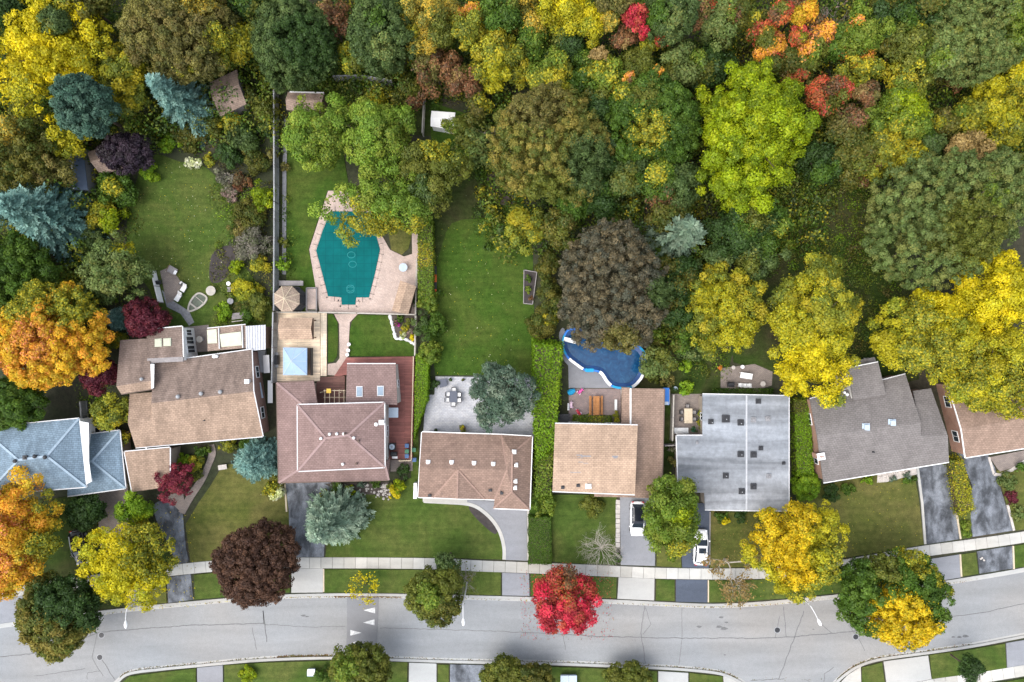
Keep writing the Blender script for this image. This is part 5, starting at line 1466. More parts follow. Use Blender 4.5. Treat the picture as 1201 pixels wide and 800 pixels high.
def lounger(label, x0, y0, x1, y1, mat):
    a_, b = P(x0, y0), P(x1, y1); a_.z = b.z = .07
    o = thing('sun_lounger', label, 'sun lounger', (a_ + b) / 2)
    d = (b - a_).normalized(); n2 = Vector((-d.y, d.x, 0))
    MB().bar(a_.lerp(b, .32) + up * .35, b + up * .35, .6, .09).build('seat', M[mat], o)
    MB().bar(a_ + up * .75, a_.lerp(b, .31) + up * .37, .6, .08).build('backrest', M[mat], o)
    for t in (.3, .9):
        for s in (-1, 1): MB().bar(a_.lerp(b, t) + n2 * .24 * s, a_.lerp(b, t) + n2 * .24 * s + up * .31, .05, .05).build('leg', M['grey'], o)
lounger('white sun lounger along the edge of the brown garden patio, nearer the house', 214.5, 343, 208, 353, 'white'); lounger('white sun lounger along the edge of the brown garden patio, farther from the house', 220, 333.5, 215, 342, 'cushion')
o = thing('storage_box', 'worn wooden crate on the brown garden patio corner', 'box', P(202, 317))
MB().box(P(202, 317, .4), (1.1, .8, .7), -.5).build('body', M['brownwood'], o); MB().box(P(202, 317, .78), (1.18, .88, .06), -.5).build('lid', M['greywood'], o); MB().box(P(205.5, 319.5, .84), (.35, .5, .06), -.5).build('handle', M['white'], o)
chair('dark chair on the brown garden patio', P(189.5, 331.5) + up * .075, 0.3, 'dark', 'dark', s=.9); chair('small dark chair beside the white loungers', P(215, 332.5) + up * .06, 2.4, 'white', 'dark', s=.85)
table('round grey table in the yard beside the glazed bump-out', 237, 398, .06, .85, .85, .7, 'fencepale', 'grey', round_=True)
o = tag(MB().box(P(312.5, 427, 1.1), (1.1, 2.3, .08), .05, axes=(Vector((.85, .05, .52)).normalized(), Vector((-.05, 1, 0)).normalized(), Vector((-.52, 0, .85)).normalized())).build('tarpaulin', M['white'], None, P(312, 427)), 'white board propped beside the brown house and the fence', 'board')
o = tag(MB().prism([P(303, 412), P(313, 411), P(311, 436), P(303, 438)], 0, .5).build('tarpaulin', M['grey'], None, P(308, 425)), 'grey tarpaulin heap behind the corrugated lean-to', 'tarpaulin')
o = tag(MB().bar(P(303.8, 449, 1.2), P(307, 467, 1.2), .42, .1).build('board', M['ltblue'], None, P(305, 458)), 'pale blue board leaning on the brown house end wall', 'board')
o = tag(MB().box(P(317, 459.5, .9), (.62, 2.9, .1)).build('board', M['white'], None, P(317, 459.5)), 'long white board laid along the fence by the brown house', 'board')
tag(MB().bar(P(170, 524.5, 3.75), P(172, 526, 3.75), .1, .1).build('hook', M['white'], None, P(171, 525)), 'tiny white fitting at the edge of the garage roof', 'fitting')
o = thing('garden_bench', 'white bench with dark slats beside the small garage', 'bench', P(203, 531, .12))
MB().box(P(203, 529, .47), (.7, .35, .07)).build('seat', M['white'], o); MB().box(P(203, 534, .47), (.7, .35, .07)).build('seat', M['white'], o); MB().box(P(200.5, 531.5, .7), (.08, 1.2, .5)).build('backrest', M['dark'], o)
for s in (-1, 1): MB().box(P(203, 531.5 + s * 4.6, .26), (.5, .07, .36)).build('leg', M['dark'], o)
tag(MB().box(P(261, 548, .25), (1.0, .55, .35), .15).box(P(261, 548, .46), (1.1, .62, .06), .15).build('stone_slab', M['stone'], None, P(261, 548, .1)), 'pale stone slab on the lawn beside the blue spruce', 'stone')
# bins and units beside the red deck
def bin_(label, x, y, m_, z=.45):
    c = P(x, y); c.z = z
    o = thing('wheelie_bin', label, 'bin', c)
    MB().tube([c, c + up * .85], [.22, .28], 4).build('body', M[m_], o); MB().box(c + up * .9, (.5, .5, .07)).build('lid', M[m_], o); MB().bar(c + Vector((-.22, .27, .84)), c + Vector((.22, .27, .84)), .04, .04).build('handle', M['dark'], o)
bin_('blue bin at the end of the red deck, farthest from the street', 479, 521, 'blue_bin'); bin_('green bin at the end of the red deck', 479, 527.5, 'green_bin'); bin_('blue bin at the end of the red deck, closest to the street', 479, 533, 'blue_bin')
bin_('green bin standing in the gap beside the bungalow', 486.5, 526.5, 'green_bin', 0); bin_('blue bin standing in the gap beside the bungalow', 487, 538, 'blue_bin', 0)
def acunit(label, x, y):
    c = P(x, y); c.z = .45
    o = thing('air_conditioner', label, 'air conditioner', c)
    MB().box(c + up * .35, (.85, .85, .7)).build('body', M['dark'], o); MB().cyl(c + up * .7, .36, .04, 20).build('fan_guard', M['ltblue'], o); MB().cyl(c + up * .74, .13, .03, 14).build('hub', M['grey'], o)
acunit('boxy air conditioner on the red deck beside the house wall', 461.5, 522.5)
o = thing('barbecue', 'black barbecue with pale side shelf at the end of the red deck', 'barbecue', P(462.5, 534, .45))
MB().box(P(462, 532.5, 1.0), (.8, .55, .45)).build('body', M['dark'], o); MB().tube([P(458.5, 532, 1.3), P(465.5, 532, 1.3)], .25, 12).build('lid', M['dark'], o)
MB().box(P(463, 536.5, 1.1), (.7, .3, .05)).build('side_shelf', M['white'], o)
for s in (-1, 1): MB().bar(P(462 + s * 3, 532, .45), P(462 + s * 3, 532, .8), .06, .4).build('leg', M['dark'], o)
# lawn bed, trough and odds and ends
o = thing('raised_bed', 'white-framed vegetable bed at the edge of the long lawn', 'planter', P(621, 337, .05))
q4 = [(614.5, 317), (629.5, 319.5), (624.5, 357), (614, 356)]
MB().prism([P(*p) for p in q4], .05, .22).build('soil', M['mulch'], o)
for i in range(4):
    a_, b = P(*q4[i]), P(*q4[(i + 1) % 4]); MB().bar(a_ + up * .17, b + up * .17, .10, .32).build('edge_board', M['greywood'], o)
o = thing('trough', 'narrow dark trough with orange inserts beside the clipped hedge', 'planter', P(510, 335, .05))
MB().box(P(510.5, 333, .2), (.35, 4.6, .3)).build('body', M['dark'], o)
for y, l_ in ((326.5, .95), (341.5, .5)): MB().box(P(510, y, .42), (.45, l_, .16)).build('planter_insert', M['orange'], o)
tag(MB().dome(P(1154, 657, .11), .14, .12, 8, 3).box(P(1151, 655, .16), (.4, .2, .08), .6).build('stone', M['stone'], None, P(1152, 656, .1)), 'pale stone on the narrow verge beside the grey driveway', 'stone')
for i, (x, y) in enumerate(((410, 404), (409.3, 411), (408.2, 416))):
    pot(('white pot along the pool path nearest the pool', 'white pot along the pool path, middle one', 'white pot along the pool path nearest the red deck')[i], x, y, .085, .22, 'GG', 'white', False)
o = thing('garden_edging', 'white stone edging round the colourful flower bed', 'edging', P(462, 385))
rk = MB()
for (x, y) in bez([(457.5, 371), (460, 380), (462.5, 390), (465, 397), (473, 397), (480, 400), (486, 403)], 5):
    rk.dome(P(x, y, .05) , random.uniform(.16, .3), random.uniform(.15, .3), 7, 2)
rk.build('stones', M['trim'], o)
rk = MB()
for i in range(60):
    x = random.uniform(1030, 1074); y = 548 + random.uniform(0, 14) - (x - 1030) * .1
    rk.dome(P(x, y, .12), random.uniform(.08, .22), random.uniform(.08, .2), 6, 2)
for i in range(70):
    x = random.uniform(420, 458); y = random.uniform(568, 586); rk.dome(P(x, y, .11), random.uniform(.07, .22), random.uniform(.06, .18), 6, 2)
tag(rk.build('scattered_stones', M['stone']), kind='stuff')
# ---------------------------------------------------------------- vegetation
PAL = {
 'Y':  [(.53, .425, .009), (.47, .395, .010), (.37, .335, .012)],
 'YL': [(.45, .395, .012), (.38, .35, .014), (.50, .42, .011), (.28, .29, .017)],
 'YO': [(.37, .33, .013), (.30, .285, .015), (.18, .205, .017), (.34, .30, .014)],
 'YG': [(.27, .26, .020), (.17, .19, .022), (.36, .30, .020), (.12, .15, .022)],
 'GD': [(.40, .27, .03), (.26, .22, .035), (.15, .15, .03)],
 'LI': [(.215, .28, .006), (.165, .225, .007), (.27, .31, .008), (.12, .175, .007)],
 'LG': [(.10, .15, .028), (.13, .17, .034), (.08, .12, .026), (.16, .18, .04)],
 'G':  [(.055, .10, .020), (.075, .12, .026), (.04, .075, .018)],
 'HG': [(.075, .135, .016), (.06, .115, .018), (.10, .155, .02)],
 'DG': [(.028, .055, .020), (.042, .075, .028), (.035, .06, .03)],
 'SG': [(.060, .090, .042), (.085, .115, .058), (.045, .07, .034)],
 'O':  [(.10, .11, .028), (.13, .13, .036), (.075, .09, .026)],
 'OD': [(.085, .085, .026), (.115, .10, .03), (.055, .07, .022)],
 'BO': [(.14, .108, .052), (.10, .088, .042), (.165, .14, .06), (.08, .08, .035)],
 'OB': [(.17, .145, .05), (.11, .11, .036), (.20, .155, .055), (.08, .095, .03)],
 'GG': [(.10, .135, .062), (.13, .16, .08), (.075, .105, .048), (.15, .155, .07)],
 'BS': [(.085, .165, .158), (.125, .215, .20), (.065, .13, .125)],
 'SS': [(.17, .235, .165), (.22, .28, .20), (.12, .175, .125)],
 'TD': [(.05, .105, .07), (.07, .13, .088), (.042, .085, .06)],
 'TC': [(.085, .135, .085), (.12, .17, .115), (.14, .175, .12), (.06, .10, .066)],
 'MR': [(.058, .030, .020), (.082, .044, .028), (.108, .056, .033)],
 'BD': [(.105, .090, .050), (.088, .080, .050), (.13, .104, .055), (.075, .078, .052)],
 'R':  [(.43, .022, .045), (.50, .040, .065), (.30, .028, .035), (.36, .07, .04)],
 'RO': [(.46, .085, .035), (.40, .11, .03), (.26, .09, .03), (.15, .11, .03), (.42, .07, .05)],
 'OR': [(.62, .25, .03), (.56, .29, .03), (.62, .23, .09), (.45, .25, .03)],
 'AM': [(.60, .33, .022), (.55, .36, .022), (.42, .31, .024), (.58, .27, .03)],
 'GO': [(.56, .375, .010), (.48, .35, .012), (.38, .31, .014)],
 'SF': [(.15, .215, .14), (.19, .25, .17), (.11, .165, .11)],
 'PL': [(.030, .020, .030), (.045, .030, .040), (.035, .028, .03)],
 'JM': [(.17, .022, .040), (.13, .02, .035), (.20, .035, .045)],
 'JD': [(.10, .018, .028), (.075, .016, .024), (.13, .026, .03)],
 'RU': [(.17, .075, .036), (.11, .06, .032), (.20, .10, .04), (.09, .07, .03)],
 'TN': [(.26, .175, .06), (.21, .15, .055), (.30, .21, .075)],
 'TW': [(.19, .17, .135), (.15, .145, .10), (.11, .12, .06)],
 'PK': [(.22, .15, .13), (.26, .18, .15), (.13, .13, .07)],
 'MG': [(.38, .03, .24), (.30, .03, .2), (.12, .10, .04)],
 'WH': [(.66, .64, .42), (.55, .58, .30), (.3, .36, .1)],
}
for k_ in PAL: PAL[k_] = np.minimum(np.array(PAL[k_]) * 1.2, .7)
for k_ in ('SG', 'G', 'DG', 'O', 'OD', 'OB', 'BO', 'LG', 'GG', 'HG'): PAL[k_] = PAL[k_] * np.array([1.04, 1.10, .62])
PAL['BS'] = PAL['BS'] * np.array([1.7, 1.6, 1.45]); PAL['SS'] = np.minimum(PAL['SS'] * 1.25, .6)
PAL['LB'] = PAL['LG'] * np.array([1.25, 1.3, 1.3])
PAL['HG'] = PAL['HG'] * np.array([1.75, 1.6, 1.2])

def leaf_mesh(name, pos, nrm, size, col, asp=.62):
    n = len(pos)
    nrm = nrm / (np.linalg.norm(nrm, axis=1, keepdims=True) + 1e-9)
    rv = RNG.normal(size=(n, 3)); t = rv - (rv * nrm).sum(1, keepdims=True) * nrm
    t /= np.linalg.norm(t, axis=1, keepdims=True) + 1e-9
    b = np.cross(nrm, t)
    s = size[:, None]
    return quad_mesh(name, np.stack([pos - t * s * .6, pos - b * s * .6 * asp + nrm * s * .10, pos + t * s * .6, pos + b * s * .6 * asp + nrm * s * .10], 1), col)

def quad_mesh(name, q, col):
    n = len(q)
    me = bpy.data.meshes.new(name)
    me.vertices.add(4 * n); me.vertices.foreach_set('co', q.reshape(-1).astype(np.float32))
    me.loops.add(4 * n); me.loops.foreach_set('vertex_index', np.arange(4 * n, dtype=np.int32))
    me.polygons.add(n); me.polygons.foreach_set('loop_start', np.arange(0, 4 * n, 4, dtype=np.int32))
    ca = me.color_attributes.new('leaf', 'FLOAT_COLOR', 'POINT')
    c4 = np.ones((4 * n, 4), np.float32); c4[:, :3] = np.repeat(np.clip(col, 0, .9), 4, axis=0)
    ca.data.foreach_set('color', c4.reshape(-1))
    me.materials.append(LEAF)
    me.update(calc_edges=True)
    return me

def rdir(n, zmin=-1.0):
    z = RNG.uniform(zmin, 1, n); a_ = RNG.uniform(0, 2 * np.pi, n); r_ = np.sqrt(1 - z * z)
    return np.stack([r_ * np.cos(a_), r_ * np.sin(a_), z], 1)

def crown(c, ax, ay, az, pal, lobes, lr, leaf, dens, zmin=-.35, patches=(), rough=.14, inner=.25, mix=.18, patch_soft=.25, jit=.2, rvar=.1, core=16):
    """clumped crown: returns pos, normal, size, colour"""
    ph = RNG.uniform(0, 6.28, 4); nl = lobes
    d = rdir(nl, zmin); th = np.arctan2(d[:, 1], d[:, 0])
    kf = 1 + rough * (np.sin(2 * th + ph[0]) * .5 + np.sin(3 * th + ph[1]) * .55 + np.sin(5 * th + ph[2]) * .4 + np.sin(8 * th + ph[3]) * .22)
    rad = np.where(RNG.random(nl) < inner, RNG.uniform(.35, .72, nl), RNG.uniform(.84 - rvar, 1.0 + rvar * .5, nl))
    r_l = lr[0] + (lr[1] - lr[0]) * RNG.random(nl) ** 1.6 * 1.25
    nc = min(core, nl // 3); rad[:nc] = RNG.uniform(.05, .62, nc); r_l[:nc] = RNG.uniform(.22, .34, nc); d[:nc, 2] = np.abs(d[:nc, 2]) * .5
    R_ = (ax + ay) / 2
    axes = np.array([ax, ay, az])
    lc = d * (rad * (1 - .75 * r_l))[:, None] * axes * np.stack([kf, kf, np.ones(nl)], 1)
    pal_ = PAL[pal]; base = RNG.integers(0, len(pal_), nl)
    cnt = np.maximum((dens * (r_l * R_ / leaf) ** 2).astype(int), 10); cnt[:nc] = cnt[:nc] * .5
    idx = np.repeat(np.arange(nl), cnt); n = len(idx)
    ld = rdir(n) + .45 * d[idx] + np.array([0, 0, .35]); ld /= np.linalg.norm(ld, axis=1, keepdims=True)
    rr = r_l[idx] * R_ * RNG.uniform(.4, 1.0, n) ** .7 * np.where(RNG.random(n) < .12, RNG.uniform(1.0, 1.45, n), 1.05)
    pos = lc[idx] + ld * rr[:, None] * np.array([1, 1, min(1.0, .55 + .45 * az / R_)])
    nr = ld + RNG.normal(size=(n, 3)) * .42 + np.array([0, 0, .2])
    ci = base[idx]; sw = RNG.random(n) < mix; ci = np.where(sw, RNG.integers(0, len(pal_), n), ci)
    col = pal_[ci].copy()
    for (dx, dy, pr, pp) in patches:          # another palette on part of the crown: turned leaves, also painted lit and shaded sides
        q_ = np.hypot(pos[:, 0] - dx, pos[:, 1] - dy) / pr; lq = np.hypot(lc[idx, 0] - dx, lc[idx, 1] - dy) / pr
        inside = (q_ * .4 + lq * .6 + RNG.normal(size=n) * patch_soft * .4) < 1
        p2 = PAL[pp]; c2 = p2[RNG.integers(0, len(p2), n)]; col[inside] = c2[inside]
    lb = RNG.uniform(.80, 1.22, nl)
    col *= (lb[idx] * RNG.uniform(1 - jit, 1 + jit, n))[:, None]
    sz = leaf * RNG.uniform(.7, 1.35, n)
    return pos, nr, sz, col, lc

def add_mesh_obj(name, me, loc, parent=None):
    o = bpy.data.objects.new(name, me)
    if parent is not None: COL.objects.link(o); o.parent = parent
    else: put(o, loc)
    return o

def tree(label, px, py, r, h, pal, kind='clump', patches=(), group=None, name='tree', cat='tree', ry=None, leaf=None, dens=None, bark='bark', trunk=True, zc=None, **kw):
    ry = ry or r
    az = min(.40 * h, (r + ry) / 18 * 1.05); zc = zc or h - az
    c = P(px, py, zc); k = (1 - zc / HC) / 9; ax, ay = r * k, ry * k
    base = Vector((c.x, c.y, 0)); R_ = (ax + ay) / 2
    ph_, cov, lf0, dn0 = dict(clump=((.75, 1.4), 1.5, .25, 15), dense=((.42, .75), 2.3, .21, 15), loose=((.5, 1.0), 1.25, .23, 11),
                              fluffy=((.6, 1.15), 1.55, .22, 15), feather=((.42, .85), 1.6, .21, 11), fine=((.28, .62), 2.6, .17, 12))[kind]
    lr_ = (min(ph_[0] / R_, .30), min(ph_[1] / R_, .46)); lm = (lr_[0] + lr_[1]) / 2
    st = (int(np.clip(cov * 8.5 / (math.pi * lm * lm), 18, 560 if kind != 'fine' else 1150)), lr_, lf0, dn0)
    lf = leaf or st[2]; dn = dens or st[3]
    pt_ = [((x - px) * k, (py - y) * k, rr * k, pp) for (x, y, rr, pp) in patches]
    kw.setdefault('rvar', dict(dense=.075, clump=.12, fluffy=.16, loose=.18, feather=.12, fine=.07)[kind]); kw.setdefault('rough', dict(dense=.11, fine=.09).get(kind, .17))
    pos, nr, sz, col, lc = crown(c, ax, ay, az, pal, st[0], st[1], lf, dn, patches=pt_, **kw)
    pos = pos + np.array([0, 0, zc]); pos[:, 2] = np.maximum(pos[:, 2], .15)
    o = thing(name, label, cat, base, group)
    add_mesh_obj('crown', leaf_mesh('crown', pos, nr, sz, col), base, o)
    if trunk:
        mb = MB(); tr = max(.10, .045 * R_ + .02 * h * .3)
        mb.tube([base, base + up * .3, base + up * zc * .55, base + up * zc, base + up * (zc + az * .45)], [tr * 1.4, tr, tr * .8, tr * .5, tr * .12], 8)
        for i in RNG.choice(len(lc), min(14, len(lc)), replace=False):
            e_ = base + Vector(lc[i]) * RNG.uniform(.85, 1.05) + up * zc; s_ = base + up * zc * RNG.uniform(.5, .95)
            if e_.z < s_.z: e_.z = s_.z + .2
            mb.tube([s_, s_.lerp(e_, .5) + up * .15, e_], [tr * .42, tr * .25, tr * .08], 5, False)
        mb.build('trunk', M[bark], o)
    return o

def shrub(label, px, py, r, h, pal, ry=None, leaf=.18, dens=14, group=None, name='shrub', cat='shrub', patches=(), lobes=None, lr=(.22, .38), z0=0.0, parent=None, c=None, rough=.14, mix=.25):
    ry = ry or r
    az = h * .5; zc = h * .5 + z0
    if c is None:
        c = P(px, py, zc); k = (1 - zc / HC) / 9; ax, ay = r * k, ry * k
    else:
        k = 1; ax = ay = r; zc = c.z + h * .45
    pt_ = [((x - px) * k, (py - y) * k, rr * k, pp) for (x, y, rr, pp) in patches]
    R_ = (ax + ay) / 2
    pos, nr, sz, col, lc = crown(c, ax, ay, az, pal, lobes or int(12 + 8 * R_), lr, leaf, dens, zmin=-.8, patches=pt_, inner=.3, rough=rough, mix=mix)
    pos = pos + np.array([0, 0, zc]); pos[:, 2] = np.maximum(pos[:, 2], .05)
    base = Vector((c.x, c.y, 0))
    me = leaf_mesh(name, pos, nr, sz, col)
    if parent is not None:
        o = add_mesh_obj('plant', me, base, parent); o.location = base - Vector((ORG[parent.name].x, ORG[parent.name].y, ORG[parent.name].z)); return o
    o = add_mesh_obj(name, me, base)
    return tag(o, label, cat, group)

def hedge(label, quad, h, pal, leaf=.15, dens=1.0, soft=.12, name='hedge', patches=()):
    pts = [P(x, y, h * .8) for x, y in quad]
    a_, b, c, d = [np.array(p[:2]) for p in pts]
    area = abs(area2(pts)) / 2; per = sum((pts[i] - pts[i - 1]).length for i in range(4))
    n1 = int(area / (leaf * leaf) * 4.2 * dens); n2 = int(per * h / (leaf * leaf) * 2.2 * dens)
    u = RNG.random(n1)[:, None]; v = RNG.random(n1)[:, None]
    xy = (a_ * (1 - u) + b * u) * (1 - v) + (d * (1 - u) + c * u) * v
    zz = h * (1 - .10 * RNG.random(n1) ** .5) + .10 * np.sin(xy[:, 0] * 2.1 + 1) * np.sin(xy[:, 1] * 1.7) * h * .5 + RNG.normal(size=n1) * soft * .5
    p1 = np.column_stack([xy, zz]); nn1 = RNG.normal(size=(n1, 3)) * .55 + np.array([0, 0, 1])
    e = RNG.integers(0, 4, n2); cs = np.array([a_, b, c, d]); u = RNG.random(n2)[:, None]
    xy2 = cs[e] * (1 - u) + cs[(e + 1) % 4] * u
    cen = (a_ + b + c + d) / 4; od = xy2 - cen; od /= np.linalg.norm(od, axis=1, keepdims=True)
    xy2 = xy2 + od * RNG.normal(size=(n2, 1)) * soft + od * .10 * np.sin(xy2.sum(1) * 3)[:, None]
    p2 = np.column_stack([xy2, RNG.uniform(0.05, h, n2)]); nn2 = np.column_stack([od, np.full(n2, .2)]) + RNG.normal(size=(n2, 3)) * .5
    pos = np.vstack([p1, p2]); nr = np.vstack([nn1, nn2]); n = len(pos)
    pal_ = PAL[pal]; f = (np.sin(pos[:, 0] * .9 + 2) + np.sin(pos[:, 1] * .7) + RNG.normal(size=n)) * .25 + .5
    col = pal_[np.clip((f * len(pal_)).astype(int), 0, len(pal_) - 1)] * RNG.uniform(.72, 1.28, (n, 1))
    for (x, y, rr, pp) in patches:
        q_ = P(x, y, h); ins = np.hypot(pos[:, 0] - q_.x, pos[:, 1] - q_.y) + RNG.normal(size=n) * .3 < rr / 9; col[ins] = PAL[pp][RNG.integers(0, len(PAL[pp]), ins.sum())]
    base = sum(pts, Vector()) / 4; base.z = 0
    pos = pos - np.array(base)
    o = thing(name, label, 'hedge', base)
    add_mesh_obj('leaves', leaf_mesh('leaves', pos, nr, leaf * RNG.uniform(.7, 1.35, n), col), base, o)
    ins_ = inset([Vector((p.x, p.y, 0)) for p in pts], .22)
    mb = MB(); mb.prism(ins_, .0, h * .82); mb.build('branches', M['bark'], o)
    return o

def spruce(label, px, py, r, h, pal, zc=1.2, tiers=None, bark='bark', group=None, leaf=.26, fan=1.0, rough=.12, name='spruce', star=False):
    c = P(px, py, zc); R_ = r / 9 * (1 - zc / HC); base = Vector((c.x, c.y, 0))
    tiers = tiers or int(9 + h * 1.1); pos = []; nr = []; col = []; sz = []
    pal_ = PAL[pal]; Q = []
    ph = RNG.uniform(0, 6.28, 3)
    for ti in range(tiers):
        f = (ti + .5 * RNG.random()) / tiers; z = .5 + f * (h - .6)
        Lb = R_ * (1 - f) ** .82 + .12; nb = max(5, int(6 + (5 if star else 9) * (1 - f)))
        for bi in range(nb):
            an = 2 * math.pi * (bi + .7 * RNG.random()) / nb + ti * 1.7
            L_ = Lb * RNG.uniform(.82, 1.08) * (1 + rough * math.sin(2 * an + ph[0]) + rough * .7 * math.sin(5 * an + ph[1]))
            dr = np.array([math.cos(an), math.sin(an), 0]); sd_ = np.array([-math.sin(an), math.cos(an), 0])
            slope = -.10 - .28 * (1 - f)
            m = max(4, int(L_ / .13)); bc = pal_[RNG.integers(0, len(pal_))] * RNG.uniform(.85, 1.15)
            tt = np.linspace(.12, 1, m)
            for s in (-1, 0, 1):
                t_ = tt + RNG.normal(size=m) * .03
                wd = np.minimum(.20 + .16 * L_, .55) * (1.05 - t_ * .8) * (.5 if s else 0) * (.55 if star else 1) * (.62 if star else 1)
                p0 = dr * (t_ * L_)[:, None] + sd_ * (s * wd * .55)[:, None] + np.array([0, 0, z]) + np.array([0, 0, 1]) * (slope * t_ * L_ + .10 * t_ ** 2 * L_ + RNG.normal(size=m) * .05)[:, None]
                di = dr * .85 + sd_ * s * .75 + np.array([0, 0, .22]) + RNG.normal(size=(m, 3)) * .22
                di /= np.linalg.norm(di, axis=1, keepdims=True)
                ln = leaf * RNG.uniform(.8, 1.4, m) * (1.15 if s == 0 else 1)
                sid = np.cross(di, np.array([0, 0, 1.]) + RNG.normal(size=(m, 3)) * .5); sid /= np.linalg.norm(sid, axis=1, keepdims=True) + 1e-9
                w_ = ln * .26
                Q.append(np.stack([p0, p0 + di * (ln * .5)[:, None] - sid * w_[:, None], p0 + di * (ln * 1.15)[:, None], p0 + di * (ln * .5)[:, None] + sid * w_[:, None]], 1))
                col.append(np.tile(bc, (m, 1)) * RNG.uniform(.75, 1.25, (m, 1)) * (.82 + .3 * t_)[:, None] ** .0)
    Q = np.vstack(Q); col = np.vstack(col)
    Q[:, :, 2] = np.maximum(Q[:, :, 2], .08)
    o = thing(name, label, 'spruce', base, group)
    add_mesh_obj('needles', quad_mesh('needles', Q, col), base, o)
    MB().tube([base, base + up * h * .5, base + up * h * .96], [.05 + .018 * h, .03 + .011 * h, .015], 8).build('trunk', M[bark], o)
    return o

def bare(label, px, py, r, h, mat, name='bare_tree', cat='tree', lean=(0, 0), leafpal=None, nleaf=0, n0=6, patches=None, group=None, thick=.035):
    zc = h * .6; c = P(px, py, zc); R_ = r / 9 * (1 - zc / HC); base = Vector((c.x - lean[0], c.y - lean[1], 0))
    mb = MB(); tips = []
    def grow(p, d, L_, rad, dep):
        q_ = p + d * L_ * .55 + Vector(RNG.normal(size=3) * .06 * L_); e_ = q_ + (d + Vector(RNG.normal(size=3) * .22)).normalized() * L_ * .45
        mb.tube([p, q_, e_], [rad, rad * .8, rad * .55], 5 if dep < 3 else 3, False)
        tips.append(e_)
        if dep >= 5: return
        for i in range(3 if dep < 4 else 2):
            dd = (d + Vector(RNG.normal(size=3)) * .55); dd.z = max(dd.z, -.1) * .8 + .12; grow(e_ if i < 2 else q_, dd.normalized(), L_ * RNG.uniform(.55, .78), rad * .58, dep + 1)
    tot = R_ * .62
    ce = Vector((c.x, c.y, h * .45))
    stem = base + up * h * .22
    mb.tube([base, stem], [thick * 3.2, thick * 2.6], 7)
    for i in range(n0):
        a_ = 2 * math.pi * (i + RNG.random() * .5) / n0
        d = Vector((math.cos(a_), math.sin(a_), RNG.uniform(.35, 1.1))) + (ce - stem) * .25
        grow(stem, d.normalized(), tot, thick * 1.5, 1)
    o = thing(name, label, cat, base, group)
    mb.build('branches', M[mat], o)
    if nleaf and leafpal:
        tp = np.array([list(t - base) for t in tips]); ix = RNG.integers(0, len(tp), nleaf)
        p_ = tp[ix] + RNG.normal(size=(nleaf, 3)) * .16; pl_ = PAL[leafpal]
        add_mesh_obj('leaves', leaf_mesh('leaves', p_, RNG.normal(size=(nleaf, 3)) + np.array([0, 0, .6]), .22 * RNG.uniform(.7, 1.3, nleaf), pl_[RNG.integers(0, len(pl_), nleaf)] * RNG.uniform(.75, 1.2, (nleaf, 1))), base, o)
    return o

# ---- trees along the street and in the front gardens
tree('huge orange and gold maple with a salmon tinted top beside the slate-blue house', 61, 394, 66, 11, 'AM', 'dense', [(60, 400, 24, 'OR'), (10, 430, 16, 'OR'), (40, 345, 30, 'YG'), (95, 360, 22, 'YG')], mix=.3)
tree('tall orange and green maple leaning over the pavement at the bend', 22, 622, 50, 11, 'AM', 'fluffy', [(0, 610, 34, 'OR'), (8, 650, 26, 'OR'), (70, 640, 26, 'YG'), (60, 580, 18, 'YG'), (-5, 670, 12, 'RO')], ry=66, mix=.3)
tree('spray of orange leaves low beside the pavement at the very edge of the street', 5, 692, 16, 5, 'AM', 'loose')
tree('bright yellow tree with greener lee side beside the black driveway', 152, 660, 54, 9, 'YL', 'feather', [(190, 645, 30, 'YG'), (170, 620, 20, 'YG'), (118, 700, 16, 'YG')], inner=.45, dens=8)
tree('dark olive maple with bronze tips overhanging the bend in the road', 70, 719, 49, 9.5, 'OB', 'dense', [(85, 685, 30, 'DG'), (110, 715, 20, 'DG')])
tree('round dark maroon maple over the sidewalk', 303, 660, 50, 9.5, 'MR', 'fine', jit=.35)
tree('round olive-green boulevard maple with a browner side beside the street lamp', 511, 697, 37, 8, 'O', 'dense', [(525, 715, 16, 'OD'), (505, 690, 14, 'LG')], ry=34)
tree('small side crown of dull green rising behind the round boulevard maple', 525, 661, 15, 6, 'SG', 'dense')
bare('half bare grey sapling between the round boulevard maple and the lamp', 545, 683, 18, 5, 'greybark', leafpal='O', nleaf=160)
tree('scarlet maple with an olive crown edge hanging over the kerb', 663, 706, 39, 8, 'R', 'fluffy', [(664, 682, 14, 'RO'), (666, 674, 7, 'RU')], ry=41, rough=.12, patch_soft=.8, mix=.15)
bare('small yellow sapling with thin leaves beside the speed hump', 427, 690, 17, 3.6, 'bark', name='sapling', leafpal='Y', nleaf=520, n0=5, thick=.02)
tree('golden tree with drooping sprays in front of the grey flat roof', 935, 643, 55, 10, 'YO', 'feather', [(908, 630, 30, 'GO'), (950, 690, 26, 'YG'), (975, 650, 22, 'YG'), (940, 600, 16, 'GO'), (925, 665, 18, 'GO')], ry=60, inner=.4)
tree('large boulevard tree turning yellow on its street side only', 1048, 700, 63, 10, 'G', 'dense', [(1030, 660, 16, 'O'), (1065, 655, 14, 'YG'), (1044, 718, 32, 'GO'), (1072, 736, 22, 'GO'), (1040, 745, 16, 'GO'), (1088, 672, 10, 'YG'), (1112, 690, 9, 'YG')], ry=60)
tree('leafy green tree between the two white parked cars', 787, 604, 33, 9, 'LG', 'fluffy', [(795, 600, 12, 'LI'), (795, 640, 12, 'YG')], ry=56)
bare('pale bare multi-stemmed shrub at the corner of the front lawn', 706, 646, 24, 3.8, 'palebark', name='bare_shrub', cat='shrub', n0=17, thick=.026)
bare('dead pale tree with a few tan leaves beside the sidewalk', 862, 668, 30, 7, 'palebark', leafpal='TN', nleaf=1100, n0=3, thick=.06)
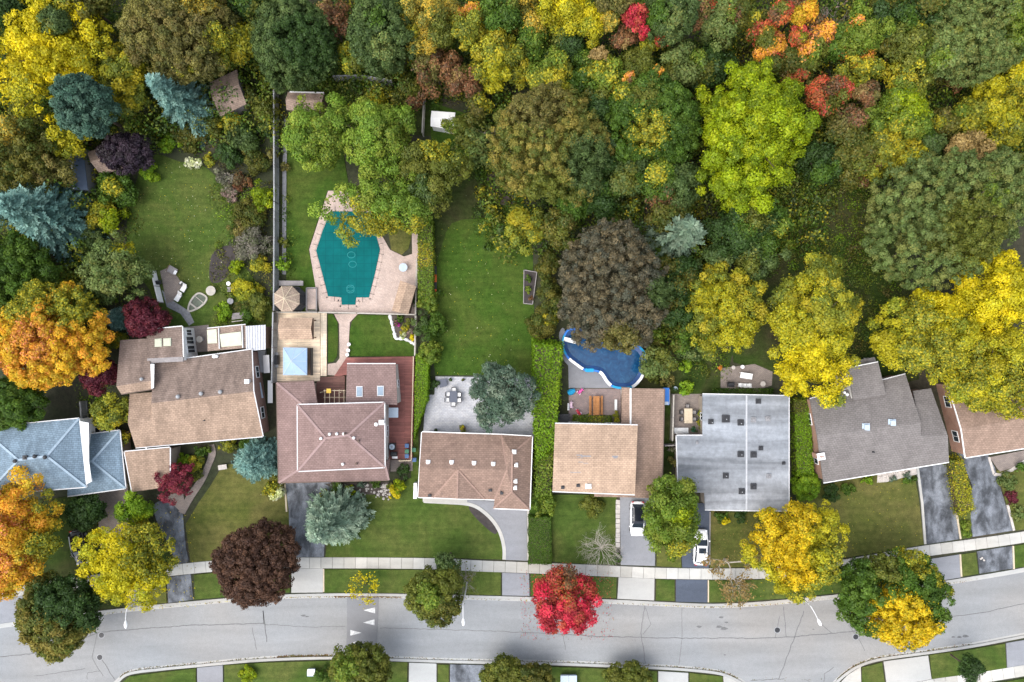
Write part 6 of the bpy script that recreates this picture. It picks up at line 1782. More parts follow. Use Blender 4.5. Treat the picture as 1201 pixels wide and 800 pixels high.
bare('small leggy tree of tan leaves at the kerb below the dead tree', 866, 694, 15, 4, 'greybark', leafpal='TN', nleaf=650, n0=6, thick=.02)
spruce('silvery green spruce on the front lawn, leaning by its own height', 394, 606, 37, 12, 'SS', leaf=.3, zc=2.5, tiers=32)
spruce('compact blue spruce beside the mauve-roofed house', 304, 540, 29, 6, 'BS', tiers=26)
tree('blue-green conifer spreading over the grey patio', 590, 463, 37, 8, 'TC', 'feather', ry=42, rough=.18)
shrub('crimson Japanese maple beside the small garage', 204, 565, 25, 5.2, 'JM', leaf=.17, name='japanese_maple', cat='tree', lobes=60, lr=(.12, .22))
tree('dark purple-red maple behind the split-level house', 172, 373, 25, 6, 'JD', 'dense', leaf=.2)
tree('dull dark red tree between the slate-blue and brown houses', 117, 440, 21, 6, 'JD', 'dense', leaf=.2)
tree('green tree with a lighter crown behind the slate-blue house', 18, 473, 34, 9, 'G', 'dense')
tree('yellow-green bushy tree between the slate-blue and brown roofs', 130, 483, 25, 5.5, 'YG', 'fluffy')
shrub('yellow-green shrub at the corner of the slate-blue wing', 141, 514, 14, 3, 'YG')
tree('broad dark green tree at the head of the paver driveway', 101, 600, 23, 4.5, 'DG', 'dense', ry=21)
tree('bright green shrubby tree in front of the small garage', 157, 594, 21, 4.5, 'HG', 'fluffy', [(165, 612, 12, 'LI')])
shrub('olive shrub under the edge of the bright yellow tree', 168, 617, 14, 2.5, 'YG')
tree('round green tree by the bottom edge beside the driveway', 424, 784, 36, 7, 'O', 'dense', [(410, 775, 14, 'LG')], ry=32)
shrub('small green shrub beside the round tree by the bottom edge', 378, 793, 12, 2, 'G')
tree('olive bushy tree at the bottom edge beside the dark driveway', 592, 796, 28, 5, 'O', 'dense')
tree('second olive bushy tree at the bottom edge, merging with its neighbour by the dark driveway', 625, 798, 24, 5, 'OD', 'dense')
tree('olive tree at the bottom edge beside the large pale blue box', 737, 799, 30, 4.2, 'O', 'dense', ry=24)
tree('small dark conifer on the verge across the street', 1139, 785, 17, 6, 'DG', 'feather', leaf=.2)
shrub('lime-green shrub on the grass across the road', 290, 790, 12, 1.2, 'LI')
# ---- wild garden on the left
tree('large bright yellow maple in the corner of the picture', 62, 68, 72, 12, 'Y', 'loose', [(130, 75, 26, 'YO'), (40, 120, 22, 'YO')], inner=.35, dens=8)
tree('yellow leafy tree below the bright yellow maple, behind the dark pine', 82, 158, 27, 8, 'YO', 'loose')
tree('round dark teal pine beside the bright yellow maple', 102, 126, 36, 13.5, 'TD', 'dense')
spruce('blue spruce leaning toward the corner beside the small shed', 218, 123, 33, 12, 'BS', leaf=.3, zc=3.0)
tree('yellow-olive tree rising behind the small spruce', 150, 98, 28, 9, 'YG', 'fluffy', ry=44)
tree('big bronze-grey oak at the top edge', 215, 42, 68, 14, 'BO', 'dense', [(245, 15, 18, 'GD'), (275, 60, 20, 'YG')], ry=52)
tree('bronze oak crown between the grey oak and the small shed', 212, 68, 32, 11, 'BO', 'dense', [(230, 85, 14, 'YG')])
tree('dark rounded green tree over the end of the long grey fence', 345, 50, 51, 11, 'SG', 'fine', [(365, 60, 30, 'DG')], ry=55)  # dark green patch paints the shaded side of the crown
tree('dark plum tree overhanging a brown shed', 149, 180, 33, 6, 'PL', 'dense', ry=24)
tree('bronze-olive tree at the picture edge below the yellow maple', 22, 178, 52, 10, 'OD', 'loose', [(15, 160, 20, 'GD')])
tree('brown-olive tree beside the blue metal shed', 62, 195, 26, 8, 'BO', 'loose')
spruce('big blue spruce with heavy sweeping branches at the picture edge', 66, 256, 45, 12.5, 'BS', leaf=.34, zc=2.5, tiers=34)
spruce('lower blue spruce behind the big one, at the very picture edge', 12, 240, 36, 9, 'BS', leaf=.3)
tree('dark green conifer at the picture edge above the orange maple', 20, 318, 46, 9, 'G', 'feather')
shrub('dark green garden shrub with yellow tips beside the lawn', 138, 222, 28, 3.4, 'G', leaf=.25, patches=[(138, 225, 8, 'YG')])
shrub('yellow-green shrub beside the wild lawn', 125, 252, 25, 3.2, 'YG', leaf=.25, patches=[(140, 262, 16, 'LI')])
shrub('small dull green shrub above the olive pear tree', 108, 283, 18, 2.5, 'SG')
tree('greyish olive pear tree between the blue spruce and the garden patio', 134, 320, 44, 8, 'GG', 'loose', [(150, 288, 12, 'YO')], ry=40)
spruce('small powder-blue spruce next to the purple-red maple', 139, 374, 14, 4, 'BS', leaf=.2)
shrub('green and yellow undergrowth shrub below the powder-blue spruce', 134, 396, 14, 2, 'YG')
shrub('dark green mound of juniper at the lawn edge under the plum tree', 176, 202, 14, 1.5, 'HG')
shrub('white-flowering hydrangea at the top of the wild lawn', 226, 191, 13, 1.4, 'WH', ry=8, leaf=.24)
shrub('round yellow-green mound beside the hydrangea', 245, 188, 9, 1.2, 'YG')
wild = 'shrubs in the wild garden'
for a_ in ((200, 168, 13, 'HG', 2.0, 'bright green shrub at the head of the wild lawn'), (222, 160, 20, 'OD', 2.2, 'olive shrub just below the blue spruce by the shed'), (250, 152, 16, 'O', 2.0, 'olive shrub directly below the small shed'),
           (248, 140, 8, 'G', 2, 'small dark green shrub at the shed corner'), (274, 145, 17, 'YG', 3, 'tall yellow-green shrub beside the small shed'), (287, 165, 20, 'SG', 3, 'grey-green shrub between the yellow shrub and the fence'),
           (268, 182, 16, 'DG', 2.4, 'dark green shrub in the middle of the fence border'), (300, 190, 16, 'OD', 2.4, 'brownish olive shrub against the upper fence'), (310, 228, 17, 'LI', 3.2, 'round lime-green shrub against the long grey fence'),
           (262, 210, 14, 'TW', 1.6, 'greyish seed-head shrub at the lawn border'), (285, 212, 14, 'RU', 1.5, 'rusty perennial clump at the lawn border'), (270, 226, 12, 'PK', 1.3, 'pinkish faded perennial clump at the lawn border'),
           (295, 250, 22, 'OD', 2.2, 'dull olive shrub below the lime-green shrub'), (297, 285, 24, 'TW', 2.6, 'large greyish twiggy shrub against the fence'), (283, 270, 15, 'BO', 1.8, 'brownish twiggy shrub near the soil bed'),
           (306, 310, 13, 'YG', 2.4, 'yellow-green shrub between the twiggy shrub and the gazebo fence'), (277, 312, 10, 'LI', 1.4, 'lime shrub beside the dark soil bed'), (290, 342, 18, 'YO', 2.2, 'golden-yellow shrub beside the small grey bench'),
           (304, 358, 17, 'O', 2.4, 'olive shrub above the corrugated lean-to'), (290, 372, 10, 'G', 1.4, 'green shrub right beside the slatted bench'), (262, 366, 12, 'HG', 1.0, 'low green planting behind the lean-to roofs'), (318, 180, 9, 'BO', 1.8, 'brown vine clump on the long grey fence'),
           (312, 130, 17, 'O', 3.4, 'olive bush at the upper end of the long fence'), (295, 115, 15, 'OD', 3, 'dark olive bush beside the shed door'), (310, 150, 12, 'DG', 2.4, 'dark bush halfway along the upper fence')):
    x, y, r, pl_, hh, lab = a_
    shrub(lab, x, y, r, hh, pl_, leaf=.2, group=wild, lr=(.2, .42), rough=.25)
shrub('pale flowering yellow shrub at the corner of the mauve house driveway', 321, 577, 15, 1.6, 'WH', leaf=.22, patches=[(316, 570, 12, 'YG')])
for x, y, r, pl_, hh, lab in ((228, 545, 12, 'YG', 1.5, 'yellow-green shrub beside the curved garden path'), (236, 530, 9, 'G', 1.2, 'green shrub at the brown house wall by the path'), (242, 527, 6, 'LG', 1.0, 'light green tuft where the path meets the brown house'),
                              (215, 540, 9, 'HG', 1.3, 'bright green shrub above the crimson maple'), (268, 521, 12, 'YG', 1.3, 'yellow-green planting under the brown eave'), (290, 519, 11, 'G', 1.3, 'green planting under the brown eave beside the spruce'), (231, 558, 9, 'O', 1.0, 'olive tuft in the path bed'),
                              (322, 555, 9, 'O', 1.0, 'olive clump beside the blue spruce'), (463, 577, 9, 'Y', 1.6, 'bright yellow shrub in the rock bed by the mauve house'), (467, 570, 9, 'LI', 1.5, 'lime shrub behind the bright yellow shrub'),
                              (411, 574, 7, 'LI', 1.0, 'lime cushion plant between the spruce and the mauve house'), (394, 570, 8, 'G', 1.0, 'dark green planting under the mauve eave'), (424, 568, 6, 'TC', .9, 'blue-green tuft in the rock bed'), (440, 568, 7, 'G', .9, 'small green tuft in the rock bed'),
                              (456, 570, 5, 'O', .8, 'olive tuft at the end of the rock bed'), (380, 579, 6, 'YG', .9, 'yellow tuft beside the grey driveway'), (474, 553, 9, 'DG', 1.2, 'dark shrub in the gap below the red deck')):
    shrub(lab, x, y, r, hh, pl_, leaf=.17, z0=.1)
# ---- pool garden and long lawn
tree('leafy green tree at the end of the pool garden, lighter on top', 373, 157, 42, 9, 'LB', 'fluffy', [(385, 175, 20, 'LG')], ry=45)
tree('second leafy green tree over the pool garden lawn with a pale crown', 440, 158, 46, 9.5, 'LB', 'fluffy', [(465, 165, 20, 'LG')], ry=44)
tree('yellow-green tree hanging over the covered pool', 450, 238, 62, 10, 'LB', 'loose', [(420, 262, 22, 'YG'), (455, 280, 24, 'YG'), (490, 272, 14, 'YG')], ry=52, rough=.34, dens=10)
tree('olive-green tree over the corner of the long lawn', 505, 205, 46, 10, 'O', 'loose', [(520, 175, 24, 'YG'), (490, 230, 20, 'SG')], ry=44)
hedge('tall hedge along the pool garden, yellow-green on top', [(490.5, 262), (508, 262), (508, 350), (491, 350)], 2.4, 'LG', .18, patches=[(495, 300, 14, 'YG')])
shrub('rounded grey-green shrub in the hedge line beside the cabana', 502, 353, 15, 2.7, 'LG', lobes=40, lr=(.2, .3), rough=.06); shrub('clipped dark green ball beside the flower bed', 508, 383, 15, 2.6, 'G', ry=19, lobes=50, lr=(.2, .3), rough=.05)
shrub('dull green ball pressed between the flower bed and the dark ball', 495, 382, 12, 2.5, 'SG', ry=20, lobes=30, lr=(.2, .3), rough=.05); shrub('clipped green ball above the long clipped hedge', 505, 413, 16, 2.8, 'LG', lobes=70, lr=(.18, .28), rough=.03)
hedge('narrow clipped bright green hedge between red deck and grey patio', [(488, 418), (503, 426), (501, 468), (486, 514)], 2.0, 'HG', .13)
shrub('dark shrub in the notch of the grey patio', 508, 452, 7, 1.2, 'DG', ry=9); shrub('small green clump at the trough end', 516, 344, 8, .9, 'G', ry=4)
for x, y, r, pl_, hh, lab in ((466, 380, 5, 'MG', .9, 'magenta flowers in the pool garden flower bed'), (474, 386, 7, 'YG', .9, 'yellow-green perennials in the flower bed'), (480, 378, 6, 'O', .8, 'olive perennials in the flower bed'), (483, 396, 5, 'Y', .8, 'yellow perennials at the flower bed point'),
                              (482, 388, 6, 'PK', .8, 'pale pink perennials in the flower bed'), (468, 374, 6, 'G', .8, 'green clump at the top of the flower bed'), (473, 393, 5, 'WH', .7, 'cream flowers at the edge of the flower bed')):
    shrub(lab, x, y, r, hh, pl_, leaf=.16, z0=.05)
shrub('leafy lime-edged bush against the fence above the octagonal gazebo', 332, 309, 10, 2.2, 'HG', leaf=.25); shrub('small bush in the fence bed beside the pool lawn', 333, 285, 7, 1.4, 'O'); shrub('small brown bush in the fence bed higher up', 334, 195, 7, 1.3, 'BO')
shrub('green tuft under the cabana corner', 486, 352, 4, 1.0, 'DG', ry=9); shrub('rust-tipped clump beside the pool tree', 487, 268, 5, 1, 'RU')
tree('large bronze-olive oak beside the long lawn', 645, 172, 74, 13, 'OB', 'fine', [(630, 130, 34, 'BO'), (690, 200, 30, 'SG'), (640, 240, 30, 'O')], ry=68)
tree('yellow-green tree on the lawn side below the bronze oak', 617, 270, 31, 8, 'YG', 'fluffy', [(645, 255, 16, 'O')], ry=26)
tree('great dark brown copper beech overhanging the kidney pool', 719, 339, 64, 12, 'BD', 'fine', [(772, 345, 18, 'SG'), (725, 402, 22, 'BO')], ry=82, jit=.35)  # green patch paints the shaded side, pale brown one the lit bottom
hedge('big ivy-covered hedge between the bungalow and the sandy house', [(625, 402), (660, 405), (650, 525), (628, 540)], 3.0, 'HG', .22, soft=.3)
hedge('lower end of the ivy hedge between the two house walls', [(628, 541), (649, 527), (646, 580), (628, 582)], 2.8, 'LG', .22, soft=.3)
shrub('loose green bush at the front end of the ivy hedge', 639, 592, 16, 2.6, 'LG', leaf=.25)
hedge('dark clipped box hedge at the sidewalk beside the bungalow driveway', [(620, 606), (646, 606), (647, 661), (620, 661)], 1.1, 'G', .11, soft=.05)
shrub('grey-green mounded shrub between the lawn and the copper beech', 634, 378, 20, 2.4, 'OD', ry=24); shrub('olive shrub above the ivy hedge', 645, 345, 18, 3, 'OD', ry=26); shrub('yellow-tipped shrub beside the copper beech edge', 645, 372, 12, 2.6, 'YG'); shrub('brownish shrub under the lawn side of the copper beech', 640, 310, 18, 2.6, 'OD')
shrub('small tree-like shrub standing on the sandy house lawn', 696, 592, 17, 2.2, 'O', leaf=.18); shrub('dark green shrub right of the pale bare shrub', 723, 655, 6, 1.2, 'G', ry=8)
hedge('low yellow-green planting along the patio wall of the sandy house', [(674, 487), (716, 488), (716, 497), (673, 496)], .8, 'LG', .16, patches=[(700, 490, 8, 'YG')]); shrub('yellow-green shrub at the wing wall corner', 724, 488, 6, 1.2, 'YG', ry=10)
hedge('bright green clipped hedge between the flat roof and the grey tilted house', [(930, 468), (948, 470), (954, 556), (934, 556)], 1.8, 'HG', .15, patches=[(938, 475, 10, 'O')])
shrub('round clipped bright green bush at the end of the hedge', 945, 570, 19, 2.2, 'HG', lobes=60, lr=(.16, .26), rough=.05, leaf=.16); shrub('dark round bush beside the clipped bright green bush', 974, 577, 12, 1.6, 'DG'); shrub('low green bush under the grey house eave', 994, 573, 12, 1.1, 'G', ry=7); shrub('green bush at the grey house eave by the rock garden', 1017, 563, 9, 1.2, 'HG', ry=6)
shrub('blue-green plant in the white rock garden', 1047, 562, 5, .9, 'TC'); shrub('low green clump beside the dark driveway head', 1066, 562, 9, .9, 'G', ry=6); shrub('second blue-green plant at the rock garden edge', 1064, 557, 5, .9, 'TC')
hedge('feathery yellow-green hedge between the two dark driveways', [(1113, 540), (1128, 538), (1142, 596), (1124, 604)], 1.5, 'YG', .18, soft=.3); shrub('white-flecked green clump at the pavement end of the feathery hedge', 1133, 622, 8, .9, 'LG', ry=12)
shrub('pale grey-green shrub beside the curved garden wall', 1182, 565, 13, 1.1, 'GG'); shrub('dull red shrub at the edge of the far driveway', 1187, 583, 9, 1.0, 'JD'); shrub('faded grass clump near the red shrub', 1194, 600, 10, .7, 'GG'); shrub('green shrubs along the curved wall', 1198, 548, 8, 1.2, 'G')
hedge('low evergreen strip between the flat roof and the brown patio', [(840, 456), (905, 456), (905, 462), (838, 462)], .7, 'G', .16)
for x, y, r, pl_, hh, lab in ((846, 607, 9, 'G', 1.2, 'green shrub under the flat roof eave'), (851, 610, 6, 'Y', 1.4, 'yellow sprig by the flat roof wall'), (870, 604, 10, 'DG', 1.0, 'dark shrub against the flat-roofed house wall'), (790, 540, 8, 'BO', 1.6, 'brownish bush by the step of the flat roof'), (789, 525, 6, 'TW', 1.2, 'grey twiggy bush behind the flat roof step'), (823, 490, 4, 'YG', 1.2, 'yellowish climber on the flat-roofed house side wall'), (896, 606, 10, 'G', 1.0, 'green shrub at the flat-roofed house corner under the golden tree')):
    shrub(lab, x, y, r, hh, pl_, leaf=.18, ry=r if x != 823 else 18)
# ---- yellow trees and woodland edge on the right
tree('yellow tree with grey twigs showing beside the brown patio', 850, 364, 46, 9, 'YG', 'feather', [(862, 398, 30, 'YO'), (835, 350, 22, 'YO')], ry=60, inner=.4)
tree('broad golden tree over the hedge, brightest along its lower side', 953, 384, 56, 11, 'YG', 'fluffy', [(945, 435, 40, 'Y'), (915, 385, 26, 'YO'), (975, 400, 22, 'YO'), (940, 340, 14, 'YO')], ry=82)
tree('huge yellow maple covering the grey house corner', 1082, 392, 56, 12, 'YO', 'fluffy', [(1075, 420, 30, 'YG'), (1060, 370, 18, 'YG'), (1100, 350, 26, 'Y')], ry=58)
tree('brightest yellow maple at the picture edge', 1168, 345, 56, 13, 'Y', 'fluffy', [(1190, 400, 26, 'YO')], ry=52)
tree('yellow maple lowest of the group, over the sandy roof', 1160, 436, 56, 11, 'YO', 'fluffy', [(1110, 425, 34, 'YG'), (1185, 450, 34, 'YG'), (1140, 480, 16, 'YG')], ry=56)
tree('enormous grey-green lime tree bordering the clearing', 1098, 258, 88, 14, 'GG', 'fine', [(1120, 275, 40, 'O'), (1150, 230, 20, 'LG')], ry=80)
tree('side crown of the grey-green lime reaching to the picture edge', 1168, 222, 42, 13, 'GG', 'fine')
tree('brilliant lime-green maple in the middle of the wood', 880, 158, 68, 13, 'LI', 'fluffy', [(885, 110, 26, 'LI'), (905, 180, 30, 'LI')], ry=84)
spruce('silver-green fir with a star-shaped crown', 794, 277, 35, 12, 'SF', leaf=.36, star=True, zc=4.0)
# ---- the autumn wood
wood = 'trees of the autumn wood'
W_ = [
 (12, 12, 32, 11, 'DG', 'clump', 'dark green tree in the very corner above the yellow maple'), (105, 8, 30, 11, 'OD', 'clump', 'dark olive tree between the yellow maple and the bronze oak at the top edge'), (65, 28, 16, 12, 'SG', 'dense', 'grey-green crown poking through the yellow maple'),
 (290, 50, 24, 9, 'YG', 'clump', 'yellow-olive tree between the bronze oak and the dark rounded tree'), (300, 8, 26, 10, 'DG', 'clump', 'dark tree at the top edge beside the bronze oak'),
 (388, 25, 24, 9, 'RU', 'loose', 'dark russet and amber tree at the top edge behind the dark rounded tree'), (410, 70, 16, 7, 'YG', 'loose', 'small amber-green tree behind the far board fence'),
 (448, 44, 38, 12, 'SG', 'dense', 'dark grey-green tree flecked with yellow above the far fence'), (470, 22, 16, 10, 'YG', 'clump', 'yellow-flecked crown beside the dark grey-green tree'),
 (505, 28, 36, 12, 'GD', 'fluffy', 'ochre-gold oak in the wood near the top edge'), (550, 32, 24, 11, 'YG', 'fluffy', 'yellow-green maple with an orange top next to the ochre oak'), (512, 84, 28, 9, 'RU', 'loose', 'russet-brown tree below the ochre oak'), (546, 97, 20, 8, 'RU', 'fluffy', 'small red-brown tree beside the russet tree'),
 (586, 75, 33, 11, 'YG', 'fluffy', 'yellowing tree beside the bronze oak of the lawn'), (588, 14, 27, 12, 'G', 'clump', 'green tree at the top edge beside the gold maple'), (624, 18, 26, 11, 'GD', 'fluffy', 'gold maple with ochre tips at the top edge'), (666, 14, 26, 11, 'YO', 'fluffy', 'bright yellow maple at the top edge of the wood'), (690, 32, 20, 10, 'YO', 'fluffy', 'yellow maple with golden side branches below the top edge'),
 (715, 25, 11, 10, 'GD', 'fluffy', 'small golden crown between the yellow and crimson maples'), (722, 3, 20, 12, 'BO', 'clump', 'dull brown-olive tree at the top edge above the crimson maple'), (745, 22, 14, 11, 'R', 'fluffy', 'vivid crimson maple in the wood'), (733, 46, 15, 9, 'RU', 'fluffy', 'rusty orange-brown tree below the crimson maple'),
 (787, 18, 30, 13, 'SG', 'dense', 'dense dark green tree at the top edge beside the crimson maple'), (775, 44, 10, 9, 'RO', 'fluffy', 'small bright orange maple beside the dense dark green tree'), (762, 54, 11, 8, 'YG', 'fluffy', 'small yellow-green crown next to the small orange maple'),
 (615, 52, 28, 10, 'G', 'clump', 'plain green tree below the gold maple'), (655, 58, 26, 9, 'DG', 'clump', 'dark green tree below the yellow maples'), (646, 92, 28, 10, 'YG', 'fluffy', 'bright yellow-green tree directly above the bronze oak'), (703, 65, 10, 9, 'TN', 'fluffy', 'small tan-leaved crown in the green of the wood'),
 (690, 88, 27, 9, 'G', 'clump', 'green tree beside the small tan crown'), (716, 92, 22, 10, 'LG', 'clump', 'lighter green tree in the centre of the wood'), (748, 82, 22, 9, 'O', 'fluffy', 'olive tree with orange branch tips on both sides'), (738, 92, 7, 10.2, 'OR', 'fluffy', 'orange tuft on the lower side of the olive tree'), (770, 83, 7, 10.2, 'OR', 'fluffy', 'orange tuft on the far side of the olive tree'),
 (795, 78, 26, 9, 'GG', 'clump', 'grey-green tree above the big green tree'), (765, 145, 50, 12, 'G', 'dense', 'big rounded green tree between the bronze oak and the lime maple'), (740, 120, 28, 11, 'G', 'clump', 'green shoulder tree beside the big rounded green tree'), (700, 130, 24, 9, 'DG', 'clump', 'dark green tree behind the bronze oak'),
 (705, 175, 28, 9, 'DG', 'clump', 'very dark green tree in the shade of the bronze oak'), (700, 225, 28, 8, 'DG', 'clump', 'dark tree above the copper beech'), (735, 205, 26, 9, 'SG', 'clump', 'dull green tree between the copper beech and the big green tree'),
 (818, 12, 20, 11, 'RU', 'fluffy', 'rusty red tree at the top edge'), (842, 30, 28, 10, 'GG', 'loose', 'greyish half-bare tree below the rusty red tree'), (832, 78, 26, 7, 'DG', 'clump', 'low dark tree in the gap above the lime maple'), (865, 18, 18, 10, 'OD', 'clump', 'olive tree at the top edge between grey and orange trees'),
 (890, 35, 22, 9, 'OD', 'clump', 'brown-olive tree beside the orange maple'), (912, 15, 15, 12, 'RO', 'fluffy', 'orange-red maple at the top edge'), (900, 52, 18, 10, 'OR', 'fluffy', 'orange maple above the lime maple'), (938, 12, 20, 12, 'AM', 'fluffy', 'amber maple at the top edge'), (935, 43, 11, 10, 'RO', 'fluffy', 'salmon-red maple beneath the amber maple'),
 (957, 38, 19, 10, 'RU', 'fluffy', 'rust and orange tree beside the salmon-red maple'), (912, 78, 22, 9, 'OD', 'clump', 'olive tree just above the lime maple'), (945, 62, 22, 9, 'O', 'clump', 'mottled olive tree below the salmon-red maple'), (930, 97, 18, 8, 'BO', 'fluffy', 'tan and orange-flecked tree at the lime maple edge'),
 (970, 113, 22, 10, 'RO', 'fluffy', 'coral-red maple beside the lime maple'), (985, 52, 22, 9, 'G', 'clump', 'green tree under the grey bare tree'), (1010, 38, 27, 12, 'LG', 'fluffy', 'pale green tree with an orange side'), (1040, 18, 28, 11, 'DG', 'clump', 'dark green tree at the top edge beside the pale green tree'), (1083, 12, 27, 11, 'DG', 'clump', 'dark tree at the top edge next to the grey-green giant'),
 (1002, 78, 25, 9, 'YG', 'fluffy', 'yellow-flecked olive tree in the right wood'), (1060, 55, 26, 11, 'O', 'clump', 'fresh olive-green tree above the yellow-flecked one'), (1038, 50, 14, 9, 'OD', 'clump', 'brownish green crown between two green trees'), (1060, 97, 27, 10, 'YG', 'loose', 'yellow-dotted tree in the right wood'), (1017, 113, 15, 9, 'RU', 'fluffy', 'small rust-and-gold tree beside the coral-red maple'),
 (1142, 42, 50, 14, 'GG', 'fine', 'grey-green giant at the top edge'), (1110, 60, 26, 12, 'GG', 'dense', 'side crown of the grey-green giant, more olive'), (1194, 28, 14, 10, 'RU', 'clump', 'dark reddish tree at the top corner'), (1185, 65, 24, 9, 'DG', 'clump', 'dark green tree at the picture edge below the grey-green giant'),
 (1178, 100, 30, 10, 'YO', 'fluffy', 'yellow tree at the picture edge in the upper wood'), (1182, 142, 34, 11, 'YG', 'fluffy', 'big yellow-green tree at the picture edge'), (1140, 135, 27, 9, 'YG', 'clump', 'yellow-olive tree beside the ochre tree'), (1105, 148, 20, 7, 'OD', 'clump', 'low olive tree in the dark gap'), (1137, 178, 26, 10, 'TN', 'fluffy', 'ochre tree with tan foliage above the lime tree'),
 (1050, 138, 34, 11, 'LG', 'fluffy', 'green tree with yellow sprays in the right wood'), (1030, 178, 28, 9, 'YG', 'fluffy', 'yellowish tree above the clearing'), (990, 150, 26, 9, 'OD', 'clump', 'olive tree below the coral-red maple'), (1000, 190, 28, 8, 'OD', 'clump', 'dark olive tree at the clearing edge'), (1058, 188, 22, 8, 'YG', 'clump', 'yellow-green tree at the corner of the lime tree'), (960, 195, 24, 7, 'DG', 'clump', 'low dark tree at the clearing edge by the lime maple'),
 (1090, 168, 16, 8, 'SG', 'clump', 'small grey-green tree above the lime tree'), (1085, 88, 18, 6, 'OD', 'loose', 'low brown-olive tree in the dark gap of the right wood'), (1122, 92, 13, 6, 'RU', 'loose', 'small russet tree in the dark gap'),
 (788, 218, 32, 9, 'SG', 'clump', 'dull green tree with rusty flecks beside the star-shaped fir'), (765, 205, 26, 10, 'G', 'clump', 'green tree below the big rounded green tree'), (782, 250, 22, 8, 'OD', 'clump', 'olive rusty tree just above the star-shaped fir'), (866, 268, 36, 8, 'DG', 'clump', 'dark green tree below the lime maple'), (905, 258, 24, 7, 'G', 'loose', 'green tree at the clearing below the lime maple'), (890, 298, 28, 7, 'SG', 'clump', 'bluish dark tree between the two yellow trees'), (838, 305, 18, 6, 'SG', 'clump', 'greyish tree between the fir and the yellow tree'),
 (795, 325, 24, 7, 'DG', 'clump', 'dark green tree below the star-shaped fir'), (795, 362, 22, 6, 'DG', 'clump', 'dark tree between the copper beech and the yellow tree'), (800, 395, 18, 5, 'G', 'clump', 'green tree lower in the gap beside the copper beech'), (772, 425, 20, 5, 'GG', 'loose', 'loose grey-olive tree beside the kidney pool'), (808, 408, 14, 5, 'SG', 'loose', 'grey-green small tree above the side yard'),
 (655, 268, 22, 8, 'OD', 'clump', 'olive tree between the bronze oak and the copper beech'), (668, 240, 22, 8, 'G', 'clump', 'green tree in the shade on the near side of the bronze oak'), (555, 175, 24, 6, 'GG', 'loose', 'grey-green tree at the end of the long lawn'), (535, 150, 18, 6, 'O', 'loose', 'olive tree draped over the white shed'), (560, 130, 18, 6, 'OD', 'loose', 'twiggy olive tree behind the white shed'),
 (480, 110, 18, 5, 'OD', 'loose', 'low amber-olive tree inside the far fence'), (440, 115, 12, 2, 'YG', 'loose', 'low yellow bush on the dark lawn by the far fence'), (420, 130, 14, 2.5, 'OD', 'loose', 'low olive bush on the dark lawn by the far fence'),
]
PT = {'yellow-green maple with an orange top next to the ochre oak': [(548, 15, 12, 'OR')], 'pale green tree with an orange side': [(1000, 28, 7, 'OR')], 'yellowing tree beside the bronze oak of the lawn': [(582, 100, 18, 'YO')], 'gold maple with ochre tips at the top edge': [(640, 20, 14, 'YO')],
      'vivid crimson maple in the wood': [], 'green tree with yellow sprays in the right wood': [(1040, 165, 16, 'YG'), (1060, 130, 18, 'LI')], 'rust and orange tree beside the salmon-red maple': [(960, 42, 10, 'OR')], 'dull green tree with rusty flecks beside the star-shaped fir': [(770, 245, 14, 'RU')]}
def rpatch(x, y, r, pl_):
    if pl_ in ('R', 'RO', 'OR', 'AM'): return [(x + RNG.uniform(-.5, .5) * r, y + RNG.uniform(-.5, .5) * r, .45 * r, ('RU', 'O', 'YG')[RNG.integers(0, 3)]) for _ in range(2)]
    opts = dict(DG=('G', 'O', 'OD'), G=('LG', 'O', 'YG'), LG=('YG', 'G', 'O'), O=('YG', 'LG', 'OD'), OD=('O', 'BO', 'RU', 'YG'), YG=('YO', 'LG', 'O'), YO=('YG', 'Y', 'GD'), GD=('YG', 'O'), RU=('OD', 'BO', 'TN'), SG=('GG', 'O', 'G'), GG=('O', 'LG')).get(pl_, ())
    if 795 < x < 1010 and y < 105: opts = opts + ('RO', 'OR', 'RO')
    return [(x + RNG.uniform(-.7, .7) * r, y + RNG.uniform(-.7, .7) * r, RNG.uniform(.25, .5) * r, opts[RNG.integers(0, len(opts))]) for _ in range(2)] if opts else ()
for x, y, r, hh, pl_, kd, lab in W_:
    tree(lab, x, y, r * 1.12, hh, pl_, kd, PT[lab] if lab in PT else rpatch(x, y, r, pl_), group=wood, mix=.42, patch_soft=.55)
tree('second crimson crown just below the vivid crimson maple', 753, 38, 9, 10, 'R', 'fluffy', group=wood)
for x, y, r, lab in ((985, 18, 17, 'pinkish grey bare tree among the orange maples'), (990, 92, 12, 'grey bare tree above the coral-red maple'), (687, 132, 9, 'small pale bare tree in a dark gap of the wood'), (580, 168, 18, 'grey bare tree at the end of the long lawn')):
    bare(lab, x, y, r, 8 if y < 120 else 6, 'greybark', leafpal='PK' if x == 985 else 'TW', nleaf=200, n0=6, group=wood)
for x, y, r, pl_, hh, lab in ((805, 428, 10, 'HG', 2.2, 'bright green bush beside the loose grey-olive tree'), (806, 454, 11, 'HG', 2.2, 'bright green bush at the top of the side yard'), (784, 447, 9, 'BO', 1.8, 'brown-tipped bush at the wing roof corner'), (775, 408, 14, 'OD', 2, 'olive undergrowth bush by the pool end'), (765, 445, 8, 'O', 1.2, 'small olive bush on the grass by the pool')):
    shrub(lab, x, y, r, hh, pl_, leaf=.2)
for o_, c_, r_, pl_ in SHRUBS: shrub('', 0, 0, r_, r_ * 1.7, pl_, leaf=.10, parent=o_, c=c_, lobes=10)

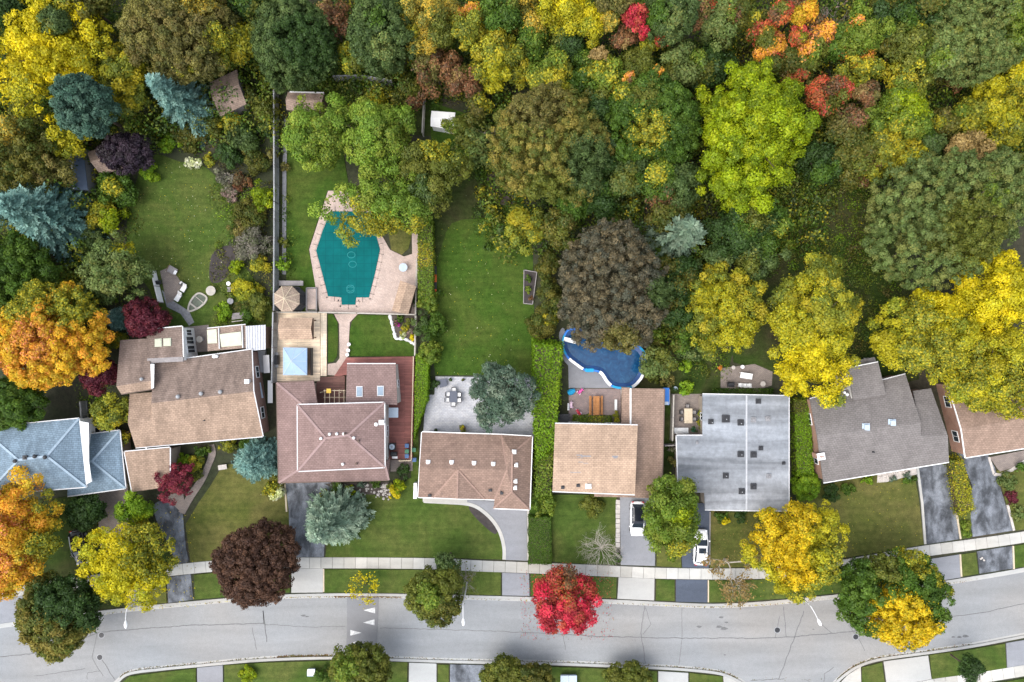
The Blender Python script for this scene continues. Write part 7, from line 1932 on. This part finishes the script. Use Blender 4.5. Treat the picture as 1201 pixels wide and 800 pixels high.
# ---- undergrowth filling the floor of the wood (one mass nobody could count)
def undergrowth(name, rects, per, hmax, pals, leaf=.3):
    P_ = []; N_ = []; C_ = []; S_2 = []
    for (x0, y0, x1, y1) in rects:
        n = int(abs((x1 - x0) * (y1 - y0)) * per)
        if n < 1: continue
        cl = max(3, n // 70); cx = RNG.uniform(x0, x1, cl); cy = RNG.uniform(y0, y1, cl); hh = hmax * RNG.random(cl) ** 1.5 + .25; pp = RNG.integers(0, len(pals), cl)
        for i in range(cl):
            m = n // cl; d = rdir(m, -.1); rr = RNG.uniform(.6, 1.9)
            c = P(cx[i], cy[i]); p_ = d * np.array([rr, rr, hh[i]]) * RNG.uniform(.6, 1.05, (m, 1)) + np.array([c.x, c.y, .1]); p_[:, 2] = np.maximum(p_[:, 2], .05)
            P_.append(p_); N_.append(d + RNG.normal(size=(m, 3)) * .5 + np.array([0, 0, .4])); pl_ = PAL[pals[pp[i]]]
            C_.append(pl_[RNG.integers(0, len(pl_), m)] * RNG.uniform(.6, 1.1, (m, 1))); S_2.append(leaf * RNG.uniform(.6, 1.3, m))
    o = add_mesh_obj(name, leaf_mesh(name, np.vstack(P_), np.vstack(N_), np.concatenate(S_2), np.vstack(C_)), (0, 0, 0))
    tag(o, kind='stuff')
undergrowth('undergrowth', [(-30, -30, 330, 170), (380, -30, 1240, 120), (560, 120, 960, 300), (940, 120, 1240, 210), (740, 290, 850, 400), (-30, 150, 120, 420)], .80, 6.5, ['LG', 'G', 'O', 'YG', 'LG', 'SG', 'G'])
undergrowth('ground_cover', [(900, 200, 1040, 330), (900, 200, 1040, 330), (930, 330, 1060, 430), (760, 380, 850, 440), (255, 150, 318, 380), (330, 165, 338, 320), (75, 225, 160, 380), (100, 430, 150, 500), (400, 85, 500, 150)], .34, .55, ['LG', 'HG', 'OD', 'LG', 'O', 'BO', 'G'], .2)
# fallen leaves on grass, along the gutters and on the roofs
def litter(n, fn, pals, z, size, name):
    xy = np.array([fn() for _ in range(n)]); p_ = np.array([list(P(x, y, 0)) for x, y in xy]); p_[:, 2] = z + RNG.uniform(0, .02, n)
    pl_ = np.vstack([PAL[k] for k in pals])
    o = add_mesh_obj(name, leaf_mesh(name, p_, RNG.normal(size=(n, 3)) * .3 + np.array([0, 0, 1]), size * RNG.uniform(.6, 1.4, n), pl_[RNG.integers(0, len(pl_), n)] * RNG.uniform(.6, 1.1, (n, 1))), (0, 0, 0))
    tag(o, kind='stuff')
g_ = lambda x0, y0, x1, y1: (lambda: (RNG.uniform(x0, x1), RNG.uniform(y0, y1)))
def along(line, off, sp):
    def f():
        i = RNG.integers(0, len(line) - 1); t = RNG.random(); return (line[i][0] + (line[i + 1][0] - line[i][0]) * t, line[i][1] + (line[i + 1][1] - line[i][1]) * t + off + RNG.normal() * sp)
    return f
seg1 = [p for p in UP if 385 < p[0] < 475]; seg2 = [p for p in LO1 if 318 < p[0] < 400]; seg3 = [p for p in UP if 0 < p[0] < 1150]; seg4 = [p for p in LO1 + LO2 if 140 < p[0] < 1150 and p[1] < 800]
litter(420, along(seg1, 2.2, .8), ['RU', 'RU', 'TN'], .03, .16, 'fallen_leaves'); litter(520, along(seg2, -2.2, .8), ['RU', 'BO'], .03, .16, 'fallen_leaves'); litter(1300, along(seg3, 2.3, .8), ['TN', 'BO', 'RU', 'Y'], .03, .12, 'fallen_leaves'); litter(1300, along(seg4, -2.3, .8), ['BO', 'RU', 'BO'], .03, .14, 'fallen_leaves')
litter(800, g_(610, 668, 720, 750), ['R', 'TN'], .125, .12, 'fallen_leaves'); litter(350, g_(870, 610, 1000, 700), ['TN', 'Y'], .135, .13, 'fallen_leaves'); litter(420, g_(90, 600, 230, 712), ['Y', 'TN'], .14, .13, 'fallen_leaves'); litter(260, g_(510, 180, 620, 440), ['Y', 'TN', 'WH'], .06, .10, 'fallen_leaves')
litter(300, g_(925, 205, 1035, 440), ['TN', 'Y', 'BO'], .06, .16, 'fallen_leaves'); litter(350, g_(835, 600, 900, 664), ['TN', 'BO'], .135, .12, 'fallen_leaves'); litter(300, g_(160, 190, 280, 330), ['TN', 'WH', 'Y'], .065, .10, 'fallen_leaves'); litter(150, g_(970, 560, 1080, 650), ['TN', 'Y'], .13, .10, 'fallen_leaves')
for x, y, r, pl_, lab in ((620, 328, 5, 'G', 'leafy clump at the far end of the white-framed bed'), (619, 340, 5, 'LG', 'pale green clump in the middle of the white-framed bed'), (623, 350, 4, 'RU', 'rusty clump at the near end of the white-framed bed')): shrub(lab, x, y, r, .7, pl_, leaf=.13, z0=.15)
# ---- the wood goes on beyond the top of the picture (one mass)
def far_wood():
    A = [[], [], [], []]
    for i in range(120):
        if i < 84: x, y = RNG.uniform(-170, 1370), RNG.uniform(-190, -42)
        elif i < 102: x, y = RNG.uniform(-190, -65), RNG.uniform(-60, 330)
        else: x, y = RNG.uniform(1275, 1400), RNG.uniform(-60, 420)
        R_ = RNG.uniform(2.6, 4.6); h_ = RNG.uniform(7, 12); pl_ = ('G', 'O', 'YG', 'DG', 'OD', 'LG', 'RU', 'YO', 'SG')[RNG.integers(0, 9)]
        pos, nr, sz, col, _ = crown(None, R_, R_, h_ * .42, pl_, 26, (.22, .36), .42, 9, core=4)
        b = P(x, y); pos = pos + np.array([b.x, b.y, h_ * .55])
        for a_, v in zip(A, (pos, nr, sz, col)): a_.append(v)
    o = add_mesh_obj('woods', leaf_mesh('woods', np.vstack(A[0]), np.vstack(A[1]), np.concatenate(A[2]), np.vstack(A[3])), (0, 0, 0))
    tag(o, kind='stuff')
far_wood()
